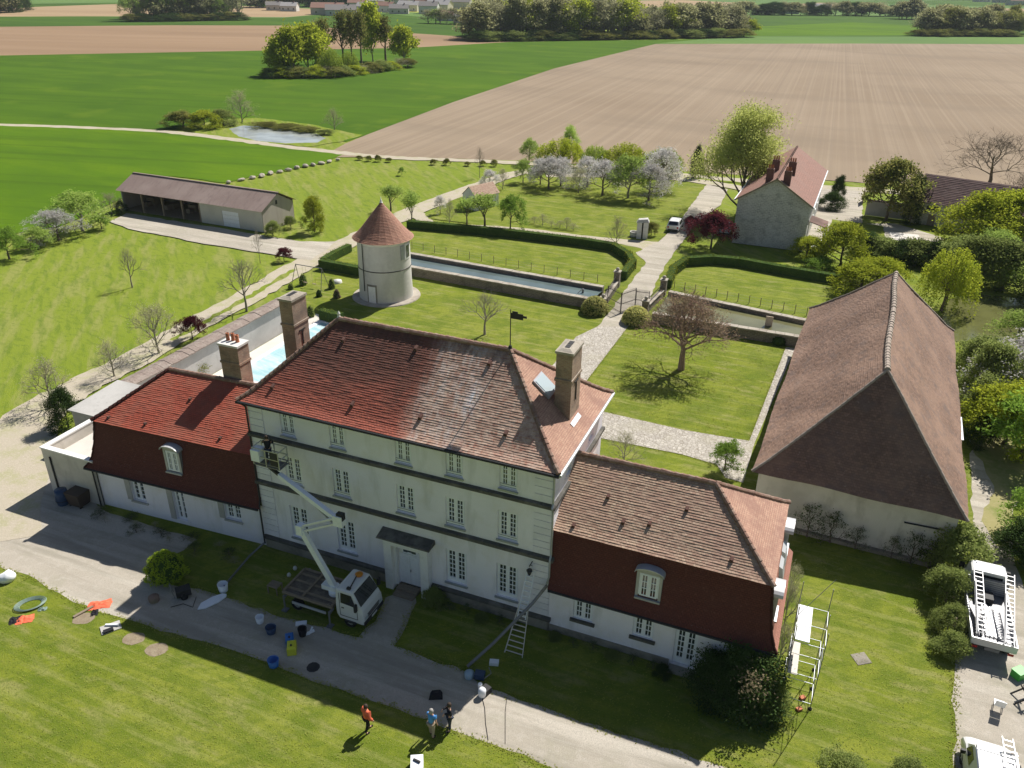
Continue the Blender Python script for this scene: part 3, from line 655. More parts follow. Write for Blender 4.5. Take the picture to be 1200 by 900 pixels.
# ------------------------------------------------------------------ the manor house
CO = Vector((2.1145, 33.5466, 0)); CRZ = math.atan2(-.3712, .92855)
CX, CY = Vector((.92855, -.3712, 0)), Vector((.3712, .92855, 0))
def CP(x, y, z=0): return CO + CX * x + CY * y + Vector((0, 0, z))
house = thing('manor_house', 'long three-storey manor with red tiled roofs, pale walls and a lower wing at each end', 'house', CO, CRZ)
XS = [-15.8, -12.55, -8.45, -5.45, -2.4]
W_, D_ = 18.4, 8.7
holes = []
for i, x in enumerate(XS):
    X = x + W_
    holes += [(X - .49, X + .49, 8.5, 10.02), (X - .57, X + .57, 5.28, 7.1)]
    if i != 2: holes.append((X - .63, X + .63, 1.35, 3.62))
    else: holes.append((X - .68, X + .68, .2, 2.9))
b = MB(); wall_holes(b, (-W_, 0, 0), (1, 0, 0), W_, 0, 10.3, holes, .2)
wall_holes(b, (0, 0, 0), (0, 1, 0), D_, 0, 10.3, [(2, 3, 8.5, 10), (6, 7, 8.5, 10)], .2)
wall_holes(b, (0, D_, 0), (-1, 0, 0), W_, 0, 10.3, [(W_ - h[1], W_ - h[0], h[2], h[3]) for h in holes], .2)
wall_holes(b, (-W_, D_, 0), (0, -1, 0), D_, 0, 10.3, [], .2)
part('wall', b, M['render'], house)
for i, x in enumerate(XS):
    window(house, x, .12, 8.5, .98, 1.52, rows=4, apron=.12); window(house, x, .12, 5.28, 1.14, 1.82, rows=5, apron=.14)
    if i != 2: window(house, x, .12, 1.35, 1.26, 2.27, rows=6, apron=.16)
    window(house, x, D_ - .12, 8.5, .98, 1.52, PI, rows=3, apron=.12); window(house, x, D_ - .12, 5.28, 1.14, 1.82, PI, rows=4, apron=.14); window(house, x, D_ - .12, 1.35, 1.26, 2.27, PI, rows=5, apron=.16)
for y in (2.5, 6.5): window(house, -.12, y, 8.5, 1.0, 1.5, PI / 2, rows=3, apron=.12)
for x in XS:
    for z, hw in ((8.44, .55), (5.22, .63), (1.29, .7)):
        if x == XS[2] and z < 2: continue
        s = MB(); s.box(x - hw, x + hw, -.1, .1, z - .05, z + .055); part('window_sill', s, M['zinc'] if z < 9 else M['offwhite'], house)
    for z, h_ in ((8.52, .32), (5.3, .3)):
        s = MB(); hw = .44 if z > 8 else .52
        s.tube([(x - hw, -.04, z + h_), (x + hw, -.04, z + h_)], .014, 4); s.tube([(x - hw, -.04, z + h_ - .14), (x + hw, -.04, z + h_ - .14)], .012, 4)
        part('window_rail', s, M['dark'], house)
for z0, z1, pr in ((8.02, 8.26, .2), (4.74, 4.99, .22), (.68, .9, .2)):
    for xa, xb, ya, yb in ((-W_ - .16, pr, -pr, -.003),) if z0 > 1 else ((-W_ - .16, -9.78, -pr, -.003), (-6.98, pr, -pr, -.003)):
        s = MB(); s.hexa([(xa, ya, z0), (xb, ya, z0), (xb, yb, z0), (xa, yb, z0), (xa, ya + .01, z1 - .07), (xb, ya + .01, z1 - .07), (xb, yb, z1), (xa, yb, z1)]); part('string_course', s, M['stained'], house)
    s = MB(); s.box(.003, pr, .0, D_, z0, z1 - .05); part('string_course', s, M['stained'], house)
s = MB(); s.box(-W_ - .1, -9.78, -.1, -.004, 0, .68); s.box(-6.98, .1, -.1, -.004, 0, .68); s.box(.004, .1, -.1, D_, 0, .677); part('plinth', s, M['plinth'], house)
for cx0, cx1 in ((-W_ - .03, -W_ + .95), (-.95, .03)):
    for za, zb in ((.93, 4.72), (5.02, 8.0), (8.29, 10.1)):
        n_ = int((zb - za) / .42)
        for k in range(n_):
            h_ = (zb - za) / n_; s = MB(); s.box(cx0, cx1, -.05, -.005, za + k * h_ + .018, za + (k + 1) * h_ - .018); part('quoin', s, M['quoin'], house)
        if cx1 > 0:
            for k in range(n_):
                s = MB(); s.box(.005, .05, -.05, .9, za + k * h_ + .018, za + (k + 1) * h_ - .018); part('quoin', s, M['quoin'], house)
# main roof
hs_ = hip_secs(-W_ - .4, .4, -.38, D_ + .38, -14.75, -4.15, 4.35, [(0, 10.36), (.09, 10.6), (.2, 11.0), (1, 14.2)])
rnd = random.Random(3)
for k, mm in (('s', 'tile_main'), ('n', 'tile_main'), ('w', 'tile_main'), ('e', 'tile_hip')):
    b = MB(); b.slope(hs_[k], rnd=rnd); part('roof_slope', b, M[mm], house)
rt = MB(); ridge_tiles(rt, (-14.75, 4.35, 14.2), (-4.15, 4.35, 14.2), .15, rnd=rnd)
part('ridge_tiles', rt, M['ridge'], house, stuff=True)
rt = MB()
for k in range(2, -1, -1):
    pr_ = [(0, 10.36), (.09, 10.6), (.2, 11.0), (1, 14.2)]
    for sx, rx in ((-W_ - .4, -14.75), (.4, -4.15)):
        for sy in (-.38, D_ + .38):
            P = lambda f, z: (sx + (rx - sx) * f, sy + (4.35 - sy) * f, z + .02)
            ridge_tiles(rt, P(*pr_[k]), P(*pr_[k + 1]), .12, .3, rnd=rnd)
part('hip_tiles', rt, M['ridge'], house, stuff=True)
s = MB(); s.box(-14.8, -4.1, 4.46, 4.58, 14.0, 14.13); part('ridge_mortar', s, M['mortar'], house)
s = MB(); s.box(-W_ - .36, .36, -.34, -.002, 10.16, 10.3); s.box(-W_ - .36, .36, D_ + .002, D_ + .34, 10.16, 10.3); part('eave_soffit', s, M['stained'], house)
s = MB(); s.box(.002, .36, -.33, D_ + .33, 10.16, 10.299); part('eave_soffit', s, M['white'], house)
s = MB(); s.tube([(-W_ - .4, -.46, 10.3), (.42, -.46, 10.27)], .085, 8); part('gutter', s, M['dark'], house)
s = MB(); s.tube([(.46, -.42, 10.3), (.46, D_ + .4, 10.3)], .085, 8); part('gutter', s, M['paleziinc'], house, label='pale grey gutter')
s = MB(); s.tube([(.12, -.42, 10.2), (.09, -.12, 9.9), (.09, -.12, 8.4), (.09, -.28, 8.2), (.09, -.12, 7.9), (.09, -.12, 5.2), (.09, -.3, 4.95), (.09, -.3, 3.9), (-.02, -.32, 3.4)], .055, 6); part('downpipe', s, M['zinc'], house)
s = MB(); s.tube([(-W_ - .06, -.42, 10.2), (-W_ - .06, -.12, 9.9), (-W_ - .06, -.12, 3.6), (-W_ - .02, -.3, 3.1), (-W_ - .02, -.3, .4)], .055, 6); part('downpipe', s, M['dark'], house)
# vent tiles, weathervane, roof window
def on_main(x, t): # south slope
    return (x, -.38 + 4.73 * t, 11.0 + (t - .2) / .8 * 3.2)
for x, t in ((-17.0, .22), (-11.8, .22), (-7.7, .24), (-2.9, .26), (-13.9, .8), (-9.4, .85), (-5.0, .84)):
    p = on_main(x, t); s = MB(); s.hexa([(p[0] - .1, p[1] - .16, p[2] - .08), (p[0] + .1, p[1] - .16, p[2] - .08), (p[0] + .1, p[1] + .12, p[2] + .08), (p[0] - .1, p[1] + .12, p[2] + .08), (p[0] - .08, p[1] - .16, p[2] + .08), (p[0] + .08, p[1] - .16, p[2] + .08), (p[0] + .08, p[1] + .12, p[2] + .17), (p[0] - .08, p[1] + .12, p[2] + .17)])
    part('vent_tile', s, M['vent'], house)
s = MB(); s.tube([(-4.15, 4.35, 14.2), (-4.15, 4.35, 14.45)], [.14, .08], 8); s.tube([(-4.15, 4.35, 14.4), (-4.15, 4.35, 16.5)], [.03, .022], 6)
s.box(-4.14, -3.45, 4.335, 4.365, 16.0, 16.32); s.box(-3.55, -3.25, 4.337, 4.363, 16.12, 16.24); s.box(-4.05, -3.75, 4.333, 4.367, 16.3, 16.42)
part('weathervane', s, M['dark'], house)
s = MB(); s.lathe([(.12, 0), (.07, .15), (.1, .25), (.0, .42)], 8, (-14.75, 4.35, 14.28)); part('ridge_finial', s, M['dirtywhite'], house)
# east slope: skylight set into the hip plane
def on_east(y, u): return (.4 - u, y, 11.0 + (u / 4.55 - .2) / .8 * 3.2)
a = on_east(5.7, 3.0); c2 = on_east(5.7, 2.0)
def lift(p, h): return (p[0] + h * .62, p[1], p[2] + h * .78)
for nm, mm, e, h0, h1 in (('skylight', 'zinc', 0.0, 0, .14), ('skylight_glass', 'glasssky', .09, .1, .17)):
    q0, q1 = on_east(3.72 + e, 2.1 + e), on_east(4.95 - e, 2.1 + e); q2, q3 = on_east(4.95 - e, 3.05 - e), on_east(3.72 + e, 3.05 - e)
    s = MB(); s.hexa([lift(q, h0) for q in (q0, q1, q2, q3)] + [lift(q, h1) for q in (q0, q1, q2, q3)])
    par = part(nm, s, M[mm], house if nm == 'skylight' else par)
s = MB(); s.hexa([lift(q, h) for h in (.02, .06) for q in (on_east(3.6, .62), on_east(4.9, .62), on_east(4.9, .82), on_east(3.6, .82))]); part('lead_flashing', s, M['white'], house)
chimney(house, -1.38, -.5, 3.8, 5.38, 10.6, 14.75, 13.2, cross=(-.5, 4.6, 11.9, 13.0))
chimney(house, -18.72, -17.84, 4.2, 5.6, 10.4, 14.75, 13.2, cross=(-17.84, 4.9, 11.9, 12.8))
# porch
s = MB(); s.box(-9.78, -9.3, -.5, -.003, 0, 3.2); s.box(-7.46, -6.98, -.5, -.003, 0, 3.2); s.box(-9.78, -6.98, -.52, -.003, 3.203, 3.6); s.box(-9.3, -9.13, -.2, -.003, .2, 3.2); s.box(-7.62, -7.46, -.2, -.003, .2, 3.2)
s.box(-9.95, -6.81, -.66, -.003, 3.603, 3.7)
po = part('porch', s, M['offwhite'], house)
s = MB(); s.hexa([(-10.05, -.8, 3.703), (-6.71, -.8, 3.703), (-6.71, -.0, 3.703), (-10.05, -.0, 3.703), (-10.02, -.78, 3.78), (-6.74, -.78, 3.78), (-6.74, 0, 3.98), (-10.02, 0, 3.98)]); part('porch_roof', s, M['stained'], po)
s = MB(); s.box(-9.1, -7.8, -.95, -.52, 0, .1); part('doorstep', s, M['wood'], house)
s = MB(); s.box(-9.12, -7.78, -.5, .1, 0, .2); part('doorstep', s, M['wood'], house)
s = MB(); s.box(-9.13, -8.46, .1, .16, .2, 2.25); s.box(-8.44, -7.77, .1, .16, .2, 2.25)
for xx in (-8.8, -8.1):
    for za, zb in ((.4, 1.0), (1.15, 2.1)): s.box(xx - .2, xx + .2, .085, .1, za, zb)
s.box(-9.13, -7.77, .09, .17, 2.25, 2.35)
dr = part('front_door', s, M['white'], house)
s = MB(); s.tube([(-8.4, .05, 1.15), (-8.4, .08, 1.3)], .02, 6); part('door_handle', s, M['dark'], dr)
pts = [(-8.45 + .66 * math.cos(t), 2.36 + .45 * math.sin(t)) for t in np.linspace(0, PI, 9)]
s = MB(); s.extr(pts, .12, .15); fl = part('fanlight', s, M['white'], house)
for t0 in (.28, .5, .72):
    s = MB(); cx_, cz_ = -8.45 - .42 * math.cos(PI * t0), 2.4 + .22 * math.sin(PI * t0); s.box(cx_ - .13, cx_ + .13, .105, .119, cz_ - .1, cz_ + .1); part('pane', s, M['glass'], fl)
s = MB(); s.box(-9.13, -8.9, .1, .2, 2.35, 2.9); part('door_surround', s, M['offwhite'], house)

# east wing (local coordinates of the house)
def wing(parent, Lw, depth, eave, mtop, ridge_z, ridge_y, rx, sgn, holes_s, tiles, loc=None):
    """a mansard wing running from x=0 to sgn*Lw; parent space"""
    x0, x1 = (0, Lw) if sgn > 0 else (-Lw, 0)
    b = MB()
    hh = [((a + Lw if sgn < 0 else a), (c + Lw if sgn < 0 else c), z0, z1) for a, c, z0, z1 in holes_s]
    wall_holes(b, (x0, 0, 0), (1, 0, 0), Lw, 0, eave, hh, .18)
    wall_holes(b, (x1, 0, 0), (0, 1, 0), depth, 0, eave, [], .18)
    wall_holes(b, (x1, depth, 0), (-1, 0, 0), Lw, 0, eave, [], .18)
    wall_holes(b, (x0, depth, 0), (0, -1, 0), depth, 0, eave, [], .18)
    part('wing_wall', b, M['render'], parent)
    return x0, x1
EW = 11.35
eh = [(1.42, 2.5, 1.35, 2.95), (4.66, 5.76, 1.35, 2.97), (6.86, 8.0, .3, 2.97)]
wing(house, EW, 7.6, 3.1, 0, 0, 0, 0, 1, eh, None)
window(house, 1.96, .1, 1.35, 1.08, 1.6, rows=4); window(house, 5.21, .1, 1.35, 1.1, 1.62, rows=4)
window(house, 7.43, .1, .3, 1.14, 2.67, rows=6, apron=.25, name='french_window')
for x in (1.96, 5.21): s = MB(); s.box(x - .68, x + .68, -.14, .1, 1.17, 1.34); part('window_sill', s, M['stained'], house)
s = MB(); s.box(6.75, 8.1, -.5, -.01, 0, .18); part('doorstep', s, M['plinth'], house)
s = MB(); s.box(.1, 6.7, -.06, -.004, 0, .45); s.box(8.15, EW + .02, -.06, -.004, 0, .45); part('plinth', s, M['plinth'], house)
MT = 6.62
def frus(x0, x1, y0, y1, z, ins_w, ins_e, ins_y, prof):
    """mansard flank loops: prof (f, z)"""
    L = []
    for f, zz in prof:
        L.append([Vector((x0 + ins_w * f, y0 + ins_y * f, zz)), Vector((x1 - ins_e * f, y0 + ins_y * f, zz)), Vector((x1 - ins_e * f, y1 - ins_y * f, zz)), Vector((x0 + ins_w * f, y1 - ins_y * f, zz))])
    return {'s': [(l[0], l[1]) for l in L], 'e': [(l[1], l[2]) for l in L], 'n': [(l[2], l[3]) for l in L], 'w': [(l[3], l[0]) for l in L]}
mp_ = [(0, 3.1), (.28, 3.42), (.5, 3.9), (.72, 4.8), (.88, 5.8), (1, 6.6)]
fs = frus(.05, EW + .38, -.38, 7.98, 0, 0, .8, .62, mp_)
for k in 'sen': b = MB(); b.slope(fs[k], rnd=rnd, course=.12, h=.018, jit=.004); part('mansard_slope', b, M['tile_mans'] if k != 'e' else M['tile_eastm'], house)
up_ = hip_secs(-.0, 11.02, .12, 7.48, 0, 7.38, 3.8, [(0, 6.6), (.12, 6.86), (1, 9.15)])
# the upper slopes die against the main wall: keep x0 fixed
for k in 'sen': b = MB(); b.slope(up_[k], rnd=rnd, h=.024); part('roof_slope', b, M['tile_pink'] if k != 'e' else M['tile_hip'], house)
rt = MB(); ridge_tiles(rt, (.0, 3.8, 9.15), (7.38, 3.8, 9.15), .14, rnd=rnd)
for sy in (.12, 7.48):
    for (f0, z0), (f1, z1) in (((0, 6.6), (.12, 6.86)), ((.12, 6.86), (1, 9.15))):
        ridge_tiles(rt, (11.02 - 3.64 * f0, sy + (3.8 - sy) * f0, z0 + .02), (11.02 - 3.64 * f1, sy + (3.8 - sy) * f1, z1 + .02), .12, .3, rnd=rnd)
part('ridge_tiles', rt, M['ridge'], house, stuff=True)
rt = MB()
for (f0, z0), (f1, z1) in zip(mp_[:-1], mp_[1:]): ridge_tiles(rt, (EW + .38 - .8 * f0, -.38 + .62 * f0, z0), (EW + .38 - .8 * f1, -.38 + .62 * f1, z1), .07, .3, rnd=rnd)
part('hip_tiles', rt, M['tile_mans'], house, stuff=True)
s = MB(); s.tube([(.1, -.42, 3.06), (EW + .4, -.42, 3.02)], .07, 8); part('gutter', s, M['dark'], house)
s = MB(); s.box(.05, EW + .3, -.34, -.002, 2.96, 3.04); part('eave_soffit', s, M['dark'], house)
s = MB(); s.tube([(EW + .04, -.36, 3.0), (EW + .04, -.1, 2.7), (EW + .04, -.1, 0)], .05, 6); part('downpipe', s, M['dark'], house)
def dormer(parent, x, yf, z0, w_, h_, back, rz=0, glazed=True):
    """arched zinc dormer, front plane at local y=0"""
    o = MB(); hw = w_ / 2
    o.box(-hw, -hw + .14, 0, back, 0, h_); o.box(hw - .14, hw, 0, back, 0, h_); o.box(-hw, hw, .0, .1, h_ - .1, h_ + .001); o.box(-hw, hw, -.12, .3, -.1, 0)
    d = part('dormer', o, M['zinc'], parent, loc=(x, yf, z0), rz=rz)
    arc = [(hw * 1.14 * math.cos(t), h_ - .02 + hw * .5 * math.sin(t)) for t in np.linspace(PI, 0, 9)]
    inn = [(hw * 1.0 * math.cos(t), h_ - .06 + hw * .42 * math.sin(t)) for t in np.linspace(0, PI, 9)]
    r = MB(); r.extr([(hw * 1.0 * math.cos(t), h_ - .02 + hw * .42 * math.sin(t)) for t in np.linspace(PI, 0, 9)], .0, back); part('dormer_head', r, M['zinc'], d)
    r = MB()
    for k in range(8):
        a0, a1 = arc[k], arc[k + 1]; r.hexa([(a0[0], -.2, a0[1]), (a1[0], -.2, a1[1]), (a1[0], back, a1[1]), (a0[0], back, a0[1]), (a0[0], -.2, a0[1] + .05), (a1[0], -.2, a1[1] + .05), (a1[0], back, a1[1] + .05), (a0[0], back, a0[1] + .05)])
    part('dormer_roof', r, M['paleziinc'], d)
    f, bb, g = window_meshes(w_ - .28, h_ - .12, 2, 3, 2)
    for nm, me in (('dormer_window', f), ('glazing_bars', bb), ('pane', g)): link(nm, me, d, (0, .04, .02))
    return d
dormer(house, 5.25, -.08, 4.05, 1.3, 1.6, 1.0)
for y in (6.65, 1.25): dormer(house, 11.32, y, 4.15, 1.2, 1.5, .6, PI / 2)
for y, hh in ((5.3, .55), (.95 + 3.0, .5)):
    s = MB(); s.hexa([(11.15, y - .55, 4.6), (11.42, y - .5, 4.4), (11.42, y + .5, 4.4), (11.15, y + .55, 4.6), (11.1, y - .5, 5.3), (11.3, y - .45, 5.15), (11.3, y + .45, 5.15), (11.1, y + .5, 5.3)]); part('zinc_roof_hatch', s, M['paleziinc'], house)
for x, t, k in ((1.0, .12, 0), (2.3, .55, 0), (4.7, .35, 0), (6.3, .62, 0), (8.9, .18, 0), (3.4, .3, 0)):
    y = .12 + 3.68 * t; z = 6.86 + (t - .12) / .88 * 2.29; s = MB(); s.hexa([(x - .09, y - .14, z - .06), (x + .09, y - .14, z - .06), (x + .09, y + .1, z + .06), (x - .09, y + .1, z + .06), (x - .07, y - .14, z + .09), (x + .07, y - .14, z + .09), (x + .07, y + .1, z + .15), (x - .07, y + .1, z + .15)]); part('vent_tile', s, M['vent'], house)

# west wing, turned three degrees against the main block
ww = MB(); WA = math.radians(3.0)
def WT(mbx):  # rotate the builder about (-W_, 0)
    c, s_ = math.cos(WA), math.sin(WA)
    mbx.v = [(-W_ + (p[0]) * c - (p[1]) * s_, (p[0]) * s_ + (p[1]) * c, p[2]) for p in mbx.v]; return mbx
def WP(x, y, z=0):
    c, s_ = math.cos(WA), math.sin(WA); return (-W_ + x * c - y * s_, x * s_ + y * c, z)
WL = 12.9
wh = [(-10.15, -9.1, 1.0, 2.55), (-6.85, -6.0, .3, 2.65), (-2.95, -1.75, 1.35, 2.88)]
b = MB(); wall_holes(b, (-WL, 0, 0), (1, 0, 0), WL, 0, 3.0, [(a + WL, c + WL, z0, z1) for a, c, z0, z1 in wh], .28)
wall_holes(b, (0, 8.2, 0), (-1, 0, 0), WL, 0, 3.0, [], .2); wall_holes(b, (-WL, 8.2, 0), (0, -1, 0), 8.2, 0, 3.0, [], .2)
part('wing_wall', WT(b), M['render'], house)
for x, z, w2, h2, r2, nm in ((-9.62, 1.0, 1.05, 1.55, 4, 'window'), (-6.42, .3, .85, 2.35, 5, 'french_window'), (-2.35, 1.35, 1.2, 1.53, 4, 'window')):
    window(house, *WP(x, .18, z), w2, h2, WA, rows=r2, name=nm, cols=2 if w2 > 1.1 else 1)
    if nm == 'window': s = MB(); s.box(x - .66, x + .66, -.1, .1, z - .13, z - .005); part('window_sill', WT(s), M['conc'], house)
    s = MB(); s.box(x - w2 / 2 - .42, x - w2 / 2 - .02, -.05, -.01, z, z + h2); part('shutter', WT(s), M['conc'], house)
wp_ = [(0, 3.0), (.25, 3.3), (.5, 3.8), (.72, 4.6), (.88, 5.6), (1, 6.3)]
fs = frus(-WL - .38, 0, -.38, 8.58, 0, .95, 0, .8, wp_)
for k in 'snw': b = MB(); b.slope(fs[k], rnd=rnd, course=.12, h=.018, jit=.004); part('mansard_slope', WT(b), M['tile_mans'], house)
up_ = hip_secs(-12.5, 0, .3, 8.0, -9.35, 0, 4.45, [(0, 6.3), (.12, 6.55), (1, 8.6)])
for k in 'snw': b = MB(); b.slope(up_[k], rnd=rnd, h=.024); part('roof_slope', WT(b), M['tile_red'], house)
rt = MB(); ridge_tiles(rt, (-9.35, 4.45, 8.6), (0, 4.45, 8.6), .14, rnd=rnd)
part('ridge_tiles', WT(rt), M['ridge'], house, stuff=True)
rt = MB()
for sy in (.3, 8.0):
    for (f0, z0), (f1, z1) in (((0, 6.3), (.12, 6.55)), ((.12, 6.55), (1, 8.6))):
        ridge_tiles(rt, (-12.5 + 3.15 * f0, sy + (4.45 - sy) * f0, z0 + .02), (-12.5 + 3.15 * f1, sy + (4.45 - sy) * f1, z1 + .02), .12, .3, rnd=rnd)
for (f0, z0), (f1, z1) in zip(wp_[:-1], wp_[1:]): ridge_tiles(rt, (-WL - .38 + .95 * f0, -.38 + .8 * f0, z0), (-WL - .38 + .95 * f1, -.38 + .8 * f1, z1), .07, .3, rnd=rnd)
part('hip_tiles', WT(rt), M['tile_mans'], house, stuff=True)
s = MB(); s.tube([(-WL - .4, -.42, 2.96), (-.1, -.42, 2.94)], .07, 8); part('gutter', WT(s), M['dark'], house)
s = MB(); s.tube([(-WL + .15, -.36, 2.95), (-WL + .15, -.08, 2.7), (-WL + .15, -.08, 0)], .05, 6); part('downpipe', WT(s), M['dark'], house)
d = dormer(house, *WP(-6.3, .02, 0)[:2], 4.0, 1.2, 1.6, 1.1, WA)
chimney(house, -23.95, -22.5, 4.35, 5.4, 7.6, 10.9, 9.7, pots=True)
for x, t in ((-8.6, .12), (-3.1, .14), (-6.6, .6), (-11.4, .1)):
    y = .3 + 4.15 * t; z = 6.55 + (t - .12) / .88 * 2.05; s = MB(); s.box(x - .08, x + .08, y - .1, y + .08, z, z + .13); part('vent_tile', WT(s), M['vent'], house)
# terrace annex at the west end
s = MB(); X0, X1, Y0, Y1 = -35.65, -31.1, -.85, 4.2
s.box(X0, X1, Y0, Y0 + .3, 0, 3.4); s.box(X0, X0 + .3, Y0 + .3, Y1, 0, 3.4); s.box(X0 + .3, X1, Y1 - .3, Y1, 0, 3.4); part('annex_wall', s, M['render_barn'], house)
s = MB(); s.box(X0 - .05, X1, Y0 - .05, Y0 + .34, 3.403, 3.5); s.box(X0 - .05, X0 + .34, Y0 + .34, Y1 + .04, 3.403, 3.5); s.box(X0 + .34, X1, Y1 - .34, Y1 + .04, 3.403, 3.5); part('parapet_coping', s, M['offwhite'], house)
s = MB(); s.box(X0 + .3, X1 + .2, Y0 + .3, Y1 - .3, 2.4, 2.6); part('terrace_floor', s, M['terrace'], house)
s = MB(); s.tube([(X0 + .7, Y0 - .06, 2.9), (X0 + .7, Y0 - .06, .1)], .06, 6); part('downpipe', s, M['dark'], house)
s = MB(); s.tube([(X1 - .1, Y0 + .1, 3.1), (X1 - .1, Y0 - .08, 2.9), (X1 - .1, Y0 - .08, 0)], .05, 6); part('downpipe', s, M['dark'], house)
s = MB(); s.box(-38.7, -31, 4.25, 8.7, 0, 3.0); part('annex_wall', s, M['conc'], house)
s = MB(); s.hexa([(-38.9, 4.1, 3.003), (-31, 4.22, 3.003), (-31, 8.9, 3.003), (-38.9, 8.9, 3.003), (-38.9, 4.1, 3.1), (-31, 4.22, 3.1), (-31, 8.9, 3.35), (-38.9, 8.9, 3.35)]); part('annex_roof', s, M['conc'], house, label='grey concrete slab roof')
s = MB(); s.box(-37.6, -36.9, 4.2, 4.24, .2, 2.3); part('annex_door', s, M['greysteel'], house)

# ------------------------------------------------------------------ garden wall, pool
gw = thing('garden_wall', 'tall rendered wall with broad brown coping beside the swimming pool', 'wall', CP(-38.4, 8.9), CRZ)
s = MB(); s.box(-.35, .45, 0, 20.6, 0, 2.85); part('wall', s, M['conc'], gw)
rr = random.Random(5); s = MB()
y = 0
while y < 20.4:
    l_ = rr.uniform(.35, .6); z = 2.86 + rr.uniform(0, .05)
    for xa, xb in ((-.8, -.06), (-.05, .72)):
        s.hexa([(xa, y + .01, z), (xb, y + .01, z), (xb, y + l_, z), (xa, y + l_, z), (xa, y + .01, z + (.12 if xa < -.5 else .3)), (xb, y + .01, z + (.3 if xa < -.5 else .1)), (xb, y + l_, z + (.3 if xa < -.5 else .1)), (xa, y + l_, z + (.12 if xa < -.5 else .3))])
    y += l_
part('coping_stones', s, M['wallcap'], gw, stuff=True)
pool = thing('swimming_pool', 'covered turquoise swimming pool between the wall and the house', 'swimming pool', CP(-33.4, 25), CRZ)
M['poolcover'] = mat('turquoise_pool_cover', (.36, .58, .62), [(.5, (.62, .74, .76), .42, .55, .85, (.5, 2.2, 1), .3), (2.5, (.42, .64, .68), .5, .66, .6)], rough=.25, bump=(3, .5, .05), spec=.6)
s = MB(); s.box(-2.5, 2.5, -7, 6.6, .02, .10); part('pool_cover', s, M['poolcover'], pool)
s = MB(); s.box(-2.95, -2.5, -7.4, 7.05, .02, .16); s.box(2.5, 2.95, -7.4, 7.05, .02, .16); s.box(-2.5, 2.5, 6.6, 7.05, .02, .158); s.box(-2.5, 2.5, -7.4, -7, .02, .158); part('pool_edge', s, M['white'], pool)
_layer[0] = 1; sheet('pool_terrace', [tuple(CP(-37.9, 8.7)), tuple(CP(-37.9, 33.5)), tuple(CP(-29, 33.5)), tuple(CP(-20, 22)), tuple(CP(-18, 8.7))], M['terrace'])

# ------------------------------------------------------------------ the barn
BB = math.radians(65.8493); BO = G(1098, 664)
barn = thing('stone_barn', 'huge barn with steep brown tiled hipped roof and rendered walls', 'barn', BO, BB - PI / 2)
b = MB(); wall_holes(b, (-11.2, 0, 0), (1, 0, 0), 11.55, 0, 3.95, [], .2); wall_holes(b, (.35, 0, 0), (0, 1, 0), 30.6, 0, 3.95, [], .2)
wall_holes(b, (.35, 30.6, 0), (-1, 0, 0), 11.55, 0, 3.95, [], .2); wall_holes(b, (-11.2, 30.6, 0), (0, -1, 0), 30.6, 0, 3.95, [(4, 5.2, .1, 2.2), (12, 15, .1, 3.2)], .2)
part('wall', b, M['render_barn'], barn)
bp_ = [(0, 3.86), (.12, 4.52), (.5, 6.92), (.8, 8.95), (1, 10.25)]
bs = hip_secs(-11.6, .78, -.38, 31, -5.12, -5.05, 0, [(0, 0)])
def barn_loop(f, z, sag=0):
    x0, x1, y0, y1 = -11.6, .78, -.38, 31.0
    a, c = x0 + (-5.13 - x0) * f, x1 + (-5.13 - x1) * f; d_, e = y0 + (4.4 - y0) * f, y1 + (24.9 - y1) * f
    return [Vector((a, d_, z)), Vector((c, d_, z)), Vector((c, e, z)), Vector((a, e, z))]
L = [barn_loop(f, z) for f, z in bp_]
rb = random.Random(11)
for (i, j) in ((0, 1), (1, 2), (2, 3), (3, 0)):
    b = MB(); b.slope([(l[i], l[j]) for l in L], course=.17, seg=.28, h=.028, jit=.018, rnd=rb)
    b.v = [(p[0] + .05 * math.sin(p[1] * .5), p[1], p[2] - .10 * math.sin((p[1] - 5) * .31) * max(0, (p[2] - 3.9) / 6) - .05 * math.sin(p[1] * .9 + p[0])) for p in b.v]
    part('roof_slope', b, M['tile_barn'], barn)
def sagp(p): return (p[0] + .05 * math.sin(p[1] * .5), p[1], p[2] - .10 * math.sin((p[1] - 5) * .31) * max(0, (p[2] - 3.9) / 6) - .05 * math.sin(p[1] * .9 + p[0]))
rt = MB()
for k in range(40): a, b_ = (-5.13, 4.4 + 20.5 * k / 40, 10.27), (-5.13, 4.4 + 20.5 * (k + 1) / 40, 10.27); ridge_tiles(rt, sagp(a), sagp(b_), .17, .4, rnd=rb)
part('ridge_tiles', rt, M['mortar'], barn, stuff=True)
rt = MB()
for k in range(4):
    for i in range(4):
        ridge_tiles(rt, sagp(L[k][i] + Vector((0, 0, .04))), sagp(L[k + 1][i] + Vector((0, 0, .04))), .09, .4, rnd=rb)
part('hip_tiles', rt, M['mortar'], barn, stuff=True)
s = MB(); s.box(.4, .62, 11.2, 13.4, 3.5, 3.62); s.box(.5, .9, 10.0, 13.6, 3.78, 3.84); part('gutter', s, M['paleziinc'], barn)
s = MB(); s.tube([(-2.4, -.07, 2.6), (-.2, -.07, 2.72)], .05, 6); part('iron_rail', s, M['dark'], barn)
s = MB(); s.box(-11.0, .2, -.3, -.01, .0, .25); part('plinth', s, M['plinth'], barn)

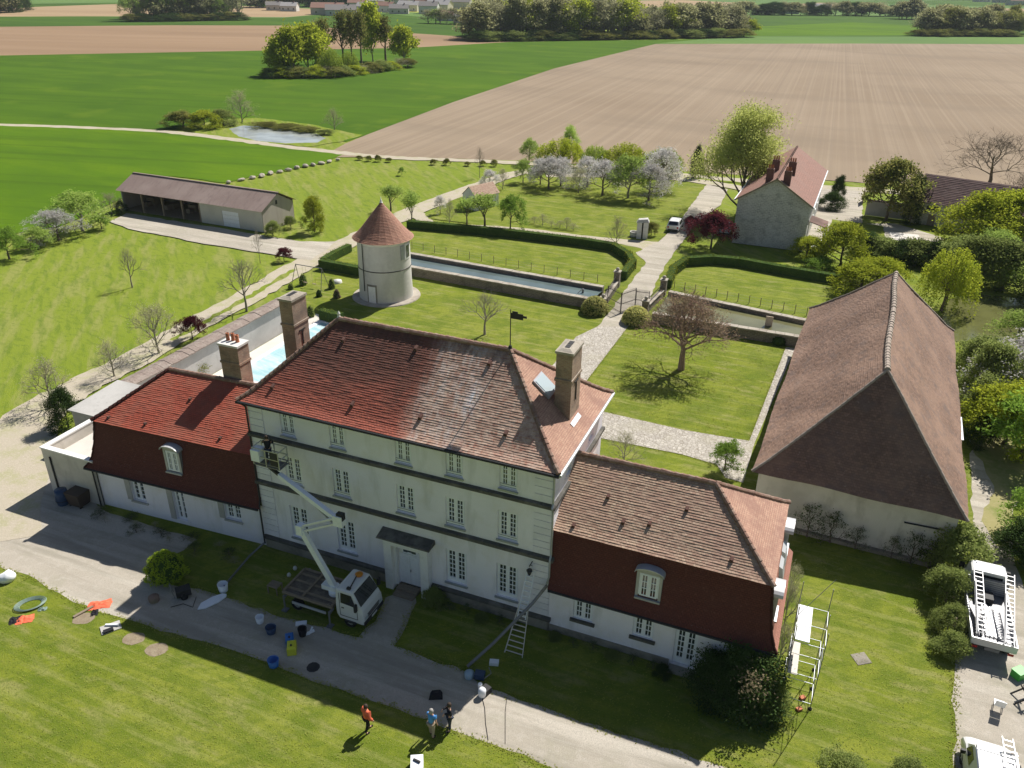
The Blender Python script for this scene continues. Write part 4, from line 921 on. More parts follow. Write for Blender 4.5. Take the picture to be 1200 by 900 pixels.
# ------------------------------------------------------------------ dovecote
DC = Vector((-14.03, 84.44, 0)); dv = thing('round_dovecote', 'round white tower with conical tiled roof on the lawn beside the canal', 'dovecote', DC)
s = MB(); s.lathe([(2.95, 0), (2.86, 2), (2.8, 6.75)], 48); part('wall', s, M['render_old'], dv, smooth=True)
s = MB(); s.lathe([(2.83, 3.50), (2.89, 3.52), (2.89, 3.60), (2.82, 3.62)], 48); part('string_course', s, M['stained'], dv, smooth=True)
s = MB(); s.lathe([(2.81, 6.35), (2.95, 6.55), (3.02, 6.72)], 48); part('cornice', s, M['dirtywhite'], dv, smooth=True)
b = MB(); rd = random.Random(2); prof = [(3.28, 6.68), (2.9, 7.0), (2.3, 7.62), (.0, 10.45)]
for k in range(24):
    t0, t1 = 2 * PI * k / 24, 2 * PI * (k + 1) / 24
    b.slope([(Vector((r * math.cos(t0), r * math.sin(t0), z)), Vector((r * math.cos(t1), r * math.sin(t1), z))) for r, z in [(3.28, 6.68), (2.9, 7.0), (2.3, 7.62), (.03, 10.42)]], course=.17, seg=.3, h=.035, jit=.012, rnd=rd)
part('conical_roof', b, M['tile_cone'], dv)
s = MB(); s.lathe([(.2, 0), (.1, .1), (.13, .22), (.04, .3), (.02, .6), (0, .6)], 10, (0, 0, 10.35)); part('finial', s, M['dirtywhite'], dv, smooth=True)
s = MB(); s.lathe([(3.75, .0), (3.7, .1), (2.9, .14)], 40); part('stone_apron', s, M['coping'], dv)
def curved(name, m, a, r, w_, z0, z1, th, label=None, parent=dv):
    s = MB(); da = w_ / r / 2
    s.lathe([(r, z0), (r + th, z0), (r + th, z1), (r, z1)], 6, a0=a - da, a1=a + da); 
    s.face([(r * math.cos(a - da), r * math.sin(a - da), z0), ((r + th) * math.cos(a - da), (r + th) * math.sin(a - da), z0), ((r + th) * math.cos(a - da), (r + th) * math.sin(a - da), z1), (r * math.cos(a - da), r * math.sin(a - da), z1)])
    s.face([(r * math.cos(a + da), r * math.sin(a + da), z0), ((r + th) * math.cos(a + da), (r + th) * math.sin(a + da), z0), ((r + th) * math.cos(a + da), (r + th) * math.sin(a + da), z1), (r * math.cos(a + da), r * math.sin(a + da), z1)])
    return part(name, s, M[m], parent, label=label)
aD = math.radians(-112)
curved('door_surround', 'plinth', aD, 2.9, 1.15, 0.1, 2.15, .05); curved('door', 'offwhite', aD, 2.9, .85, .1, 1.95, .08)
aW = math.radians(-20)
curved('window_surround', 'offwhite', aW, 2.81, 1.0, 4.6, 6.3, .06); curved('window', 'glass', aW, 2.82, .6, 4.8, 6.1, .08)
curved('shutter', 'zinc', aW - .32, 2.83, .5, 4.7, 6.2, .1)
s = MB(); a_ = math.radians(-131); s.tube([(2.92 * math.cos(a_), 2.92 * math.sin(a_), 6.6), (2.95 * math.cos(a_), 2.95 * math.sin(a_), 3.7), (2.98 * math.cos(a_), 2.98 * math.sin(a_), 1.3)], .05, 6); part('downpipe', s, M['dark'], dv)

# ------------------------------------------------------------------ hangar
HO = G(310, 272.5); hgr = thing('open_hangar', 'long low farm shed with grey corrugated roof, open bays and a white garage door', 'shed', HO, math.radians(-23.9))
HL, HD = 26.0, 6.6
s = MB(); wall_holes(s, (-11, 0, 0), (1, 0, 0), 11, 0, 2.85, [(3.9, 6.8, 0, 2.2)], .12); wall_holes(s, (-11, HD, 0), (0, -1, 0), HD, 0, 2.85, [], .1)
part('block_wall', s, M['shedwall'], hgr)
s = MB(); s.box(-HL, 0, HD - .1, HD, 0, 3.14); s.extr([(0.12, 0), (HD - .1, 0), (HD - .1, 2.98), (HD / 2, 4.62), (.12, 2.9)], -HL, -HL + .1, axis='x')
s.extr([(0, 0), (HD, 0), (HD, 2.9), (HD / 2, 4.62), (0, 2.9)], -.1, 0, axis='x'); part('cladding_wall', s, M['shedside'], hgr)
s = MB(); s.box(-.001, .03, 2.9, 3.25, 3.2, 3.75); part('gable_vent', s, M['dark'], hgr)
s = MB(); s.box(-HL + .1, -11.1, .1, HD - .1, .02, .06); part('earth_floor', s, M['soil_patch'], hgr)
s = MB(); s.box(-7.08, -4.22, .06, .1, .02, 2.18); gd = part('garage_door', s, M['white'], hgr)
for z in (.55, 1.1, 1.65): q = MB(); q.box(-7.05, -4.25, .045, .06, z - .015, z + .015); part('door_rib', q, M['dirtywhite'], gd)
for x in (-25.8, -22.0, -18.1, -14.4, -11.15):
    s = MB(); s.box(x - .1, x + .1, .0, .2, 0, 2.85); s.beam((x, .1, 2.2), (x, .9, 2.8), .1); part('post', s, M['wood'] if x > -25 else M['conc'], hgr)
s = MB(); s.box(-HL, -11, .02, .2, 2.75, 2.9); part('lintel_beam', s, M['wood'], hgr)
for y0, y1 in ((-.45, HD / 2), (HD + .35, HD / 2)):
    b = MB(); n_ = 220; sl = (4.78 - 2.95) / (HD / 2 + .45); 
    zt, zb = 4.78, 4.78 - sl * abs(y1 - y0)
    for k in range(n_ + 1):
        x = -HL - .35 + (HL + .7) * k / n_; w0 = .03 * math.cos(k * PI / 1.0); b.v += [(x, y0, zb + w0), (x, y1, zt + w0)]
        if k: b.f.append((2 * k - 2, 2 * k, 2 * k + 1, 2 * k - 1)); b.m.append(0)
    part('corrugated_roof', b, M['fibro'], hgr)
s = MB(); s.beam((-HL - .35, HD / 2, 4.8), (.35, HD / 2, 4.8), .3, .1); part('ridge_cap', s, M['fibro'], hgr)
for x in (-24.2, -20.3, -16.0, -12.8):
    s = MB(); s.box(x - .7, x + .7, 3.5, 5.5, 0, 1.0 + .3 * math.sin(x)); s.box(x - .4, x + .3, 2.6, 3.4, 0, .7)
    single('stored_crates', s, M['wood'], {-24.2: 'dark crates stored in the leftmost open bay of the shed', -20.3: 'dark crates in the second open bay of the shed', -16.0: 'dark crates in the third open bay of the shed', -12.8: 'dark crates in the open bay nearest the white wall'}[x], 'crates', HO, math.radians(-23.9))

# ------------------------------------------------------------------ neighbouring stone house
NO = G(861.7, 232.5, 6.0); NO.z = 0; NR = math.radians(-22.8)
nh = thing('stone_house', 'tall rubble-stone house with pinkish roof and rows of red chimneys', 'house', NO, NR)
NW, ND = 9.75, 24.5
s = MB(); s.extr([(.3, 0), (NW - .3, 0), (NW - .3, 5.95), (NW / 2, 8.85), (.3, 5.95)], .25, ND); part('wall', s, M['rubble'], nh)
for x0, x1 in ((0, NW / 2), (NW, NW / 2)):
    b = MB(); b.slope([(Vector((x0, 0 if x0 else ND + .2, 5.85)), Vector((x0, ND + .2 if x0 else 0, 5.85))), (Vector((x1, 0 if x0 else ND + .2, 9.0)), Vector((x1, ND + .2 if x0 else 0, 9.0)))], course=.32, seg=.6, h=.03, jit=.006); part('roof_slope', b, M['tile_house'], nh)
s = MB(); ridge_tiles(s, (NW / 2, 0, 9.0), (NW / 2, ND + .2, 9.0), .13, .4); part('ridge_tiles', s, M['tile_house'], nh, stuff=True)
s = MB(); s.beam((-.05, -.05, 5.85), (NW / 2, -.05, 9.0), .1, .18); s.beam((NW + .05, -.05, 5.85), (NW / 2, -.05, 9.0), .1, .18); part('verge_board', s, M['wood'], nh)
s = MB(); s.tube([(-.12, 0, 5.8), (-.12, ND, 5.8)], .09, 6); part('gutter', s, M['white'], nh)
s = MB(); s.tube([(NW + .1, 0, 5.8), (NW + .1, ND, 5.8)], .09, 6); part('gutter', s, M['white'], nh)
M['redbrick'] = brick_mat('dark_red_brick', (.16, .06, .045), (.12, .045, .035), (.2, .12, .1))
for x, y, w2 in ((3.75, 1.8, .9), (6.0, 1.3, .9), (3.7, 8.0, 1.0), (5.9, 7.6, 1.0), (1.6, 13.0, .9)):
    zb = 5.8 + 3.1 * (1 - abs(x - NW / 2) / (NW / 2)); s = MB(); s.box(x - w2 / 2, x + w2 / 2, y - .3, y + .3, zb - .4, 9.9 if x > 2 else 8.6); c = part('chimney', s, M['redbrick'], nh)
    for dx in (-.28, 0, .28): q = MB(); q.lathe([(.12, 0), (.09, .45), (.1, .5)], 8, (x + dx * w2, y, 9.9 if x > 2 else 8.6)); part('chimney_pot', q, M['pot'], c)
s = MB(); s.box(NW - .28, NW - .2, .35, .5, 3.5, 4.1); part('wall_vent', s, M['dark'], nh)
s = MB(); s.hexa([(NW - .25, 3.5, 3.1), (NW + 2.0, 3.5, 2.5), (NW + 2.0, 7.0, 2.5), (NW - .25, 7.0, 3.1), (NW - .25, 3.5, 3.2), (NW + 2.0, 3.5, 2.6), (NW + 2.0, 7.0, 2.6), (NW - .25, 7.0, 3.2)]); part('lean_to_roof', s, M['tile_house'], nh)
for y in (3.6, 6.9): s = MB(); s.box(NW + 1.85, NW + 1.97, y - .06, y + .06, 0, 2.55); part('lean_to_post', s, M['white'], nh)
for y in (10, 14, 18): s = MB(); s.box(NW - .31, NW - .22, y, y + 1.1, 3.3, 4.9); part('window', s, M['white'], nh); s = MB(); s.box(NW - .31, NW - .22, y, y + 1.1, .9, 2.3); part('window', s, M['white'], nh)
NP = lambda x, y, z=0: NO + Vector((math.cos(NR), math.sin(NR), 0)) * x + Vector((-math.sin(NR), math.cos(NR), 0)) * y + Vector((0, 0, z))
for i, (x, y, lab) in enumerate(((11.0, 1.2, 'white garden table by the corner of the stone house'), (10.9, 3.9, 'white garden table beneath the lean-to roof'))):
    t = thing('garden_table', lab, 'table', NP(x, y), NR, 'garden tables by the stone house'); s = MB(); s.box(-.6, .6, -.9, .9, .7, .76); part('table_top', s, M['white'], t)
    for a, c in ((-1, -1), (1, -1), (1, 1), (-1, 1)): q = MB(); q.box(a * .5 - .03, a * .5 + .03, c * .8 - .03, c * .8 + .03, 0, .7); part('leg', q, M['white'], t)

# far right farm building
FO = G(1071, 262); FR = math.radians(-35); 
fo = Vector((58.4, 117.9, 0)); FR = math.atan2(114.967 - 118.244, 60.975 - 58.27) + math.radians(12)
fb = thing('dark_roofed_barn', 'long stone outbuilding with dark tiled roof at the right edge behind the trees', 'barn', fo, FR)
s = MB(); s.extr([(0, 0), (7.4, 0), (7.4, 3.4), (3.7, 6.3), (0, 3.4)], 0, 26, axis='x'); part('wall', s, M['rubble'], fb)
for y0, y1 in ((-.3, 3.7), (7.7, 3.7)):
    b = MB(); P0, P1 = ((-.3, y0, 3.25), (26, y0, 3.25)) if y0 < 0 else ((26, y0, 3.25), (-.3, y0, 3.25)); Q0, Q1 = ((-.3, y1, 6.5), (26, y1, 6.5)) if y0 < 0 else ((26, y1, 6.5), (-.3, y1, 6.5))
    b.slope([(P0, P1), (Q0, Q1)], course=.3, seg=.6, h=.03, jit=.01); part('roof_slope', b, M['tile_farm'], fb)
s = MB(); s.box(1.8, 3.4, -.05, -.003, 2.2, 2.8); part('hatch', s, M['dark'], fb)
s = MB(); s.box(2.2, 3.2, -.04, -.003, 0, 1.6); part('door', s, M['wood'], fb)
lw_ = G(1010, 262); gwl = thing('yard_wall', 'grey rendered yard wall behind the big bronze-green tree', 'wall', G(1013, 252), math.radians(-26))
s = MB(); s.box(0, 7.5, 0, .35, 0, 2.2); part('wall', s, M['conc'], gwl); s = MB(); s.box(-.1, 7.6, -.1, .45, 2.203, 2.35); part('coping', s, M['tile_farm'], gwl)
gp = thing('board_gate', 'brown boarded gate beside the yard entrance', 'gate', G(1011, 240), math.radians(70)); s = MB()
for k in range(9): q = MB(); q.box(k * .3, k * .3 + .28, 0, .06, .05, 2.2); part('board', q, M['redbark'], gp)

# little white shed by the orchard track
SO = Vector((-7.9, 122.6, 0)); SR = math.radians(-44)
sh = thing('small_shed', 'tiny white shed with tiled gable roof beside the pale track', 'shed', SO, SR)
s = MB(); s.extr([(0, 0), (2.9, 0), (2.9, 2.1), (1.45, 3.35), (0, 2.1)], 0, 4.8); part('wall', s, M['render'], sh)
for x0 in (-.15, 3.05):
    A, B_ = (Vector((x0, -.1, 2.0)), Vector((x0, 4.95, 2.0))); C_, D2 = (Vector((1.45, -.1, 3.42)), Vector((1.45, 4.95, 3.42)))
    b = MB(); b.slope([(A, B_), (C_, D2)] if x0 > 0 else [(B_, A), (D2, C_)], course=.2, seg=.4); part('roof_slope', b, M['tile_pink'], sh)
s = MB(); s.box(.9, 1.8, -.04, -.003, 0, 1.8); part('door', s, M['zinc'], sh)

# ------------------------------------------------------------------ canal
def canal(nm_lab, near, far, cats):
    n0, n1 = G(*near[0]), G(*near[1]); f0, f1 = G(*far[0], 1.0), G(*far[1], 1.0); f0.z = f1.z = 0
    ca = thing('moat_wall', cats[0], 'wall', n0, math.atan2((n1 - n0).y, (n1 - n0).x)); L = (n1 - n0).length; rr = random.Random(int(L))
    s = MB(); s.box(0, L, 0, .5, 0, .98); part('wall', s, M['rubble_dark'], ca)
    x = 0; k = 0; s2 = MB()
    while x < L - .2:
        l_ = min(rr.uniform(.6, 1.1), L - x); z = 1.0 + rr.uniform(-.01, .02); q = MB(); q.box(x + .015, x + l_ - .015, -.06, .58, z - .02, z + .1); part('coping_stone', q, M['coping'], ca); x += l_
    cb = thing('moat_wall', cats[1], 'wall', f0, math.atan2((f1 - f0).y, (f1 - f0).x)); L = (f1 - f0).length
    s = MB(); s.box(0, L, 0, .5, 0, 1.0); part('wall', s, M['rubble_dark'], cb); x = 0
    while x < L - .2:
        l_ = min(rr.uniform(.8, 1.3), L - x); q = MB(); q.box(x + .015, x + l_ - .015, -.05, .6, 1.0, 1.11 + rr.uniform(-.01, .01)); part('coping_stone', q, M['coping'], cb); x += l_
    return n0, n1, f0, f1
a = canal('', [(470, 321), (690, 361.5)], [(462, 295), (706, 337.5)], ['near rubble retaining wall of the left moat below the pale coping', 'far wall of the left moat along the fenced lawn'])
b_ = canal('', [(763, 378.5), (945, 409)], [(783, 343), (945, 377)], ['near brown retaining wall of the right moat beside the budding tree', 'far wall of the right moat with the small plank'])
M['canalw'] = water_mat('grey_blue_moat_water', (.14, .185, .18), .1); M['canalg'] = water_mat('green_moat_water', (.17, .165, .08), .1)
for (n0, n1, f0, f1), mm in ((a, 'canalw'), (b_, 'canalg')):
    s = MB(); s.face([(n0.x, n0.y, .66), (n1.x, n1.y, .66), (f1.x, f1.y, .66), (f0.x, f0.y, .66)]); setting('moat_water', s, M[mm])
p = G(901, 379, .9); s = MB(); s.box(-.35, .35, -.08, .0, -.25, 1.0); single('wooden_sluice_board', s, M['plank'], 'small yellowish board standing at the far edge of the right moat', 'board', (p.x, p.y, .66), math.radians(-24))
p = G(683, 343, .66); s = MB(); s.tube([(0, 0, 0), (0, 0, .5)], .12, 8); s.tube([(-.05, 0, .5), (-.6, -.3, .1)], .04, 5); single('moat_pump', s, M['greysteel'], 'small grey pump standing in the water at the moat end by the gate', 'pump', (p.x, p.y, .6))
# wire fences beside the moats
def wire_fence(label, pts, h, n):
    P = [G(*q) for q in pts]; t = thing('wire_fence', label, 'fence', P[0]); o = P[0]
    for i in range(n + 1):
        u = i / n * (len(P) - 1); k = min(int(u), len(P) - 2); p = P[k].lerp(P[k + 1], u - k) - o
        q = MB(); q.box(p.x - .03, p.x + .03, p.y - .03, p.y + .03, 0, h); part('fence_post', q, M['wood'], t)
    q = MB()
    for z in (.25, .55, .85): q.tube([tuple(x - o + Vector((0, 0, z))) for x in P], .008, 3)
    part('fence_wire', q, M['greysteel'], t)
wire_fence('low wire fence along the far edge of the left moat', [(470, 289), (700, 331)], 1.0, 16)
wire_fence('low wire fence along the far edge of the right moat', [(790, 338), (945, 370)], 1.0, 12)

# ------------------------------------------------------------------ foliage
def leaf_mesh(name, cen, size, m, seed, flat=0.0, extra=None):
    r = np.random.RandomState(seed); n = len(cen); c = np.asarray(cen, dtype=np.float64)
    a = r.normal(size=(n, 3)); a[:, 2] *= (1 - flat); a /= np.linalg.norm(a, axis=1)[:, None]
    t = r.normal(size=(n, 3)); b = np.cross(a, t); b /= np.linalg.norm(b, axis=1)[:, None]
    s = size * r.uniform(.6, 1.3, n)[:, None]; a *= s; b *= s * .62; b[:, 2] *= (1 - flat)
    v = np.stack([c - a, c - b * .9 + a * .1, c + a, c + b], 1).reshape(-1, 3)
    me = bpy.data.meshes.new(name); me.vertices.add(4 * n); me.vertices.foreach_set('co', v.ravel())
    me.loops.add(4 * n); me.loops.foreach_set('vertex_index', np.arange(4 * n, dtype=np.int32))
    me.polygons.add(n); me.polygons.foreach_set('loop_start', np.arange(0, 4 * n, 4, dtype=np.int32))
    me.update(calc_edges=True); me.materials.append(m); return me
def grow(mb, rng, p, d, L, r, depth, K, tips, mids):
    q = p + d * L * .5 + Vector((rng.gauss(0, 1), rng.gauss(0, 1), rng.gauss(0, .5))) * L * K['wig']
    e = q + (d + Vector((0, 0, K['up'] * .3))).normalized() * L * .5
    r = max(r, .012)
    mb.tube([p, q, e], [r, r * .8, r * .6], 5 if depth > 2 else (4 if depth > 1 else 3), cap=False)
    if depth <= 1: mids.append(e); mids.append(q)
    if depth == 0: tips.append(e); return
    n = K['n'] if depth < K['depth'] else K['n0']
    ph = rng.uniform(0, 2 * PI)
    for i in range(n):
        t = ph + 2 * PI * i / n + rng.uniform(-.4, .4); sp = K['spread'] * rng.uniform(.6, 1.25)
        ax = d.orthogonal().normalized(); ay = d.cross(ax); nd = (d * math.cos(sp) + (ax * math.cos(t) + ay * math.sin(t)) * math.sin(sp)); nd.z += K['up']; nd.normalize()
        st = e if rng.random() < .6 else q.lerp(e, .4)
        grow(mb, rng, st, nd, L * K['len'] * rng.uniform(.75, 1.2), r * .6, depth - 1, K, tips, mids)
KIND = {
 # trunk, depth, n0, n, spread, up, len, wig ; leaves: material, per tip, sigma, size ; bark
 'climb':   dict(tr=.04, depth=3, n0=5, n=3, spread=.8, up=.15, len=.8, wig=.12, lf='dark', k=9, sig=.4, size=.16, bark='bark'),
 'round':   dict(tr=.22, depth=4, n0=5, n=3, spread=.75, up=.12, len=.72, wig=.07, lf='spring', k=19, sig=.34, size=.17, bark='bark'),
 'olive':   dict(tr=.12, depth=4, n0=6, n=3, spread=.85, up=.06, len=.72, wig=.08, lf='olive', k=27, sig=.42, size=.17, bark='bark'),
 'yellow':  dict(tr=.10, depth=4, n0=6, n=3, spread=.9, up=.08, len=.70, wig=.08, lf='yellow', k=27, sig=.38, size=.16, bark='bark'),
 'mixed':   dict(tr=.14, depth=4, n0=6, n=3, spread=.8, up=.1, len=.74, wig=.08, lf='mixed', k=27, sig=.42, size=.18, bark='bark'),
 'dark':    dict(tr=.05, depth=3, n0=7, n=4, spread=.9, up=.1, len=.72, wig=.06, lf='dark', k=80, sig=.5, size=.125, bark='bark'),
 'shrub':   dict(tr=.03, depth=3, n0=7, n=4, spread=.95, up=.12, len=.75, wig=.08, lf='olive', k=44, sig=.5, size=.2, bark='bark'),
 'light':   dict(tr=.16, depth=4, n0=5, n=3, spread=.75, up=.15, len=.72, wig=.07, lf='light', k=16, sig=.36, size=.16, bark='palebark'),
 'sapling': dict(tr=.25, depth=3, n0=4, n=3, spread=.5, up=.3, len=.75, wig=.08, lf='light', k=22, sig=.5, size=.2, bark='bark'),
 'blossom': dict(tr=.13, depth=4, n0=5, n=3, spread=.8, up=.12, len=.72, wig=.08, lf='blossom', k=20, sig=.3, size=.115, bark='bark'),
 'twiggy':  dict(tr=.05, depth=4, n0=6, n=3, spread=.7, up=.14, len=.78, wig=.1, lf='budgrey', k=7, sig=.3, size=.09, bark='palebark'),
 'bare':    dict(tr=.2, np=4, depth=5, n0=4, n=3, spread=.62, up=.16, len=.72, wig=.08, lf=None, k=0, sig=.3, size=.1, bark='palebark'),
 'baredark':dict(tr=.2, np=4, depth=6, n0=4, n=3, spread=.72, up=.1, len=.76, wig=.09, lf=None, k=0, sig=.3, size=.1, bark='bark'),
 'budding': dict(tr=.2, np=9, lead=.5, L=1.5, depth=6, n0=5, n=3, spread=.72, up=.13, len=.72, wig=.07, lf='bud_red', k=2, sig=.25, size=.055, bark='redbark'),
 'purple':  dict(tr=.2, depth=4, n0=5, n=3, spread=.8, up=.1, len=.7, wig=.07, lf='purple', k=30, sig=.36, size=.17, bark='bark'),
 'poplar':  dict(tr=.07, lead=.66, L=2.3, np=6, depth=4, n0=9, n=3, spread=.62, up=.26, len=.76, wig=.07, lf='poplar', k=75, sig=.5, size=.085, bark='bark'),
 'wood':    dict(tr=.03, lead=.6, L=2.6, depth=3, n0=5, n=3, spread=.6, up=.25, len=.74, wig=.07, lf='wood', k=48, sig=.75, size=.34, bark='palebark'),
 'woodyellow':  dict(tr=.03, lead=.6, L=2.6, depth=3, n0=5, n=3, spread=.6, up=.25, len=.74, wig=.07, lf='yellow', k=44, sig=.7, size=.32, bark='palebark'),
 'woodgrey': dict(tr=.03, lead=.6, L=2.4, depth=4, n0=5, n=3, spread=.5, up=.3, len=.74, wig=.07, lf='budgrey', k=5, sig=.5, size=.2, bark='palebark'),
 'tallthin': dict(tr=.3, lead=.8, L=1.7, np=8, depth=3, n0=4, n=3, spread=.5, up=.3, len=.62, wig=.06, lf='mixed', k=12, sig=.5, size=.2, bark='bark'),
}
_tc = {}
def tree_template(kind, var):
    key = (kind, var)
    if key in _tc: return _tc[key]
    K = KIND[kind]; rng = random.Random(hash(kind) % 1000 if False else sum(map(ord, kind)) * 13 + var); mb = MB(); tips = []; mids = []
    if kind == 'willow': pass
    L0 = 10 * K['tr']; Lt = 10 * K.get('lead', .5); nP = K['n0'] + K.get('np', 4)
    mb.tube([(0, 0, -.1), (rng.uniform(-.1, .1), rng.uniform(-.1, .1), L0 * .6), (0, 0, L0), (rng.uniform(-.3, .3), rng.uniform(-.3, .3), (L0 + Lt) / 2), (rng.uniform(-.4, .4), rng.uniform(-.4, .4), Lt)], [.26, .2, .17, .12, .05], 7, cap=False)
    for i in range(nP):
        u = i / (nP - 1); t = i * 2.4 + rng.uniform(-.3, .3); sp = (K['spread'] / .75) * (1.3 * (1 - u) + .3 * u) * rng.uniform(.8, 1.15)
        d = Vector((math.cos(t) * math.sin(sp), math.sin(t) * math.sin(sp), max(-.1, math.cos(sp)) + K['up'])).normalized()
        grow(mb, rng, Vector((0, 0, L0 + (Lt - L0) * u * .95)), d, K.get('L', 2.3) * (1 - .38 * u) * rng.uniform(.8, 1.15), .11 * (1 - .4 * u), K['depth'] - 1, K, tips, mids)
    tm = mb.mesh('trunk', M[K['bark']])
    pts = np.array([tuple(t) for t in tips]); allp = np.array([tuple(t) for t in tips + mids])
    cm = None
    if K['lf']:
        r = np.random.RandomState(var + 5); base = allp if K['k'] > 3 else pts
        # thin some clumps so that the sky or lawn shows through
        keep = r.rand(len(base)) > .2; base = base[keep]
        per = np.maximum(1, (K['k'] * .5 * r.uniform(.3, 1.7, len(base))).astype(int)) if K['k'] > 3 else np.full(len(base), K['k'])
        cen = np.repeat(base, per, axis=0); cen = cen + r.normal(size=cen.shape) * K['sig'] * np.array([1, 1, .7])
        cen[:, 2] = np.maximum(cen[:, 2], .15)
        cm = leaf_mesh('crown', cen, K['size'], LM[K['lf']], var)
        allp = np.vstack([allp, cen])
    lo, hi = np.percentile(allp, 2, axis=0), np.percentile(allp, 98, axis=0)
    wd = max(hi[0] - lo[0], hi[1] - lo[1]); ht = hi[2]
    _tc[key] = (tm, cm, wd, ht); return _tc[key]
def willow_template(var, leaf='willow', drop=.62):
    key = ('willow', var, leaf)
    if key in _tc: return _tc[key]
    rng = random.Random(var); mb = MB(); cen = []
    mb.tube([(0, 0, -.1), (.1, 0, 1.5), (0, .1, 3)], [.35, .28, .2], 7, cap=False)
    for i in range(150):
        t = rng.uniform(0, 2 * PI); rad = 3.6 * math.sqrt(rng.random()); top = 10 * math.sqrt(max(.05, 1 - (rad / 4.4) ** 2)) * rng.uniform(.88, 1)
        x, y = rad * math.cos(t), rad * math.sin(t)
        if i < 26: mb.tube([(0, 0, 2.6), (x * .4, y * .4, top * .6), (x, y, top)], [.12, .07, .02], 4, cap=False)
        L = top * rng.uniform(.35, drop + .1 + .3 * (rad / 3.6) ** 2); n = int(L * 13)
        for k in range(n):
            u = k / n; cen.append((x * (1 + .12 * u) + rng.gauss(0, .16), y * (1 + .12 * u) + rng.gauss(0, .16), top - u * L))
    cm = leaf_mesh('crown', cen, .15, LM[leaf], var)
    # stretch leaves downward so they hang
    _tc[key] = (mb.mesh('trunk', M['bark']), cm, 8.2, 10.0); return _tc[key]
TG = {}
def tree(name, kind, px, H_, W2, label, cat='tree', group=None, var=None, rz=None):
    var = (int(px[0]) % 3) if var is None else var
    T = willow_template(var, *( {'willow': ('willow',), 'willowyellow': ('yellow',)}[kind])) if kind.startswith('willow') else tree_template(kind, var)
    loc = G(*px) if len(px) == 2 else Vector(px)
    o = tag(link(name, None, None, loc, rz if rz is not None else (px[0] * 1.7) % 6.28), label, cat, group)
    o.scale = (W2 / T[2], W2 / T[2], H_ / T[3])
    link('trunk' if cat == 'tree' else 'stems', T[0], o)
    if T[1]: link('crown' if cat == 'tree' else 'foliage', T[1], o)
    return o

def blob_shrub(name, px, rx, ry, h, lf, label, n=1600, size=.085, cat='shrub', group=None, z0=0.0, seed=None, lift_=.0, leafmats=None):
    r = np.random.RandomState(seed if seed is not None else int(px[0] + px[1]) % 977); loc = G(*px) if len(px) == 2 else Vector(px)
    th = r.rand(n) * 2 * PI; cz = r.rand(n); rad = np.sqrt(1 - cz ** 2)
    q = np.stack([np.cos(th) * rad * rx, np.sin(th) * rad * ry, lift_ + cz * (h - lift_)], 1)
    bump = 1 + .10 * np.sin(th * 5 + cz * 7) + .08 * np.sin(th * 9 - cz * 11) - .16 * r.rand(n)
    q[:, 0] *= bump; q[:, 1] *= bump; q[:, 2] *= (1 - .12 * r.rand(n))
    o = tag(link(name, None, None, loc), label, cat, group)
    link('foliage', leaf_mesh('foliage', q, size, LM[lf], int(px[0])), o)
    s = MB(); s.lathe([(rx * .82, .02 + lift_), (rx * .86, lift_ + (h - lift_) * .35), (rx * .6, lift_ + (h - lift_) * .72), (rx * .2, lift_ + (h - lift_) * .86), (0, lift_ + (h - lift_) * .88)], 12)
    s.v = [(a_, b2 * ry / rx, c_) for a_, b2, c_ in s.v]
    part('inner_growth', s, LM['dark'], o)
    if lift_: s = MB(); s.tube([(0, 0, 0), (0, 0, lift_ + .3)], .1, 6); part('stem', s, M['bark'], o)
    return o
def hedge(label, px, w_, h_, lf='hedge', density=110, size=.06):
    P = [G(*q) if len(q) == 2 else Vector(q) for q in px]; o = tag(link('clipped_hedge', None, None, P[0]), label, 'hedge')
    P = [p - P[0] for p in P]; mb = MB(); cen = []; r = random.Random(len(label))
    for i in range(len(P) - 1):
        a_, c_ = P[i], P[i + 1]; d = (c_ - a_).normalized(); n_ = Vector((-d.y, d.x, 0)); L = (c_ - a_).length; e = w_ * .4
        A, C_ = a_ - d * (e if i else 0), c_ + d * e
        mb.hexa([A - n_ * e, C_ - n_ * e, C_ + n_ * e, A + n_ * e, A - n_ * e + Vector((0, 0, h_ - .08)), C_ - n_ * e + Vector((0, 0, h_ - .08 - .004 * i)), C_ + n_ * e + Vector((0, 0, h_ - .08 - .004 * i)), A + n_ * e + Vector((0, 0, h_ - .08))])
        for k in range(int(L * density)):
            u = r.uniform(-.3, L + .3); s_ = r.random()
            if s_ < .36: off, z = r.choice((-1, 1)) * (w_ / 2 + r.gauss(0, .025)), r.uniform(0, h_)
            else: off, z = r.uniform(-w_ / 2, w_ / 2), h_ + r.gauss(0, .025)
            if s_ > .92: off, z = r.choice((-1, 1)) * w_ / 2, r.uniform(0, h_)
            cen.append(tuple(a_ + d * u + n_ * off + Vector((0, 0, z))))
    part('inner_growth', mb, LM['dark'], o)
    link('foliage', leaf_mesh('foliage', cen, size, LM[lf], 3, flat=.2), o); return o
hedge('long clipped hedge shading the fenced lawn north of the left moat', [(478, 267), (540, 272.5), (597, 278), (683, 288.5), (718, 294)], 1.1, 1.15)
hedge('short sunlit yellow-green hedge corner by the left gate pillar', [(719, 294.5), (736, 305), (741, 314), (731, 327)], .95, 1.15, 'hedgey')
hedge('short sunlit yellow hedge leading from the right gate pillar', [(782, 338), (788, 322), (803, 311)], 1.0, 1.15, 'hedgey')
hedge('long dark clipped hedge below the stone house', [(803, 311), (835, 309), (867, 312), (920, 322), (980, 332)], 1.1, 1.15)
hedge('dark clipped hedge just left of the round tower', [(376, 314), (398, 318), (424, 323)], 1.0, 1.15)
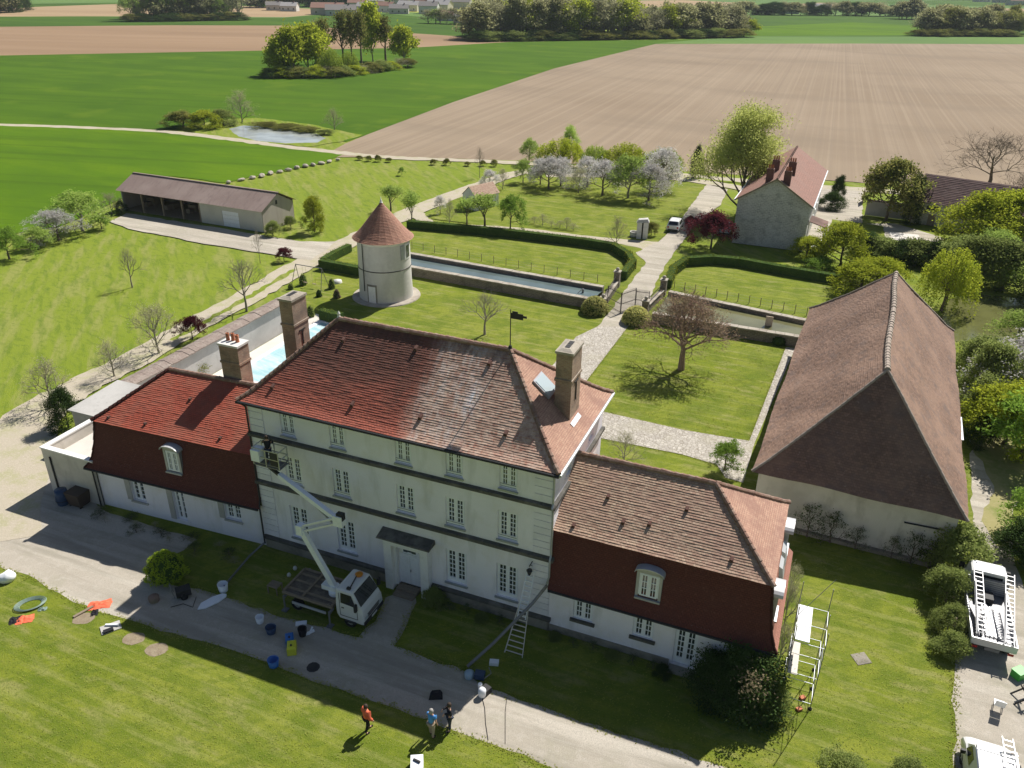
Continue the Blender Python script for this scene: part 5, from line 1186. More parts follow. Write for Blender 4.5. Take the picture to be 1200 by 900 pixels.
hedge('sunlit clipped hedge behind the round tower beside the pale track', [(379, 311), (392, 303), (408, 295)], .9, 1.0)
hedge('little dark hedge between the pool and the dovecote lawn', [(377, 375), (388, 378), (398, 380)], .9, 1.3)
hedge('thin low hedge behind the main roof ridge', [(398, 381), (425, 385), (452, 390)], .5, .6)
for (px, r_, lab) in (((697, 366), 1.45, 'round yellow-flecked shrub left of the iron gate'), ((745, 378), 1.45, 'round yellow-flecked shrub right of the iron gate')):
    o = blob_shrub('round_shrub', px, r_, r_, 1.7, 'olive', lab, 1500, .1)
    r = np.random.RandomState(int(px[0])); n = 1200; th = r.rand(n) * 6.28; cz = .12 + .88 * r.rand(n); rad = np.sqrt(1 - cz ** 2)
    link('pale_young_leaves', leaf_mesh('pale_young_leaves', np.stack([np.cos(th) * rad * r_ * 1.02, np.sin(th) * rad * r_ * 1.02, cz * 1.75], 1), .12, LM['bloomyellow'], 4), o)
blob_shrub('round_shrub', (197, 680), 1.15, 1.05, 2.1, 'lime', 'bright green clipped ball shrub at the edge of the house shadow', 5200, .05, lift_=.4)
for i, (x, y, r_, h_, lab) in enumerate([(341, 338, .3, .6, 'small conical bush at the left leg of the swing frame'), (355.5, 333, .45, 1.3, 'largest small evergreen bush below the swing beam'), (389, 338, .38, 1.2, 'small evergreen bush right of the swing frame'), (374, 347.5, .3, .8, 'small round bush between the swing frame and the dovecote shadow'), (364.5, 371, .4, 1.3, 'upright evergreen bush behind the tall west chimney'), (688, 303, .5, .7, 'tiny dark bush at the left end of the hedge corner')][:5]):
    blob_shrub('evergreen_bush', (x, y), r_, r_, h_, 'olive' if i != 3 else 'dark', lab, 500, .07)
blob_shrub('flowering_bush', (395, 349), .38, .38, 1.0, 'tanflower', 'small orange-pink bush just above the dovecote shadow', 400, .09)
blob_shrub('evergreen_bush', (912.5, 403), .75, .7, .9, 'dark', 'dark round bush beside the moat wall near the barn corner', 600, .09)

# trees and shrubs, one by one: name, kind, foot, height, width, label
TREES = [
 ('bare_tree', 'bare', (155, 336), 4.5, 2.8, 'slender leafless tree alone on the left meadow'),
 ('bare_tree', 'bare', (289, 364), 5.6, 4.2, 'leafless tree beside the track left of the tall chimney'),
 ('bare_tree', 'bare', (568, 392), 4.5, 4.2, 'small leafless tree on the lawn behind the main roof'),
 ('budding_tree', 'budding', (798, 433), 6.9, 7.0, 'round reddish budding tree on the court lawn with dark shadow'),
 ('young_tree', 'yellow', (369, 271), 4.6, 3.0, 'young yellow-green tree right of the long shed'),
 ('bare_tree', 'bare', (562, 208), 5.2, 1.6, 'thin leafless tree by the ploughed field edge'),
 ('young_tree', 'round', (471, 205), 1.3, 1.2, 'very small bush in the middle of the far lawn'),
 ('blossom_tree', 'blossom', (643, 221), 5.0, 6.2, 'white blossoming orchard tree at the left end of the orchard'),
 ('blossom_tree', 'blossom', (657, 218), 4.6, 4.8, 'white blossoming orchard tree second from the left end of the orchard'),
 ('blossom_tree', 'blossom', (633, 216), 4.2, 4.0, 'small blossoming tree at the extreme left of the orchard row'),
 ('twiggy_tree', 'twiggy', (678, 226), 4.0, 4.2, 'thin greyish orchard tree between the two groups of blossom'),
 ('blossom_tree', 'blossom', (688, 219), 4.8, 5.0, 'white blossoming tree just right of the orchard gap'),
 ('blossom_tree', 'blossom', (706, 229), 5.4, 6.6, 'largest white blossoming tree in the middle of the orchard'),
 ('orchard_tree', 'light', (736, 232), 6.4, 6.6, 'grey-green orchard tree between the white blossoming trees'),
 ('blossom_tree', 'blossom', (760, 235), 5.6, 6.6, 'front blossoming tree at the right end of the orchard'),
 ('blossom_tree', 'blossom', (775, 222), 6.6, 6.6, 'rear blossoming tree at the right end of the orchard'),
 ('willow_tree', 'willowyellow', (656, 196), 5.6, 9.5, 'wide bright green willow behind the left orchard trees'),
 ('young_tree', 'light', (667, 190), 6.5, 3.4, 'slim pale green tree rising above the wide willow'),
 ('young_tree', 'light', (620, 192), 4.5, 3.6, 'small pale green tree left of the wide willow'),
 ('willow_tree', 'willow', (697, 199), 4.6, 6.0, 'round bright green willow behind the orchard gap'),
 ('willow_tree', 'willowyellow', (733, 202), 5.4, 9.5, 'broad bright green willow behind the middle of the orchard'),
 ('willow_tree', 'willow', (775, 204), 4.8, 8.0, 'pale green willow behind the right end of the orchard'),
 ('conifer_tree', 'dark', (815, 208), 5.2, 2.2, 'small dark upright tree left of the great willow'),
 ('young_tree', 'sapling', (483, 263), 4.4, 2.4, 'sapling at the left end of the hedge path row'),
 ('young_tree', 'twiggy', (527, 263), 3.6, 2.2, 'thin sapling left of the small white shed'),
 ('young_tree', 'sapling', (547, 264), 3.8, 2.4, 'sapling in front of the small white shed'),
 ('young_tree', 'sapling', (568, 267), 4.6, 3.4, 'leafy sapling right of the small white shed'),
 ('young_tree', 'round', (598, 271), 4.8, 3.8, 'fullest green sapling on the hedge path'),
 ('young_tree', 'twiggy', (722, 288), 4.0, 2.8, 'thin sapling at the right end of the long hedge'),
 ('young_tree', 'sapling', (458, 247), 3.6, 3.2, 'pale sapling beyond the dovecote roof'),
 ('blossom_tree', 'blossom', (516, 250), 2.6, 1.8, 'small pinkish blossoming tree left of the white shed'),
 ('blossom_tree', 'blossom', (574, 226), 3.6, 3.2, 'pinkish blossoming tree above the white shed'),
 ('young_tree', 'twiggy', (589, 222), 3.4, 2.4, 'thin sapling right above the white shed'),
 ('young_tree', 'light', (613, 214), 3.8, 3.4, 'pale sapling by the track near the orchard'),
 ('great_willow', 'poplar', (866, 252), 15.0, 11.0, 'tallest tree, a pale yellow-green willow beside the stone house'),
 ('purple_tree', 'purple', (833, 291), 4.6, 5.4, 'dark purple-leaved tree beside the white car'),
 ('purple_shrub', 'purple', (808, 270), 2.0, 2.0, 'small dark red shrub just right of the white car'),
 ('yellow_tree', 'yellow', (984, 312), 5.2, 6.4, 'bright yellow-green tree below the stone house yard'),
 ('yellow_bush', 'yellow', (1008, 342), 3.4, 7.0, 'bright yellow bush behind the barn roof peak'),
 ('yellow_bush', 'yellow', (1034, 338), 3.4, 6.0, 'second bright yellow bush right behind the barn roof peak'),
 ('bronze_tree', 'mixed', (1038, 258), 8.4, 8.0, 'big bronze-green tree in front of the dark farm building'),
 ('ivy_tree', 'dark', (1066, 262), 6.6, 2.2, 'dark ivy-clad tree against the dark farm building gable'),
 ('bare_oak', 'baredark', (1158, 218), 8.5, 13.5, 'wide leafless tree behind the dark farm building'),
 ('bare_oak', 'baredark', (1196, 268), 8.0, 10.0, 'leafless twiggy tree at the right edge before the dark roof'),
 ('maple_tree', 'yellow', (1142, 288), 7.0, 9.0, 'broad yellow-green tree left of the right-edge thicket'),
 ('maple_tree', 'yellow', (1180, 288), 7.2, 9.0, 'broad yellow-green tree at the right edge below the dark roof'),
 ('weeping_willow', 'willowyellow', (1104, 364), 7.4, 6.6, 'weeping yellow willow at the left bank of the green pond'),
 ('green_tree', 'olive', (1141, 332), 5.4, 6.2, 'olive green tree behind the green pond'),
 ('green_tree', 'olive', (1174, 340), 5.6, 6.6, 'spreading olive tree overhanging the green pond'),
 ('green_tree', 'light', (1206, 346), 5.4, 6.6, 'green tree at the right edge above the pond'),
 ('green_tree', 'light', (1162, 314), 4.6, 6.0, 'mid-green tree between the maple and the pond trees'),
 ('green_tree', 'olive', (1120, 318), 4.2, 6.0, 'low dark green tree behind the weeping willow'),
 ('leafy_shrub', 'light', (1192, 404), 3.2, 5.4, 'bright leafy shrub at the near bank of the green pond'),
 ('blossom_tree', 'blossom', (1190, 470), 5.6, 8.6, 'white blossoming tree right of the great barn'),
 ('green_tree', 'olive', (1157, 470), 5.2, 5.4, 'olive green tree pressed against the barn side'),
 ('yellow_tree', 'yellow', (1176, 520), 4.6, 6.0, 'yellow-green tree right of the barn below the blossom'),
 ('green_tree', 'round', (1196, 540), 5.6, 7.4, 'green tree at the right edge below the blossoming tree'),
 ('blue_shrub', 'shrub', (1141, 440), 3.6, 3.6, 'grey-green shrub by the far barn corner'),
 ('blue_shrub', 'shrub', (1147, 492), 3.8, 3.0, 'dark green shrub along the barn side eave'),
 ('dark_shrub', 'dark', (1150, 520), 2.6, 2.4, 'darkest shrub at the bend of the barn eave'),
 ('dark_shrub', 'dark', (1094, 312), 3.0, 4.6, 'dark shrub left of the weeping willow'),
 ('dark_shrub', 'dark', (1200, 655), 2.4, 3.4, 'dark shrub at the right edge beside the drive'),
 ('green_shrub', 'round', (1212, 625), 2.8, 4.0, 'bright shrub at the right edge below the pale verge'),
 ('bare_bush', 'twiggy', (186, 414), 4.8, 5.0, 'wide grey twiggy bush outside the garden wall'),
 ('bare_bush', 'twiggy', (134, 441), 3.4, 3.6, 'small twiggy bush above the flat roof'),
 ('bare_bush', 'twiggy', (62, 477), 4.2, 4.4, 'twiggy bush beside the dark shrub at the left yard'),
 ('dark_shrub', 'dark', (80, 500), 3.2, 2.5, 'dark evergreen shrub at the corner of the flat-roofed annex'),
 ('red_shrub', 'purple', (226, 398), 2.2, 2.4, 'dark reddish shrub outside the garden wall'),
 ('bronze_shrub', 'mixed', (221, 440), 2.2, 3.4, 'bronze green shrub inside the garden wall by the red roof'),
 ('field_tree', 'round', (11, 303), 3.6, 5.0, 'round green tree at the left edge of the bright field'),
 ('field_shrub', 'light', (45, 291), 2.6, 4.0, 'low yellowish shrub between two field-edge trees'),
 ('blossom_tree', 'blossom', (69, 281), 3.8, 6.0, 'whitish blossoming tree on the edge of the bright field'),
 ('field_tree', 'light', (97, 270), 5.0, 7.0, 'pale green tree nearest the long shed on the field edge'),
 ('field_shrub', 'round', (119, 268), 1.8, 3.0, 'low green shrub at the forecourt corner'),
 ('bare_bush', 'twiggy', (131, 250), 3.0, 4.0, 'brown twiggy bush left of the long shed'),
 ('dark_shrub', 'dark', (143, 250), 1.8, 1.6, 'small dark shrub at the left end wall of the shed'),
 ('red_shrub', 'bud_' if False else 'purple', (333, 306), 1.6, 1.8, 'small dark red shrub beside the pale track'),
 ('bare_tree', 'bare', (305, 308), 4.4, 1.2, 'very thin leafless sapling in front of the shed forecourt'),
 ('green_shrub', 'olive', (320, 276), 1.9, 2.8, 'green shrub against the shed gable'),
 ('green_shrub', 'olive', (341, 267), 1.6, 2.2, 'second green shrub by the far corner of the shed gable'),
 ('pond_tree', 'twiggy', (284, 143), 7.0, 7.5, 'pale twiggy tree behind the west pond'),
 ('pond_bush', 'mixed', (215, 149), 3.4, 7.0, 'bronze bush at the left end of the west pond bank'),
 ('pond_bush', 'yellow', (240, 150), 3.6, 7.0, 'yellowish bush on the west pond bank'),
 ('pond_bush', 'olive', (262, 147), 3.4, 6.0, 'olive bush left of the west pond water'),
 ('pond_bush', 'mixed', (310, 149), 1.0, 6.0, 'low brown bush behind the west pond'),
 ('pond_bush', 'mixed', (335, 151), 1.0, 6.0, 'low bush at the middle of the west pond rear bank'),
 ('pond_bush', 'mixed', (360, 154), 1.0, 6.0, 'low bush at the right of the west pond rear bank'),
 ('pond_bush', 'olive', (380, 158), 1.0, 4.5, 'low bush at the right tip of the west pond'),
 ('pond_tree', 'twiggy', (392, 152), 4.5, 5.0, 'small pale tree right of the west pond'),
 ('dark_shrub', 'dark', (974, 244), 2.4, 4.0, 'dark shrub row behind the stone house yard'),
 ('dark_shrub', 'dark', (981, 232), 3.4, 2.0, 'dark upright yew beside the yard entrance'),
 ('dark_shrub', 'dark', (1015, 298), 2.6, 4.6, 'dark shrub left in the row below the yard lawn'),
 ('dark_shrub', 'shrub', (1033, 303), 2.6, 4.6, 'olive shrub second in the row below the yard lawn'),
 ('dark_shrub', 'dark', (1052, 306), 2.6, 4.6, 'dark shrub third in the row below the yard lawn'),
 ('dark_shrub', 'shrub', (1072, 308), 2.8, 4.6, 'olive shrub at the right end of the row below the yard lawn'),
 ('green_shrub', 'yellow', (945, 300), 2.4, 4.4, 'yellowish shrub at the foot of the stone house corner'),
 ('green_shrub', 'spring' if False else 'round', (960, 318), 1.6, 4.0, 'low green shrub behind the right clipped hedge'),
 ('apple_sapling', 'round', (849, 551), 2.2, 2.4, 'small leafy tree on the narrow lawn behind the east wing'),
 ('blossom_sapling', 'twiggy', (731, 543), 2.6, 2.6, 'pale twiggy sapling behind the east wing ridge'),
 ('drive_bush', 'shrub', (1117, 668), 3.0, 3.4, 'largest dark bush at the barn corner by the drive'),
 ('drive_bush', 'olive', (1108, 704), 2.2, 2.4, 'second bush down along the east drive'),
 ('drive_bush', 'olive', (1110, 738), 1.6, 1.9, 'third bush down along the east drive'),
 ('drive_bush', 'shrub', (1113, 765), 1.2, 1.7, 'lowest of the bushes along the east drive'),
 ('bottom_bush', 'olive', (987, 918), 1.6, 2.2, 'bush at the bottom edge right of the gravel'),
 ('bottom_bush', 'olive', (1058, 918), 1.4, 2.0, 'smaller bush at the bottom edge near the east drive'),
]
for t in TREES:
    nm, kd, px, h_, w2, lab = t
    tree(nm, kd, px, h_, w2, lab, 'tree' if not any(k in nm for k in ('shrub', 'bush')) else 'shrub')
# the large dark bush at the east wing, with faded flower heads
o = tree('wall_bush', 'dark', (870, 814), 3.1, 3.9, 'huge dark bush with faded flower heads against the east wing', 'shrub', var=1)
c = G(882, 800, 2.6); r = np.random.RandomState(8)
me = leaf_mesh('flower_heads', r.normal(size=(260, 3)) * [.36, .36, .3] + [0, 0, 0], .07, LM['tanflower'], 2); fh = link('flower_heads', me, o)
fh['kind'] = 'stuff'; _d = c - o.location; _c, _s = math.cos(-o.rotation_euler.z), math.sin(-o.rotation_euler.z)
fh.location = ((_d.x * _c - _d.y * _s) / o.scale.x, (_d.x * _s + _d.y * _c) / o.scale.y, _d.z / o.scale.z); fh.scale = [1 / q for q in o.scale]
tree('wall_bush', 'dark', (842, 812), 2.2, 2.8, 'dark bush left of the huge flowering bush', 'shrub', var=0)
tree('wall_bush', 'shrub', (902, 835), 1.8, 1.8, 'pale-tipped bush in front of the east wing corner', 'shrub', var=2)
tree('wall_bush', 'dark', (775, 790), .5, .9, 'low dark plant beside the french window step', 'shrub', var=2)
for i, (x, y, z) in enumerate([(-11.62 + .2, 2.0, 0), (-11.6, 5.4, 0), (-11.6, 7.0, 0)]):
    p = CP(12.0, y); tree('climbing_rose', 'twiggy', tuple(p), 3.0, 1.6, ['straggly climber at the near end of the east gable', 'straggly climber in the middle of the east gable', 'straggly climber at the far end of the east gable'][i], 'shrub')
bX = Vector((math.sin(BB), -math.cos(BB), 0)); bY = Vector((math.cos(BB), math.sin(BB), 0))
for i, (x, h_, w2) in enumerate([(-7.6, 2.4, 2.2), (-6.2, 2.2, 2.2), (-4.7, 1.6, 1.3), (-2.6, 1.6, 1.2), (-1.5, 2.2, 1.8), (-.5, 2.0, 1.8)]):
    p = BO + bX * x - bY * .35; tree('wall_climber', 'climb', tuple(p), h_, w2 * .95, 'dark climbing plant %s along the front wall of the great barn' % ['first from the left', 'second from the left', 'third from the left', 'fourth from the left', 'fifth from the left', 'nearest the drive'][i], 'shrub')
ORD = ['first', 'second', 'third', 'fourth', 'fifth', 'sixth', 'seventh', 'eighth', 'ninth', 'tenth', 'eleventh', 'twelfth', 'thirteenth', 'fourteenth', 'fifteenth', 'sixteenth']
# weeds by the west wing
for i, x in enumerate(np.linspace(-31, -19.5, 15)):
    p = CP(x + .3 * math.sin(i * 5), -1.2 - .5 * (i % 3)); tree('weed_clump', 'climb' if i % 2 else 'twiggy', tuple(p), .25 + .15 * (i % 3), .7 + .4 * (i % 2), ORD[i] + ' weed clump from the left along the foot of the west wing', 'weeds', 'weed clumps along the west wing', var=i % 3)
for i, x in enumerate(np.linspace(-6.6, -1.6, 6)):
    p = CP(x, -.5 - .2 * (i % 2)); tree('border_plant', 'climb' if i % 3 else 'shrub', tuple(p), .95 if i == 0 else .3 + .12 * (i % 3), 1.3 if i == 0 else .7, ORD[i] + ' low dark plant right of the front door below the facade windows', 'shrub', 'border plants at the foot of the main facade', var=i % 3)
for i, x in enumerate(np.linspace(.6, 6.0, 6)):
    p = CP(x, -.45 - .1 * (i % 2)); tree('border_plant', 'climb' if i % 3 else 'shrub', tuple(p), .28 + .12 * (i % 3), .65, ORD[i] + ' low dark plant from the left below the east wing windows', 'shrub', 'border plants at the foot of the east wing', var=i % 3)
# grove in the green field
rg = random.Random(21)
GR = [('wood_tree', 'woodyellow', (345, 88), 14.3, 12.6, 'rounded yellow-green tree at the left of the field grove'), ('wood_tree', 'woodyellow', (362, 86), 15.1, 11.8, 'rounded yellow-green tree second from the left in the field grove'),
      ('wood_tree', 'woodyellow', (330, 88), 10.1, 9.2, 'low tree at the far left tip of the field grove'), ('wood_tree', 'willow', (388, 89), 9.2, 9.2, 'pale green willow in front of the field grove'), ('wood_tree', 'willow', (410, 86), 7.6, 7.6, 'second pale green willow in front of the field grove'),
      ('wood_tree', 'tallthin', (381, 78), 16.0, 6.7, 'tall brownish tree behind the pale willow of the grove'), ('wood_tree', 'tallthin', (403, 78), 18.5, 6.7, 'tall thin tree at the middle of the field grove'), ('wood_tree', 'tallthin', (413, 77), 18.5, 5.9, 'tall thin tree right of the grove middle'),
      ('wood_tree', 'tallthin', (424, 78), 18.5, 6.7, 'tall thin tree left of the highest grove tree'), ('wood_tree', 'woodyellow', (437, 72), 20.2, 9.2, 'highest yellow-green tree of the field grove'), ('wood_tree', 'tallthin', (452, 72), 16.0, 7.6, 'brown thin tree right of the highest grove tree'),
      ('wood_tree', 'woodyellow', (474, 74), 12.6, 10.1, 'yellow rounded tree at the right end of the field grove'), ('wood_tree', 'woodgrey', (370, 75), 14.3, 7.6, 'bare grey tree at the back of the field grove')]
for nm, kd, px, h_, w2, lab in GR: tree(nm, kd, px, h_, w2, lab)
for i in range(16):
    u = i / 15; x = 318 + 160 * u; y = 91.5 - 12 * max(0, (u - .45) / .55) - .8; tree('grove_bush', ['olive', 'yellow', 'twiggy', 'mixed'][i % 4], (x, y), 2.6 + rg.random() * 1.4, 8, ORD[i] + ' low bush from the left in the undergrowth of the field grove', 'shrub', 'bushes under the field grove', var=i % 3)
def wood_row(label, x0, x1, y0, y1, n, h_, w2, kinds, group, rows=2, dy=-2.2):
    for r_ in range(rows):
        for i in range(n):
            u = (i + .5 * (r_ % 2) + rg.uniform(-.3, .3)) / n; x = x0 + (x1 - x0) * u; y = y0 + (y1 - y0) * u + dy * r_
            kd = rg.choice(kinds); adj = {'wood': 'leafy olive-green', 'woodgrey': 'half-bare grey', 'woodyellow': 'yellow-green', 'dark': 'dark evergreen', 'mixed': 'bronze', 'light': 'pale green', 'olive': 'olive-green'}[kd]
            tree('woodland_tree', kd, (x, y), h_ * rg.uniform(.8, 1.2), w2 * rg.uniform(.8, 1.2), adj + ' ' + label.replace('tree in the long wood at', ('front-row' if r_ == 0 else 'rear') + ' tree of the wood at').replace('small grey ', '').replace('pale poplar', 'poplar'), 'tree', group, var=rg.randrange(3), rz=rg.uniform(0, 6))
WK = ['wood', 'woodgrey', 'woodgrey', 'woodyellow', 'wood', 'woodgrey']
wood_row('tree in the long wood at the far edge of the green field', 562, 740, 46, 44.5, 22, 17, 15, WK, 'trees of the long far wood', 3)
wood_row('bush in the undergrowth below the long far wood', 560, 880, 48, 43.2, 30, 4.2, 15, ['mixed', 'olive', 'dark'], 'undergrowth of the long far wood', 1)
wood_row('bush in the undergrowth below the upper right wood', 1080, 1196, 42.2, 42.8, 13, 4, 13, ['mixed', 'olive'], 'undergrowth of the upper right wood', 1)
wood_row('bush in the undergrowth of the upper left copse', 155, 285, 25.2, 23.3, 14, 4.5, 14, ['dark', 'mixed'], 'undergrowth of the upper left copse', 1)
wood_row('tree in the long wood at the far edge of the green field', 740, 868, 44.5, 40, 15, 14, 14, WK, 'trees of the long far wood', 2)
wood_row('low tree at the tapering end of the long wood', 858, 886, 41, 40, 4, 7, 10, WK, 'trees at the tip of the long far wood', 1)
wood_row('tree in the far wood at the upper right', 1080, 1196, 41, 41.5, 14, 14, 14, ['wood', 'woodgrey', 'wood', 'mixed'], 'trees of the upper right wood', 2)
wood_row('small grey tree left of the upper right wood', 1052, 1084, 22, 23, 6, 14, 16, ['woodgrey', 'wood'], 'grey trees beyond the upper right wood', 1)
wood_row('pale poplar in the far copse at the upper left', 155, 285, 24.5, 22.5, 18, 20, 13, ['woodgrey', 'light', 'woodgrey', 'wood'], 'trees of the upper left copse', 2)
wood_row('tree in the copse at the upper left corner', -12, 22, 15, 14, 5, 20, 20, ['wood', 'dark'], 'trees of the corner copse', 2)
wood_row('distant hedge-line tree near the village', 285, 420, 9, 7, 18, 16, 20, ['wood', 'woodgrey', 'dark'], 'trees around the village', 1)
wood_row('distant village garden tree', 430, 640, 6, 4, 24, 16, 22, ['wood', 'woodgrey', 'dark'], 'garden trees of the village', 1)
wood_row('distant village tree in front of the houses', 500, 560, 27, 29, 7, 9, 12, ['woodgrey', 'light'], 'trees in front of the village', 1)
wood_row('distant tree line beyond the right-hand fields', 860, 1060, 17, 19, 20, 10, 18, ['wood', 'dark', 'woodgrey'], 'tree line beyond the right-hand fields', 1)
wood_row('tree on the hazy horizon plain', 640, 1250, -2, 0, 26, 22, 60, ['wood', 'dark'], 'trees on the hazy plain', 1)
wood_row('tree on the hazy horizon plain at the left', -50, 620, -6, -4, 26, 24, 60, ['wood', 'dark'], 'trees on the hazy plain at the left', 1)
# village houses
wallm = [mat('village_wall_a', (.55, .51, .45), rough=.9), mat('village_wall_b', (.62, .60, .56), rough=.9)]; roofm = [mat('village_roof_a', (.30, .17, .13), rough=.9), mat('village_roof_b', (.22, .20, .19), rough=.9), mat('village_roof_c', (.38, .36, .35), rough=.9)]
def vhouse(px, L, D, h_, i, label, group):
    t = thing('village_house', label, 'house', G(*px), rg.uniform(-.5, .3), group); s = MB(); s.extr([(-D / 2, 0), (D / 2, 0), (D / 2, h_), (0, h_ + D * .3), (-D / 2, h_)], -L / 2, L / 2, axis='x'); part('wall', s, wallm[i % 2], t)
    for sg in (-1, 1):
        s = MB(); e = .4; s.hexa([(-L / 2 - e, sg * (D / 2 + e), h_ - .1), (L / 2 + e, sg * (D / 2 + e), h_ - .1), (L / 2 + e, 0, h_ + D * .3 + .1), (-L / 2 - e, 0, h_ + D * .3 + .1), (-L / 2 - e, sg * (D / 2 + e), h_ + .15), (L / 2 + e, sg * (D / 2 + e), h_ + .15), (L / 2 + e, 0, h_ + D * .3 + .4), (-L / 2 - e, 0, h_ + D * .3 + .4)]); part('roof', s, roofm[i % 3], t)
    for k in range(3): s = MB(); s.box(-L / 3 + k * L / 3 - .6, -L / 3 + k * L / 3 + .6, -D / 2 - .06, -D / 2 - .003, 1.2, 2.6); part('window', s, M['glass'], t)
    s = MB(); s.box(L / 4, L / 4 + .9, -.4, .4, h_ + D * .25, h_ + D * .3 + 1.4); part('chimney', s, M['redbrick'], t)
VG = 'houses of the distant village'
VH = [((385, 17), 26, 12, 5), ((400, 18), 24, 12, 4), ((430, 15), 16, 10, 5), ((452, 14), 18, 10, 5), ((468, 16), 16, 10, 4), ((480, 13), 20, 11, 5), ((495, 12), 16, 10, 5), ((503, 16), 16, 11, 6), ((515, 14), 22, 12, 6), ((525, 24), 14, 9, 4), ((535, 10), 34, 16, 6), ((545, 27), 14, 9, 4), ((560, 8), 40, 18, 6), ((580, 6), 22, 12, 5), ((440, 7), 18, 11, 5), ((470, 6), 18, 11, 5), ((322, 12), 14, 9, 4), ((340, 13), 14, 9, 4), ((420, 10), 18, 11, 5), ((600, 4), 26, 14, 5), ((960, 14), 22, 12, 4), ((925, 16), 18, 10, 4), ((1175, 3), 30, 14, 6), ((1150, 2), 24, 14, 6), ((1190, 6), 24, 14, 6)]
for i, (px, L_, D2, h_) in enumerate(VH): vhouse(px, L_, D2, h_, i, 'small pale distant house with a %s roof in the village at the horizon' % ['red', 'dark grey', 'light grey'][i % 3], VG)
# pale boulders between field and lawn
rs = random.Random(4)
for i, (x, y) in enumerate([(268, 214.5), (283, 211.5), (296, 209), (307, 207), (317, 204), (328, 202), (338, 200), (348, 197.5), (358, 195.5), (367, 194), (377, 192), (386, 190), (396, 188)]):
    bm = bmesh.new(); bmesh.ops.create_icosphere(bm, subdivisions=2, radius=.55)
    sc_ = (rs.uniform(.8, 1.5), rs.uniform(.7, 1.1), rs.uniform(.5, .8))
    for v in bm.verts: v.co = Vector((v.co.x * sc_[0], v.co.y * sc_[1], max(-.1, v.co.z * sc_[2]) + .15)) * (1 + rs.uniform(-.1, .1))
    me = bpy.data.meshes.new('boulder'); bm.to_mesh(me); bm.free(); me.materials.append(M['coping'])
    tag(link('boulder', me, None, G(x, y), rs.uniform(0, 6)), 'pale limestone boulder, ' + ORD[i] + ' from the shed in the line between crop and lawn', 'boulder', 'boulders lining the bright crop field')
for i, (x, y) in enumerate([(421, 187), (432, 188.5), (443, 189), (456, 189.5), (508, 192.5), (523, 193), (548, 194), (566, 194), (579, 194.5)]):
    tree('verge_shrub', 'mixed', (x, y), .7 + .2 * (i % 3), 1.3, ORD[i] + ' tiny dark shrub from the left on the farm track verge', 'shrub', 'tiny shrubs along the farm track', var=i % 3)
for i, (x, y) in enumerate([(626, 262), (636, 264), (646, 266.5), (656, 267), (664, 268), (672, 270)]):
    tree('rose_bush', 'twiggy', (x, y), 1.0 + (.6 if i in (1, 4) else 0), 1.8, ORD[i] + ' straggly bush from the left in the row on the orchard lawn', 'shrub', 'straggly bushes in a row on the orchard lawn', var=i % 3)

# ------------------------------------------------------------------ entrance gate of the court
def px_line(a, c): A, B_ = G(*a), G(*c); return A, (B_ - A).length, math.atan2((B_ - A).y, (B_ - A).x)
def iron_panel(parent, L, h, n, x0=0.0):
    s = MB(); s.box(x0, x0 + L, -.02, .02, .08, .13); s.box(x0, x0 + L, -.02, .02, h * .45, h * .45 + .05); s.box(x0, x0 + L, -.02, .02, h - .12, h - .07); s.box(x0, x0 + .06, -.03, .03, 0, h + .1); s.box(x0 + L - .06, x0 + L, -.03, .03, 0, h + .1); part('gate_frame', s, M['iron'], parent)
    for k in range(1, n):
        x = x0 + L * k / n; q = MB(); q.tube([(x, 0, .1), (x, 0, h + .05)], .022, 4, cap=False); q.tube([(x, 0, h + .05), (x, 0, h + .2)], [.03, .004], 4); part('bar', q, M['iron'], parent)
for (a_, c_, h, n, lab) in (((711, 358), (727, 367), 2.2, 14, 'left leaf of the wrought-iron court gate'), ((727, 367), (744, 361), 2.2, 14, 'right leaf of the wrought-iron court gate'), ((744, 360), (760, 362), 1.9, 12, 'fixed iron panel at the right of the court gate')):
    A, L, an = px_line(a_, c_); t = thing('iron_gate', lab, 'gate', A, an); iron_panel(t, L, h, n)
for (px, h, lab) in (((722.5, 336), 2.1, 'left stone gate pillar at the far side of the moat bridge'), ((776.5, 346), 2.1, 'right stone gate pillar at the far side of the moat bridge'), ((756, 366), 1.6, 'small stone pillar right of the iron gate by the round shrub'), ((706, 362), 1.5, 'small stone pillar left of the iron gate by the round shrub')):
    t = thing('gate_pillar', lab, 'pillar', G(*px), math.radians(-22)); s = MB(); s.box(-.32, .32, -.32, .32, 0, h - .3); part('shaft', s, M['rubble_dark'], t)
    s = MB(); s.box(-.4, .4, -.4, .4, h - .297, h - .18); part('cap', s, M['coping'], t); s = MB(); s.lathe([(.1, h - .18), (.24, h), (.16, h + .18), (0, h + .22)], 10); part('stone_ball', s, M['coping'], t, smooth=True)
for (a_, c_, lab) in (((722, 337), (706, 361), 'left parapet of the moat bridge with iron railing'), ((776, 347), (757, 366), 'right parapet of the moat bridge with iron railing')):
    A, L, an = px_line(a_, c_); t = thing('bridge_parapet', lab, 'parapet', A, an); s = MB(); s.box(.3, L - .3, -.22, .22, 0, .75); part('wall', s, M['rubble_dark'], t)
    s = MB(); s.box(.3, L - .3, -.28, .28, .753, .85); part('coping', s, M['coping'], t)
    s = MB(); s.box(.3, L - .3, -.02, .02, 1.45, 1.5)
    for k in range(18): x = .35 + (L - .7) * k / 17; s.box(x - .012, x + .012, -.012, .012, .85, 1.55)
    part('railing', s, M['iron'], t)
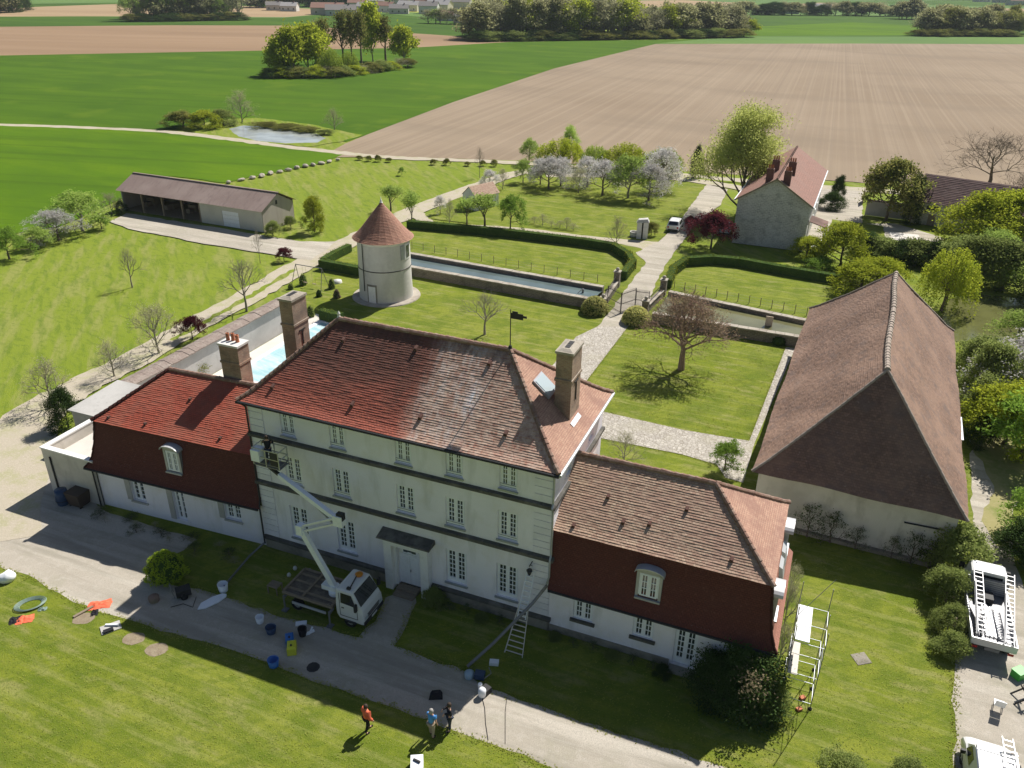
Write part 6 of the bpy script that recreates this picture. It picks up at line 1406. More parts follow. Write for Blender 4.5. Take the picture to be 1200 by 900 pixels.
# stone well house and bush
t = thing('well_house', 'little pale stone well house standing on the orchard lawn left of the white car', 'well', G(752, 279), math.radians(-10)); s = MB()
s.box(-.75, -.1, -.5, .5, 0, 2.2); part('pier', s, M['dirtywhite'], t); s = MB(); s.box(.1, .75, -.5, .5, 0, 2.3); part('pier', s, M['dirtywhite'], t)
s = MB(); s.hexa([(-.85, -.6, 2.2), (.85, -.6, 2.3), (.85, .6, 2.3), (-.85, .6, 2.2), (-.6, -.45, 2.6), (.6, -.45, 2.75), (.6, .45, 2.75), (-.6, .45, 2.6)]); part('stone_roof', s, M['rubble'], t); s = MB(); s.box(-.1, .1, .0, .3, 0, 2.1); part('iron_pump', s, M['dark'], t)
s = MB(); s.lathe([(.5, 0), (.62, .1), (.62, .7), (.5, .7), (.48, .3), (0, .3)], 14); single('stone_trough', s, M['rubble'], 'low dark round stone trough left of the well house', 'trough', G(743, 277), smooth=False)
tree('purple_shrub', 'mixed', (763, 276), 1.8, 1.8, 'dark bronze bush right of the well house', 'shrub')
# swing frame
t = thing('swing_frame', 'thin metal swing frame on the lawn left of the dovecote', 'swing', G(342, 336), math.atan2(G(375, 342).y - G(342, 336).y, G(375, 342).x - G(342, 336).x)); Ls = (G(375, 342) - G(342, 336)).length
s = MB(); s.tube([(.3, .7, 2.5), (Ls, .7, 2.5)], .045, 6); part('beam', s, M['greysteel'], t)
for x, dx in ((.3, -.3), (Ls, .2)):
    for y in (-.1, 1.5): s = MB(); s.tube([(x + dx, y, 0), (x, .7, 2.5)], .035, 6); part('leg', s, M['greysteel'], t)
for x in (1.4, 2.6):
    s = MB(); s.box(x - .25, x + .25, .62, .78, .5, .54); s.tube([(x - .22, .7, .52), (x - .22, .7, 2.5)], .01, 3); s.tube([(x + .22, .7, .52), (x + .22, .7, 2.5)], .01, 3); part('swing_seat', s, M['wood'], t)
s = MB(); s.lathe([(.55, .0), (.5, .25), (0, .35)], 12); single('garden_stone', s, M['dirtywhite'], 'pale rounded stone on the lawn left of the dovecote', 'stone', G(395.5, 331), smooth=True)

# ------------------------------------------------------------------ vehicles
def wheel(parent, x, y, r=.34, w_=.22):
    s = MB(); n = 18; sg = 1 if y > 0 else -1
    pr = [(r * .6, 0), (r * .97, 0), (r, .03), (r, w_ - .03), (r * .97, w_), (r * .6, w_)]
    for k in range(n):
        a0, a1 = 2 * PI * k / n, 2 * PI * (k + 1) / n
        for (ra, ya), (rb_, yb) in zip(pr, pr[1:] + pr[:1]):
            s.face([(x + ra * math.cos(a0), y - sg * ya, r + ra * math.sin(a0)), (x + ra * math.cos(a1), y - sg * ya, r + ra * math.sin(a1)), (x + rb_ * math.cos(a1), y - sg * yb, r + rb_ * math.sin(a1)), (x + rb_ * math.cos(a0), y - sg * yb, r + rb_ * math.sin(a0))])
    wh = part('wheel', s, M['rubber'], parent); q = MB()
    ring = [(x + r * .58 * math.cos(2 * PI * k / n), y - sg * .04, r + r * .58 * math.sin(2 * PI * k / n)) for k in range(n)]; q.face(ring)
    for k in range(5): a0 = 2 * PI * k / 5; q.beam((x, y - sg * .03, r), (x + r * .5 * math.cos(a0), y - sg * .03, r + r * .5 * math.sin(a0)), .06, .03)
    part('rim', q, M['steel'], wh)
def loft_body(secs):
    """secs: list of x, [(y,z)...] half-profiles bottom->top centre; mirrored"""
    s = MB(); n = len(secs[0][1]); i0 = 0
    for x, pr in secs:
        for y, z in pr: s.v.append((x, y, z))
        for y, z in reversed(pr): s.v.append((x, -y, z))
    m = 2 * n
    for k in range(len(secs) - 1):
        for j in range(m): s.f.append((k * m + j, k * m + (j + 1) % m, (k + 1) * m + (j + 1) % m, (k + 1) * m + j)); s.m.append(0)
    s.f.append(tuple(range(m))[::-1]); s.f.append(tuple((len(secs) - 1) * m + j for j in range(m))); s.m += [0, 0]
    return s
def car(loc, rz, paint, label, cat='car', L=4.3, W2=1.8, H_=1.55, van=False, group=None):
    t = thing('parked_car' if cat == 'car' else cat, label, cat, loc, rz, group); h = H_; hw = W2 / 2
    def pr(zb, zs, zt, wt): return [(hw * .88, zb), (hw * .97, zb + .15), (hw, zs - .12), (hw * .97, zs), (hw * wt, zt - .06), (hw * wt * .8, zt)]
    if not van:
        S_ = [(-L / 2, pr(.35, .8, .95, .82)), (-L / 2 + .1, pr(.25, .9, h * .66, .85)), (-L / 2 + .45, pr(.22, .95, h * .97, .78)), (-.3, pr(.22, .95, h, .78)), (.45, pr(.22, .95, h * .96, .78)), (1.05, pr(.22, .93, 1.0, .86)), (L / 2 - .25, pr(.24, .8, .86, .86)), (L / 2, pr(.35, .6, .66, .8))]
    else:
        S_ = [(-L / 2, pr(.3, 1.1, h * .96, .84)), (-L / 2 + .15, pr(.25, 1.15, h, .84)), (L / 2 - 1.75, pr(.25, 1.15, h, .84)), (L / 2 - 1.4, pr(.25, 1.12, h * .96, .82)), (L / 2 - .75, pr(.25, 1.1, 1.22, .88)), (L / 2 - .15, pr(.27, .85, .98, .88)), (L / 2, pr(.35, .6, .7, .84))]
    b = loft_body(S_); part('body', b, paint, t, smooth=False)
    def glass(nm, pts, m='glasscar'): s = MB(); s.face(pts); return part(nm, s, M[m], t)
    k = .012
    if not van:
        glass('windscreen', [(1.02, -.7, 1.02 + k), (1.02, .7, 1.02 + k), (.5, .62, h * .94 + k), (.5, -.62, h * .94 + k)])
        glass('rear_window', [(-L / 2 + .08, -.65, h * .69), (-L / 2 + .08, .65, h * .69), (-L / 2 + .40, .58, h * .95), (-L / 2 + .40, -.58, h * .95)][::-1])
        for sg in (-1, 1):
            for x0, x1 in ((-1.5, -.75), (-.68, .1), (.16, .75)): glass('side_window', [(x0, sg * (hw * .965 + k), .98), (x1, sg * (hw * .965 + k), .98), (x1 - (.2 if x1 > .5 else 0), sg * (hw * .83 + k), h * .9), (x0 + .05, sg * (hw * .83 + k), h * .9)])
    else:
        x0, x1 = L / 2 - .78, L / 2 - 1.38
        glass('windscreen', [(x0, -.72, 1.24), (x0, .72, 1.24), (x1, .66, h * .96), (x1, -.66, h * .96)])
        for sg in (-1, 1): glass('side_window', [(L / 2 - 2.1, sg * (hw * .975 + k), 1.2), (L / 2 - 1.1, sg * (hw * .975 + k), 1.2), (L / 2 - 1.35, sg * (hw * .87 + k), h * .86), (L / 2 - 2.1, sg * (hw * .87 + k), h * .86)])
        glass('rear_window', [(-L / 2 - k, -.6, 1.2), (-L / 2 - k, .6, 1.2), (-L / 2 - k, .56, 1.65), (-L / 2 - k, -.56, 1.65)])
        for xx in (L / 2 - .1, L / 2 - 1.05): pass
        s = MB()
        for y in (-.35, 0, .35): s.box(-L / 2 + .3, L / 2 - 2.0, y - .03, y + .03, h, h + .015)
        part('roof_rib', s, paint, t)
    for sg in (-1, 1):
        s = MB(); s.box(-L / 2 - .02, -L / 2 + .06, sg * hw * .62, sg * hw * .84, .62, .86) if sg > 0 else s.box(-L / 2 - .02, -L / 2 + .06, -hw * .84, -hw * .62, .62, .86); part('tail_light', s, M['lampred'], t)
        s = MB(); y0, y1 = sorted((sg * hw * .5, sg * hw * .8)); s.box(L / 2 - .1, L / 2 + .015, y0, y1, .55, .72); part('headlight', s, M['glasssky'], t)
        s = MB(); y0, y1 = sorted((sg * hw * 1.02, sg * hw * 1.22)); xm = .8 if not van else L / 2 - 1.3; s.box(xm, xm + .12, y0, y1, 1.0, 1.2); part('mirror', s, M['dark'], t)
    for x in (-L / 2 + .8, L / 2 - .85):
        for y in (-hw * .98, hw * .98): wheel(t, x, y)
    s = MB(); s.box(-L / 2 - .03, -L / 2 + .06, -hw * .8, hw * .8, .3, .48); part('bumper', s, M['dark'], t)
    s = MB(); s.box(-L / 2 - .04, -L / 2 - .02, -.26, .26, .5, .61); part('number_plate', s, M['dirtywhite'], t)
    return t
M['carwhite'] = mat('white_car_paint', (.70, .70, .69), rough=.25, spec=.6); M['carblue'] = mat('pale_blue_car_paint', (.30, .42, .50), rough=.3, spec=.6)
car(G(791, 268), math.radians(70), M['carwhite'], 'white car parked on the pale drive beyond the gate')
car(G(848, 272), math.radians(75), M['carblue'], 'pale blue car half hidden behind the purple tree')
VH_ = math.radians(68); vd = Vector((math.cos(VH_), math.sin(VH_), 0)); vn = Vector((-vd.y, vd.x, 0))
vc = G(1100 + 195 / 3.46, 640 + 782 / 3.46, 1.0); vc.z = 0
van = car(vc - vd * 2.3, VH_, M['carwhite'], 'white van with roof rack and ladder at the bottom right corner', 'van', 4.6, 1.95, 1.95, True)
def ladder(mb, p, q, w0, w1, n, side=None, r=.025):
    p, q = Vector(p), Vector(q); d = (q - p).normalized(); sd_ = (side or d.cross(Vector((0, 0, 1)))).normalized()
    mb.beam(p - sd_ * w0 / 2, q - sd_ * w1 / 2, .035, .08); mb.beam(p + sd_ * w0 / 2, q + sd_ * w1 / 2, .035, .08)
    for k in range(n):
        u = (k + .5) / n; c = p.lerp(q, u); w_ = w0 + (w1 - w0) * u; mb.beam(c - sd_ * w_ / 2, c + sd_ * w_ / 2, r * 2, r * 1.4)
s = MB()
for sg in (-1, 1): s.beam((-2.0, sg * .75, 2.06), (.9, sg * .75, 2.06), .04)
for x in (-1.8, -.6, .7): s.beam((x, -.8, 2.08), (x, .8, 2.08), .04); s.beam((x, -.78, 1.9), (x, -.78, 2.08), .04); s.beam((x, .78, 1.9), (x, .78, 2.08), .04)
part('roof_rack', s, M['steel'], van)
s = MB(); ladder(s, (-2.4, -.45, 2.16), (1.5, -.45, 2.16), .42, .42, 13, Vector((0, 1, 0))); single('roof_ladder', s, M['alu'], 'aluminium ladder lying on the roof rack of the white van', 'ladder', vc - vd * 2.3, VH_)
# flatbed truck on the east drive, nose away from the camera
TO = G(1161, 742, .9); TO.z = 0; TH = math.radians(68); td = Vector((math.cos(TH), math.sin(TH), 0))
tk = thing('flatbed_truck', 'white flatbed truck seen from behind on the east drive, two ladders over its bed', 'truck', TO + td * 1.2, TH)
s = MB(); s.box(-2.3, 2.2, -1.02, 1.02, .8, .92); s.beam((-2.3, 0, .68), (4.2, 0, .68), .7, .2); part('chassis_bed', s, M['greysteel'], tk)
for y in (-1.05, 1.05): s = MB(); s.box(-2.3, 2.2, y - .03, y + .03, .92, 1.28); part('side_board', s, M['alu'], tk)
s = MB(); s.box(-2.36, -2.3, -1.08, 1.08, .86, 1.28); part('tailgate', s, M['alu'], tk)
s = MB(); s.box(2.2, 2.28, -1.05, 1.05, .92, 1.9); part('headboard', s, M['greysteel'], tk)
for k in range(7): s = MB(); s.box(2.17, 2.2, -1.0, 1.0, .98 + k * .13, 1.06 + k * .13); part('headboard_slat', s, M['steel'], tk)
S_ = [(2.4, [(1.0, .5), (1.03, .8), (1.03, 1.3), (1.0, 1.4), (.9, 2.12), (.75, 2.2)]), (3.4, [(1.0, .5), (1.03, .8), (1.03, 1.3), (1.0, 1.4), (.88, 2.1), (.72, 2.18)]), (3.95, [(1.0, .5), (1.03, .8), (1.02, 1.2), (.99, 1.28), (.88, 1.4), (.72, 1.45)]), (4.35, [(.9, .5), (.98, .7), (.96, .9), (.95, 1.0), (.85, 1.05), (.7, 1.1)])]
part('cab', loft_body(S_), M['carwhite'], tk)
s = MB(); s.face([(3.44, -.76, 2.12), (3.93, -.86, 1.5), (3.93, .86, 1.5), (3.44, .76, 2.12)][::-1]); part('windscreen', s, M['glasscar'], tk)
s = MB(); s.box(2.388, 2.395, -.7, .7, 1.4, 2.0); part('rear_window', s, M['glasscar'], tk)
for x in (-1.3, 3.4):
    for y in (-1.0, 1.0): wheel(tk, x, y, .38, .26)
for y in (-.85, .85): s = MB(); s.box(-2.38, -2.361, y - .14, y + .14, .66, .8); part('tail_light', s, M['lampred'], tk)
s = MB(); s.box(3.6, 3.75, -1.3, -1.06, 1.3, 1.65); part('mirror', s, M['dark'], tk); s = MB(); s.box(3.6, 3.75, 1.06, 1.3, 1.3, 1.65); part('mirror', s, M['dark'], tk)
tw = lambda x, y, z: (x, y, z)
for i, (a_, b2, lab) in enumerate((((-2.1, .62, 1.35), (2.6, .72, 2.62), 'left aluminium ladder leaning over the flatbed truck'), ((-2.5, -.62, 1.35), (2.1, -.85, 2.62), 'right aluminium ladder leaning over the flatbed truck'))):
    s = MB(); ladder(s, a_, b2, .46, .42, 16, Vector((0, 1, 0))); ladder(s, Vector(a_) + Vector((.1, 0, .1)), Vector(a_).lerp(Vector(b2), .72) + Vector((0, 0, .1)), .38, .36, 12, Vector((0, 1, 0))); single('truck_ladder', s, M['alu'], lab, 'ladder', TO + td * 1.2, TH)
s = MB()
for k in range(8): y = -.42 + k * .1; s.box(-1.6, .9 + .12 * (k % 3), y - .035, y + .035, .925, .99 + .05 * (k % 2))
single('stacked_bars', s, M['alu'], 'bundle of pale bars lying on the flatbed truck', 'bars', TO + td * 1.2, TH)
s = MB(); s.tube([(-1.9, .8, 1.0), (-.6, .75, 1.1), (.3, .9, 1.02)], .06, 6); s.tube([(-1.7, .5, 1.0), (-.2, .45, 1.12), (.1, .2, 1.02)], .05, 6); s.box(1.2, 1.9, -.3, .6, .93, 1.3); single('tool_pile', s, M['dark'], 'dark tools and hoses heaped on the flatbed truck', 'tools', TO + td * 1.2, TH)
# boom lift in front of the facade
BL = CP(-11.7, -3.1); bl = thing('boom_lift_truck', 'white-cabbed boom lift truck parked in shade before the manor with its arm raised', 'boom lift', BL, CRZ)
s = MB(); s.box(-2.5, .75, -1.08, 1.08, .98, 1.08); bed = part('flatbed', s, M['timber'], bl)
for y in (-1.05, -.62, .05, .62, 1.05): s = MB(); s.box(-2.5, .75, y - .07, y + .07, 1.083, 1.16); part('deck_rail', s, M['wood'], bl)
for x in (-2.45, -1.2, .7): s = MB(); s.box(x - .06, x + .06, -.98, .98, 1.164, 1.22); part('deck_crossbar', s, M['wood'], bl)
s = MB(); s.beam((-2.4, .35, .8), (2.4, .35, .8), .14, .22); s.beam((-2.4, -.35, .8), (2.4, -.35, .8), .14, .22); part('chassis', s, M['dark'], bl)
s = MB(); s.box(-1.9, .3, -1.1, -1.05, .5, .66); part('side_guard', s, M['alu'], bl)
S_ = [(1.0, [(.98, .75), (1.0, .9), (1.02, 1.5), (1.0, 1.6), (.93, 2.3), (.82, 2.38)]), (1.15, [(.98, .5), (1.0, .8), (1.02, 1.5), (1.0, 1.6), (.93, 2.36), (.82, 2.44)]), (2.0, [(.98, .5), (1.0, .8), (1.02, 1.5), (1.0, 1.6), (.9, 2.34), (.8, 2.42)]), (2.5, [(.98, .45), (1.0, .7), (1.01, 1.2), (.98, 1.3), (.92, 1.5), (.82, 1.55)]), (2.62, [(.96, .45), (.98, .7), (.98, 1.1), (.96, 1.2), (.9, 1.3), (.8, 1.35)]), (2.68, [(.9, .5), (.94, .65), (.94, .9), (.92, 1.0), (.86, 1.05), (.76, 1.1)])]
cab = part('cab', loft_body(S_), M['carwhite'], bl)
s = MB(); s.face([(2.06, -.8, 2.33), (2.06, .8, 2.33), (2.49, .88, 1.6), (2.49, -.88, 1.6)]); part('windscreen', s, M['glasscar'], bl)
for sg in (-1, 1): s = MB(); s.face([(1.3, sg * 1.015, 1.62), (2.25, sg * 1.015, 1.55), (1.95, sg * .935, 2.22), (1.3, sg * .945, 2.25)]); part('side_window', s, M['glasscar'], bl)
for sg in (-1, 1): s = MB(); s.box(2.3, 2.42, min(sg * 1.1, sg * 1.3), max(sg * 1.1, sg * 1.3), 1.5, 1.95); part('mirror', s, M['dark'], bl); s = MB(); s.box(2.66, 2.7, min(sg * .55, sg * .85), max(sg * .55, sg * .85), .75, .92); part('headlight', s, M['glasssky'], bl)
s = MB(); s.box(2.65, 2.72, -.95, .95, .42, .66); part('bumper', s, M['dark'], bl)
for sg in (-1, 1):
    for x0, x1, z0, z1 in ((1.22, 1.24, .75, 2.28), (2.3, 2.32, .75, 1.55), (1.24, 2.3, .74, .76)): q = MB(); y0, y1 = sorted((sg * 1.01, sg * 1.026)); q.box(x0, x1, y0, y1, z0, z1); part('door_seam', q, M['dark'], bl)
    q = MB(); y0, y1 = sorted((sg * 1.02, sg * 1.05)); q.box(1.35, 1.5, y0, y1, 1.3, 1.35); part('door_handle', q, M['dark'], bl)
    q = MB(); y0, y1 = sorted((sg * .9, sg * 1.08)); q.box(1.5, 2.15, y0, y1, .42, .5); part('step', q, M['dark'], bl)
for k in range(3): q = MB(); q.box(2.66, 2.7, -.6, .6, .74 + k * .1, .79 + k * .1); part('grille_bar', q, M['dark'], bl)
q = MB(); q.box(2.72, 2.73, -.26, .26, .48, .6); part('number_plate', q, M['dirtywhite'], bl)
for sg in (-.5, .5): q = MB(); q.beam((2.44, sg, 1.64), (2.3, sg + .35, 1.95), .02); part('wiper', q, M['dark'], bl)
s = MB(); s.lathe([(.2, 0), (.22, .1), (.12, .16), (0, .16)], 12, (1.6, .5, 2.43)); part('beacon', s, M['lampamber'], bl)
s = MB(); s.beam((1.55, .35, 2.5), (1.75, -.65, 2.5), .05); s.box(1.6, 1.8, -.78, -.62, 2.43, 2.55); part('roof_bar', s, M['dark'], bl)
for x in (-1.7, 1.75):
    for y in (-.98, .98): wheel(bl, x, y, .36, .26)
for x, y in ((-2.3, -1.25), (-2.3, 1.25), (.72, -1.35), (.72, 1.35)):
    s = MB(); s.beam((x, y * .7, .95), (x, y, .9), .12); s.tube([(x, y, 1.05), (x, y, .12)], .05, 8); s.box(x - .16, x + .16, y - .16, y + .16, .0, .08); part('outrigger', s, M['greysteel'], bl)
inv = Matrix.Rotation(-CRZ, 4, 'Z')
def LP(x, y, z): return Vector((x + 11.7, y + 3.1, z))
bs_, e1, e2, be, ba = LP(-11.45, -3.05, 1.45), LP(-13.1, -3.25, 5.1), LP(-10.9, -2.85, 6.05), LP(-15.45, -1.75, 7.15), LP(-16.1, -1.6, 7.35)
s = MB(); s.lathe([(.38, 1.08), (.38, 1.3), (.26, 1.35), (.26, 1.62), (0, 1.62)], 16, (bs_.x, bs_.y, 0)); s.box(bs_.x - .75, bs_.x + .1, bs_.y - .22, bs_.y + .22, 1.3, 1.6); part('turret', s, M['white'], bl)
s = MB(); s.beam(bs_, e1, .26, .3); part('lower_boom', s, M['white'], bl)
s = MB(); s.beam(bs_ + Vector((-.25, 0, .2)), bs_.lerp(e1, .45) + Vector((-.15, 0, 0)), .09); part('hydraulic_ram', s, M['steel'], bl)
for dz in (-.16, .2): s = MB(); s.beam(e1 + Vector((0, 0, dz)), e2 + Vector((0, 0, dz)), .1, .12); part('link_arm', s, M['offwhite'], bl)
s = MB(); s.box(e1.x - .2, e1.x + .15, e1.y - .2, e1.y + .2, e1.z - .3, e1.z + .32); s.box(e2.x - .25, e2.x + .3, e2.y - .2, e2.y + .2, e2.z - .3, e2.z + .35); part('elbow_joint', s, M['white'], bl)
s = MB(); s.box(e2.x - .05, e2.x + .34, e2.y - .14, e2.y + .14, e2.z + .1, e2.z + .5); part('boom_motor', s, M['dark'], bl)
m1 = e2.lerp(be, .97); s = MB(); s.beam(e2, m1, .26, .28); part('upper_boom', s, M['white'], bl)
s = MB(); s.beam(m1, ba, .16, .16); part('telescopic_arm', s, M['dark'], bl)
s = MB(); s.beam(e2 + Vector((-.3, 0, -.35)), e2.lerp(be, .42) + Vector((0, 0, -.2)), .08); part('hydraulic_ram', s, M['steel'], bl)
bk = MB(); cx, cy, cz = ba.x + .05, ba.y + .15, 7.5; hx, hy = .85, .4
bk.box(cx - hx, cx + hx, cy - hy, cy + hy, cz - .06, cz); basket = part('basket_floor', bk, M['greysteel'], bl)
for zz in (.15, .55, 1.05):
    for a_, c_ in (((-hx, -hy), (hx, -hy)), ((hx, -hy), (hx, hy)), ((hx, hy), (-hx, hy)), ((-hx, hy), (-hx, -hy))):
        s = MB(); s.beam((cx + a_[0], cy + a_[1], cz + zz), (cx + c_[0], cy + c_[1], cz + zz), .045); part('guard_rail', s, M['steel'] if zz > .2 else M['greysteel'], basket)
for x, y in ((-hx, -hy), (hx, -hy), (hx, hy), (-hx, hy), (0, -hy), (0, hy)): s = MB(); s.beam((cx + x, cy + y, cz), (cx + x, cy + y, cz + 1.08), .045); part('rail_post', s, M['steel'], basket)
s = MB(); s.box(cx - hx - .05, cx - hx + .5, cy - hy - .12, cy + .1, cz + .25, cz + .95); part('control_box', s, M['white'], basket)
s = MB(); s.hexa([(cx + .3, cy - hy - .02, cz + .1), (cx + hx, cy - hy - .02, cz + .1), (cx + hx, cy - hy + .02, cz + .1), (cx + .3, cy - hy + .02, cz + .1), (cx + .3, cy - hy - .02, cz + 1), (cx + hx, cy - hy - .02, cz + 1), (cx + hx, cy - hy + .02, cz + 1), (cx + .3, cy - hy + .02, cz + 1)]); part('side_panel', s, M['dark'], basket)

# ------------------------------------------------------------------ people
def skin_body(name, verts, edges, mat_, parent, root=0, sub=1):
    """verts: (x, y, z, r)"""
    me = bpy.data.meshes.new(name + '_cage'); me.from_pydata([v[:3] for v in verts], edges, []); o = bpy.data.objects.new(name, me); COL.objects.link(o)
    sk = o.modifiers.new('skin', 'SKIN'); sk.use_smooth_shade = True; ss = o.modifiers.new('sub', 'SUBSURF'); ss.levels = ss.render_levels = sub
    for i, v in enumerate(verts): d = me.skin_vertices[0].data[i]; rr_ = v[3]; d.radius = rr_ if isinstance(rr_, tuple) else (rr_, rr_); d.use_root = (i == root)
    dg = bpy.context.evaluated_depsgraph_get(); nm = bpy.data.meshes.new_from_object(o.evaluated_get(dg)); nm.name = name
    bpy.data.objects.remove(o); bpy.data.meshes.remove(me); nm.materials.clear(); nm.materials.append(mat_)
    return link(name, nm, parent)
def person(loc, rz, label, shirt, trousers, hair, stride=.12, arms=((.32, .1, .95), (.32, .1, .95)), lean=0.0, short_sleeve=True, h=1.75, puff=.012):
    t = thing('person', label, 'person', loc, rz); k = h / 1.75
    hipz, shz = .93, 1.43
    def sc(v): return tuple(a_ * k for a_ in v[:3]) + (v[3] if not isinstance(v[3], tuple) else v[3],)
    V = [(0, 0, hipz, (.15, .11)), (.01 + lean * .5, 0, 1.15, (.135, .10)), (lean, 0, 1.36, (.16, .11)), (lean + .01, 0, 1.5, .055), (lean + .025, 0, 1.6, (.085, .095)), (lean + .03, 0, 1.68, (.08, .09))]
    E = [(0, 1), (1, 2), (2, 3), (3, 4), (4, 5)]
    legs = []; 
    for sg, f in ((1, 1), (-1, -1)):
        i = len(V); V += [(0, sg * .1, .87, .09), (.03 + f * stride * .45, sg * .11, .48, .062), (f * stride, sg * .115, .09, .042), (f * stride + .13, sg * .125, .035, .035)]
        E += [(0, i), (i, i + 1), (i + 1, i + 2), (i + 2, i + 3)]; legs.append(i)
    arm = []
    for sg, (ox, oy, hz) in ((1, arms[0]), (-1, arms[1])):
        i = len(V); ex = lean + ox * .3 - .05; hx_, hy_ = lean + ox, sg * (.2 + oy)
        V += [(lean, sg * .19, 1.41, .062), (ex, sg * (.25 + oy * .5), (1.4 + hz) / 2 - .03, .042), (hx_, hy_, hz, .028), (hx_ + .04, hy_, hz - .07, (.042, .022))]
        E += [(2, i), (i, i + 1), (i + 1, i + 2), (i + 2, i + 3)]; arm.append(i)
        for f in range(4): j = len(V); V += [(hx_ + .02 + f * .018, hy_ + (f - 1.5) * .006, hz - .14 + abs(f - 1.3) * .008, .0095), (hx_ + .03 + f * .02, hy_ - sg * .012, hz - .175 + abs(f - 1.3) * .01, .008)]; E += [(i + 3, j), (j, j + 1)]
        j = len(V); V += [(hx_ + .085, hy_ - sg * .02, hz - .085, .011)]; E += [(i + 3, j)]
    V = [sc(v) for v in V]
    skin_body('body', V, E, M['skin'], t)
    def grown(ids, extra, e, nm, m, root=0):
        vs = []
        for i in ids: x, y, z, r_ = V[i]; vs.append((x, y, z, tuple(q + extra for q in r_) if isinstance(r_, tuple) else r_ + extra))
        return skin_body(nm, vs, e, m, t, root)
    a0, a1 = arm
    if short_sleeve:
        vs = [V[0], V[1], V[2], V[a0], tuple((np.array(V[a0][:3]) * .45 + np.array(V[a0 + 1][:3]) * .55)) + (.05,), V[a1], tuple((np.array(V[a1][:3]) * .45 + np.array(V[a1 + 1][:3]) * .55)) + (.05,)]
        ed = [(0, 1), (1, 2), (2, 3), (3, 4), (2, 5), (5, 6)]
    else:
        vs = [V[0], V[1], V[2], V[a0], V[a0 + 1], V[a0 + 2], V[a1], V[a1 + 1], V[a1 + 2]]; ed = [(0, 1), (1, 2), (2, 3), (3, 4), (4, 5), (2, 6), (6, 7), (7, 8)]
    vs = [(v[0], v[1], v[2] - (.07 if i == 0 else 0), tuple(q + .022 + puff for q in v[3]) if isinstance(v[3], tuple) else v[3] + .02 + puff * .7) for i, v in enumerate(vs)]; skin_body('shirt', vs, ed, shirt, t)
    l0, l1 = legs; vs = [V[0], V[l0], V[l0 + 1], V[l0 + 2], V[l1], V[l1 + 1], V[l1 + 2]]; vs = [(v[0], v[1], v[2] + (.03 if i in (3, 6) else 0), tuple(q + .012 for q in v[3]) if isinstance(v[3], tuple) else v[3] + .018) for i, v in enumerate(vs)]
    skin_body('trousers', vs, [(0, 1), (1, 2), (2, 3), (0, 4), (4, 5), (5, 6)], trousers, t)
    for l in legs:
        x, y, z = V[l + 3][:3]; skin_body('shoe', [(x - .15, y, .045, .045), (x, y, .04, .045), (x + .08, y, .035, .035)], [(0, 1), (1, 2)], M['blackc'], t)
    hx_, hy_, hz = V[4][:3]
    b = MB(); b.lathe([(.105, -.02), (.112, .05), (.095, .12), (.05, .165), (0, .175)], 14, (hx_ - .015, hy_, hz)); part('hair', b, hair, t, smooth=True)
    fx = hx_ + .088
    q = MB(); q.hexa([(fx, -.012, hz - .02), (fx + .028, -.012, hz - .02), (fx + .028, .012, hz - .02), (fx, .012, hz - .02), (fx, -.006, hz + .04), (fx + .004, -.006, hz + .04), (fx + .004, .006, hz + .04), (fx, .006, hz + .04)]); part('nose', q, M['skin'], t)
    for y in (-.032, .032): q = MB(); q.box(fx - .006, fx + .006, y - .012, y + .012, hz + .03, hz + .042); part('eye', q, M['dark'], t)
    for y in (-.092, .092): q = MB(); q.box(hx_ - .02, hx_ + .02, y - .012, y + .012, hz - .01, hz + .05); part('ear', q, M['skin'], t)
    q = MB(); q.box(fx - .008, fx + .004, -.022, .022, hz - .05, hz - .042); part('mouth', q, M['redc'], t)
    return t
M['orangec'] = mat('coral_orange_jacket', (.78, .16, .08), [(9, (.6, .1, .06), .5, .7, .5)], rough=.9)
person(G(431, 857), math.radians(40), 'person in coral-orange top and dark trousers standing on the sunlit lawn', M['orangec'], M['blackc'], M['hair'], .16, puff=.05, short_sleeve=False, arms=((.12, .1, .95), (.12, .14, .95)))
person(G(506, 863), math.radians(60), 'grey-haired person in a blue shirt and beige trousers beside the gravel', M['bluec'], M['beigec'], M['greyhair'], .08, arms=((.22, .06, 1.05), (.05, .08, .9)), lean=.03)
person(G(527.5, 855), math.radians(200), 'person dressed all in black standing on the gravel holding up a small device', M['blackc'], M['jeans'], M['hair'], .04, short_sleeve=False, arms=((.3, -.06, 1.3), (.3, -.06, 1.3)))
pw = CP(-11.7, -3.1) + Matrix.Rotation(CRZ, 3, 'Z') @ Vector((cx - .1, cy, cz)); person(pw, CRZ + PI / 2 + .4, 'worker in dark clothes standing in the raised basket of the boom lift', M['blackc'], M['jeans'], M['hair'], .03, short_sleeve=False, arms=((.34, .02, 1.25), (.34, .02, 1.2)))

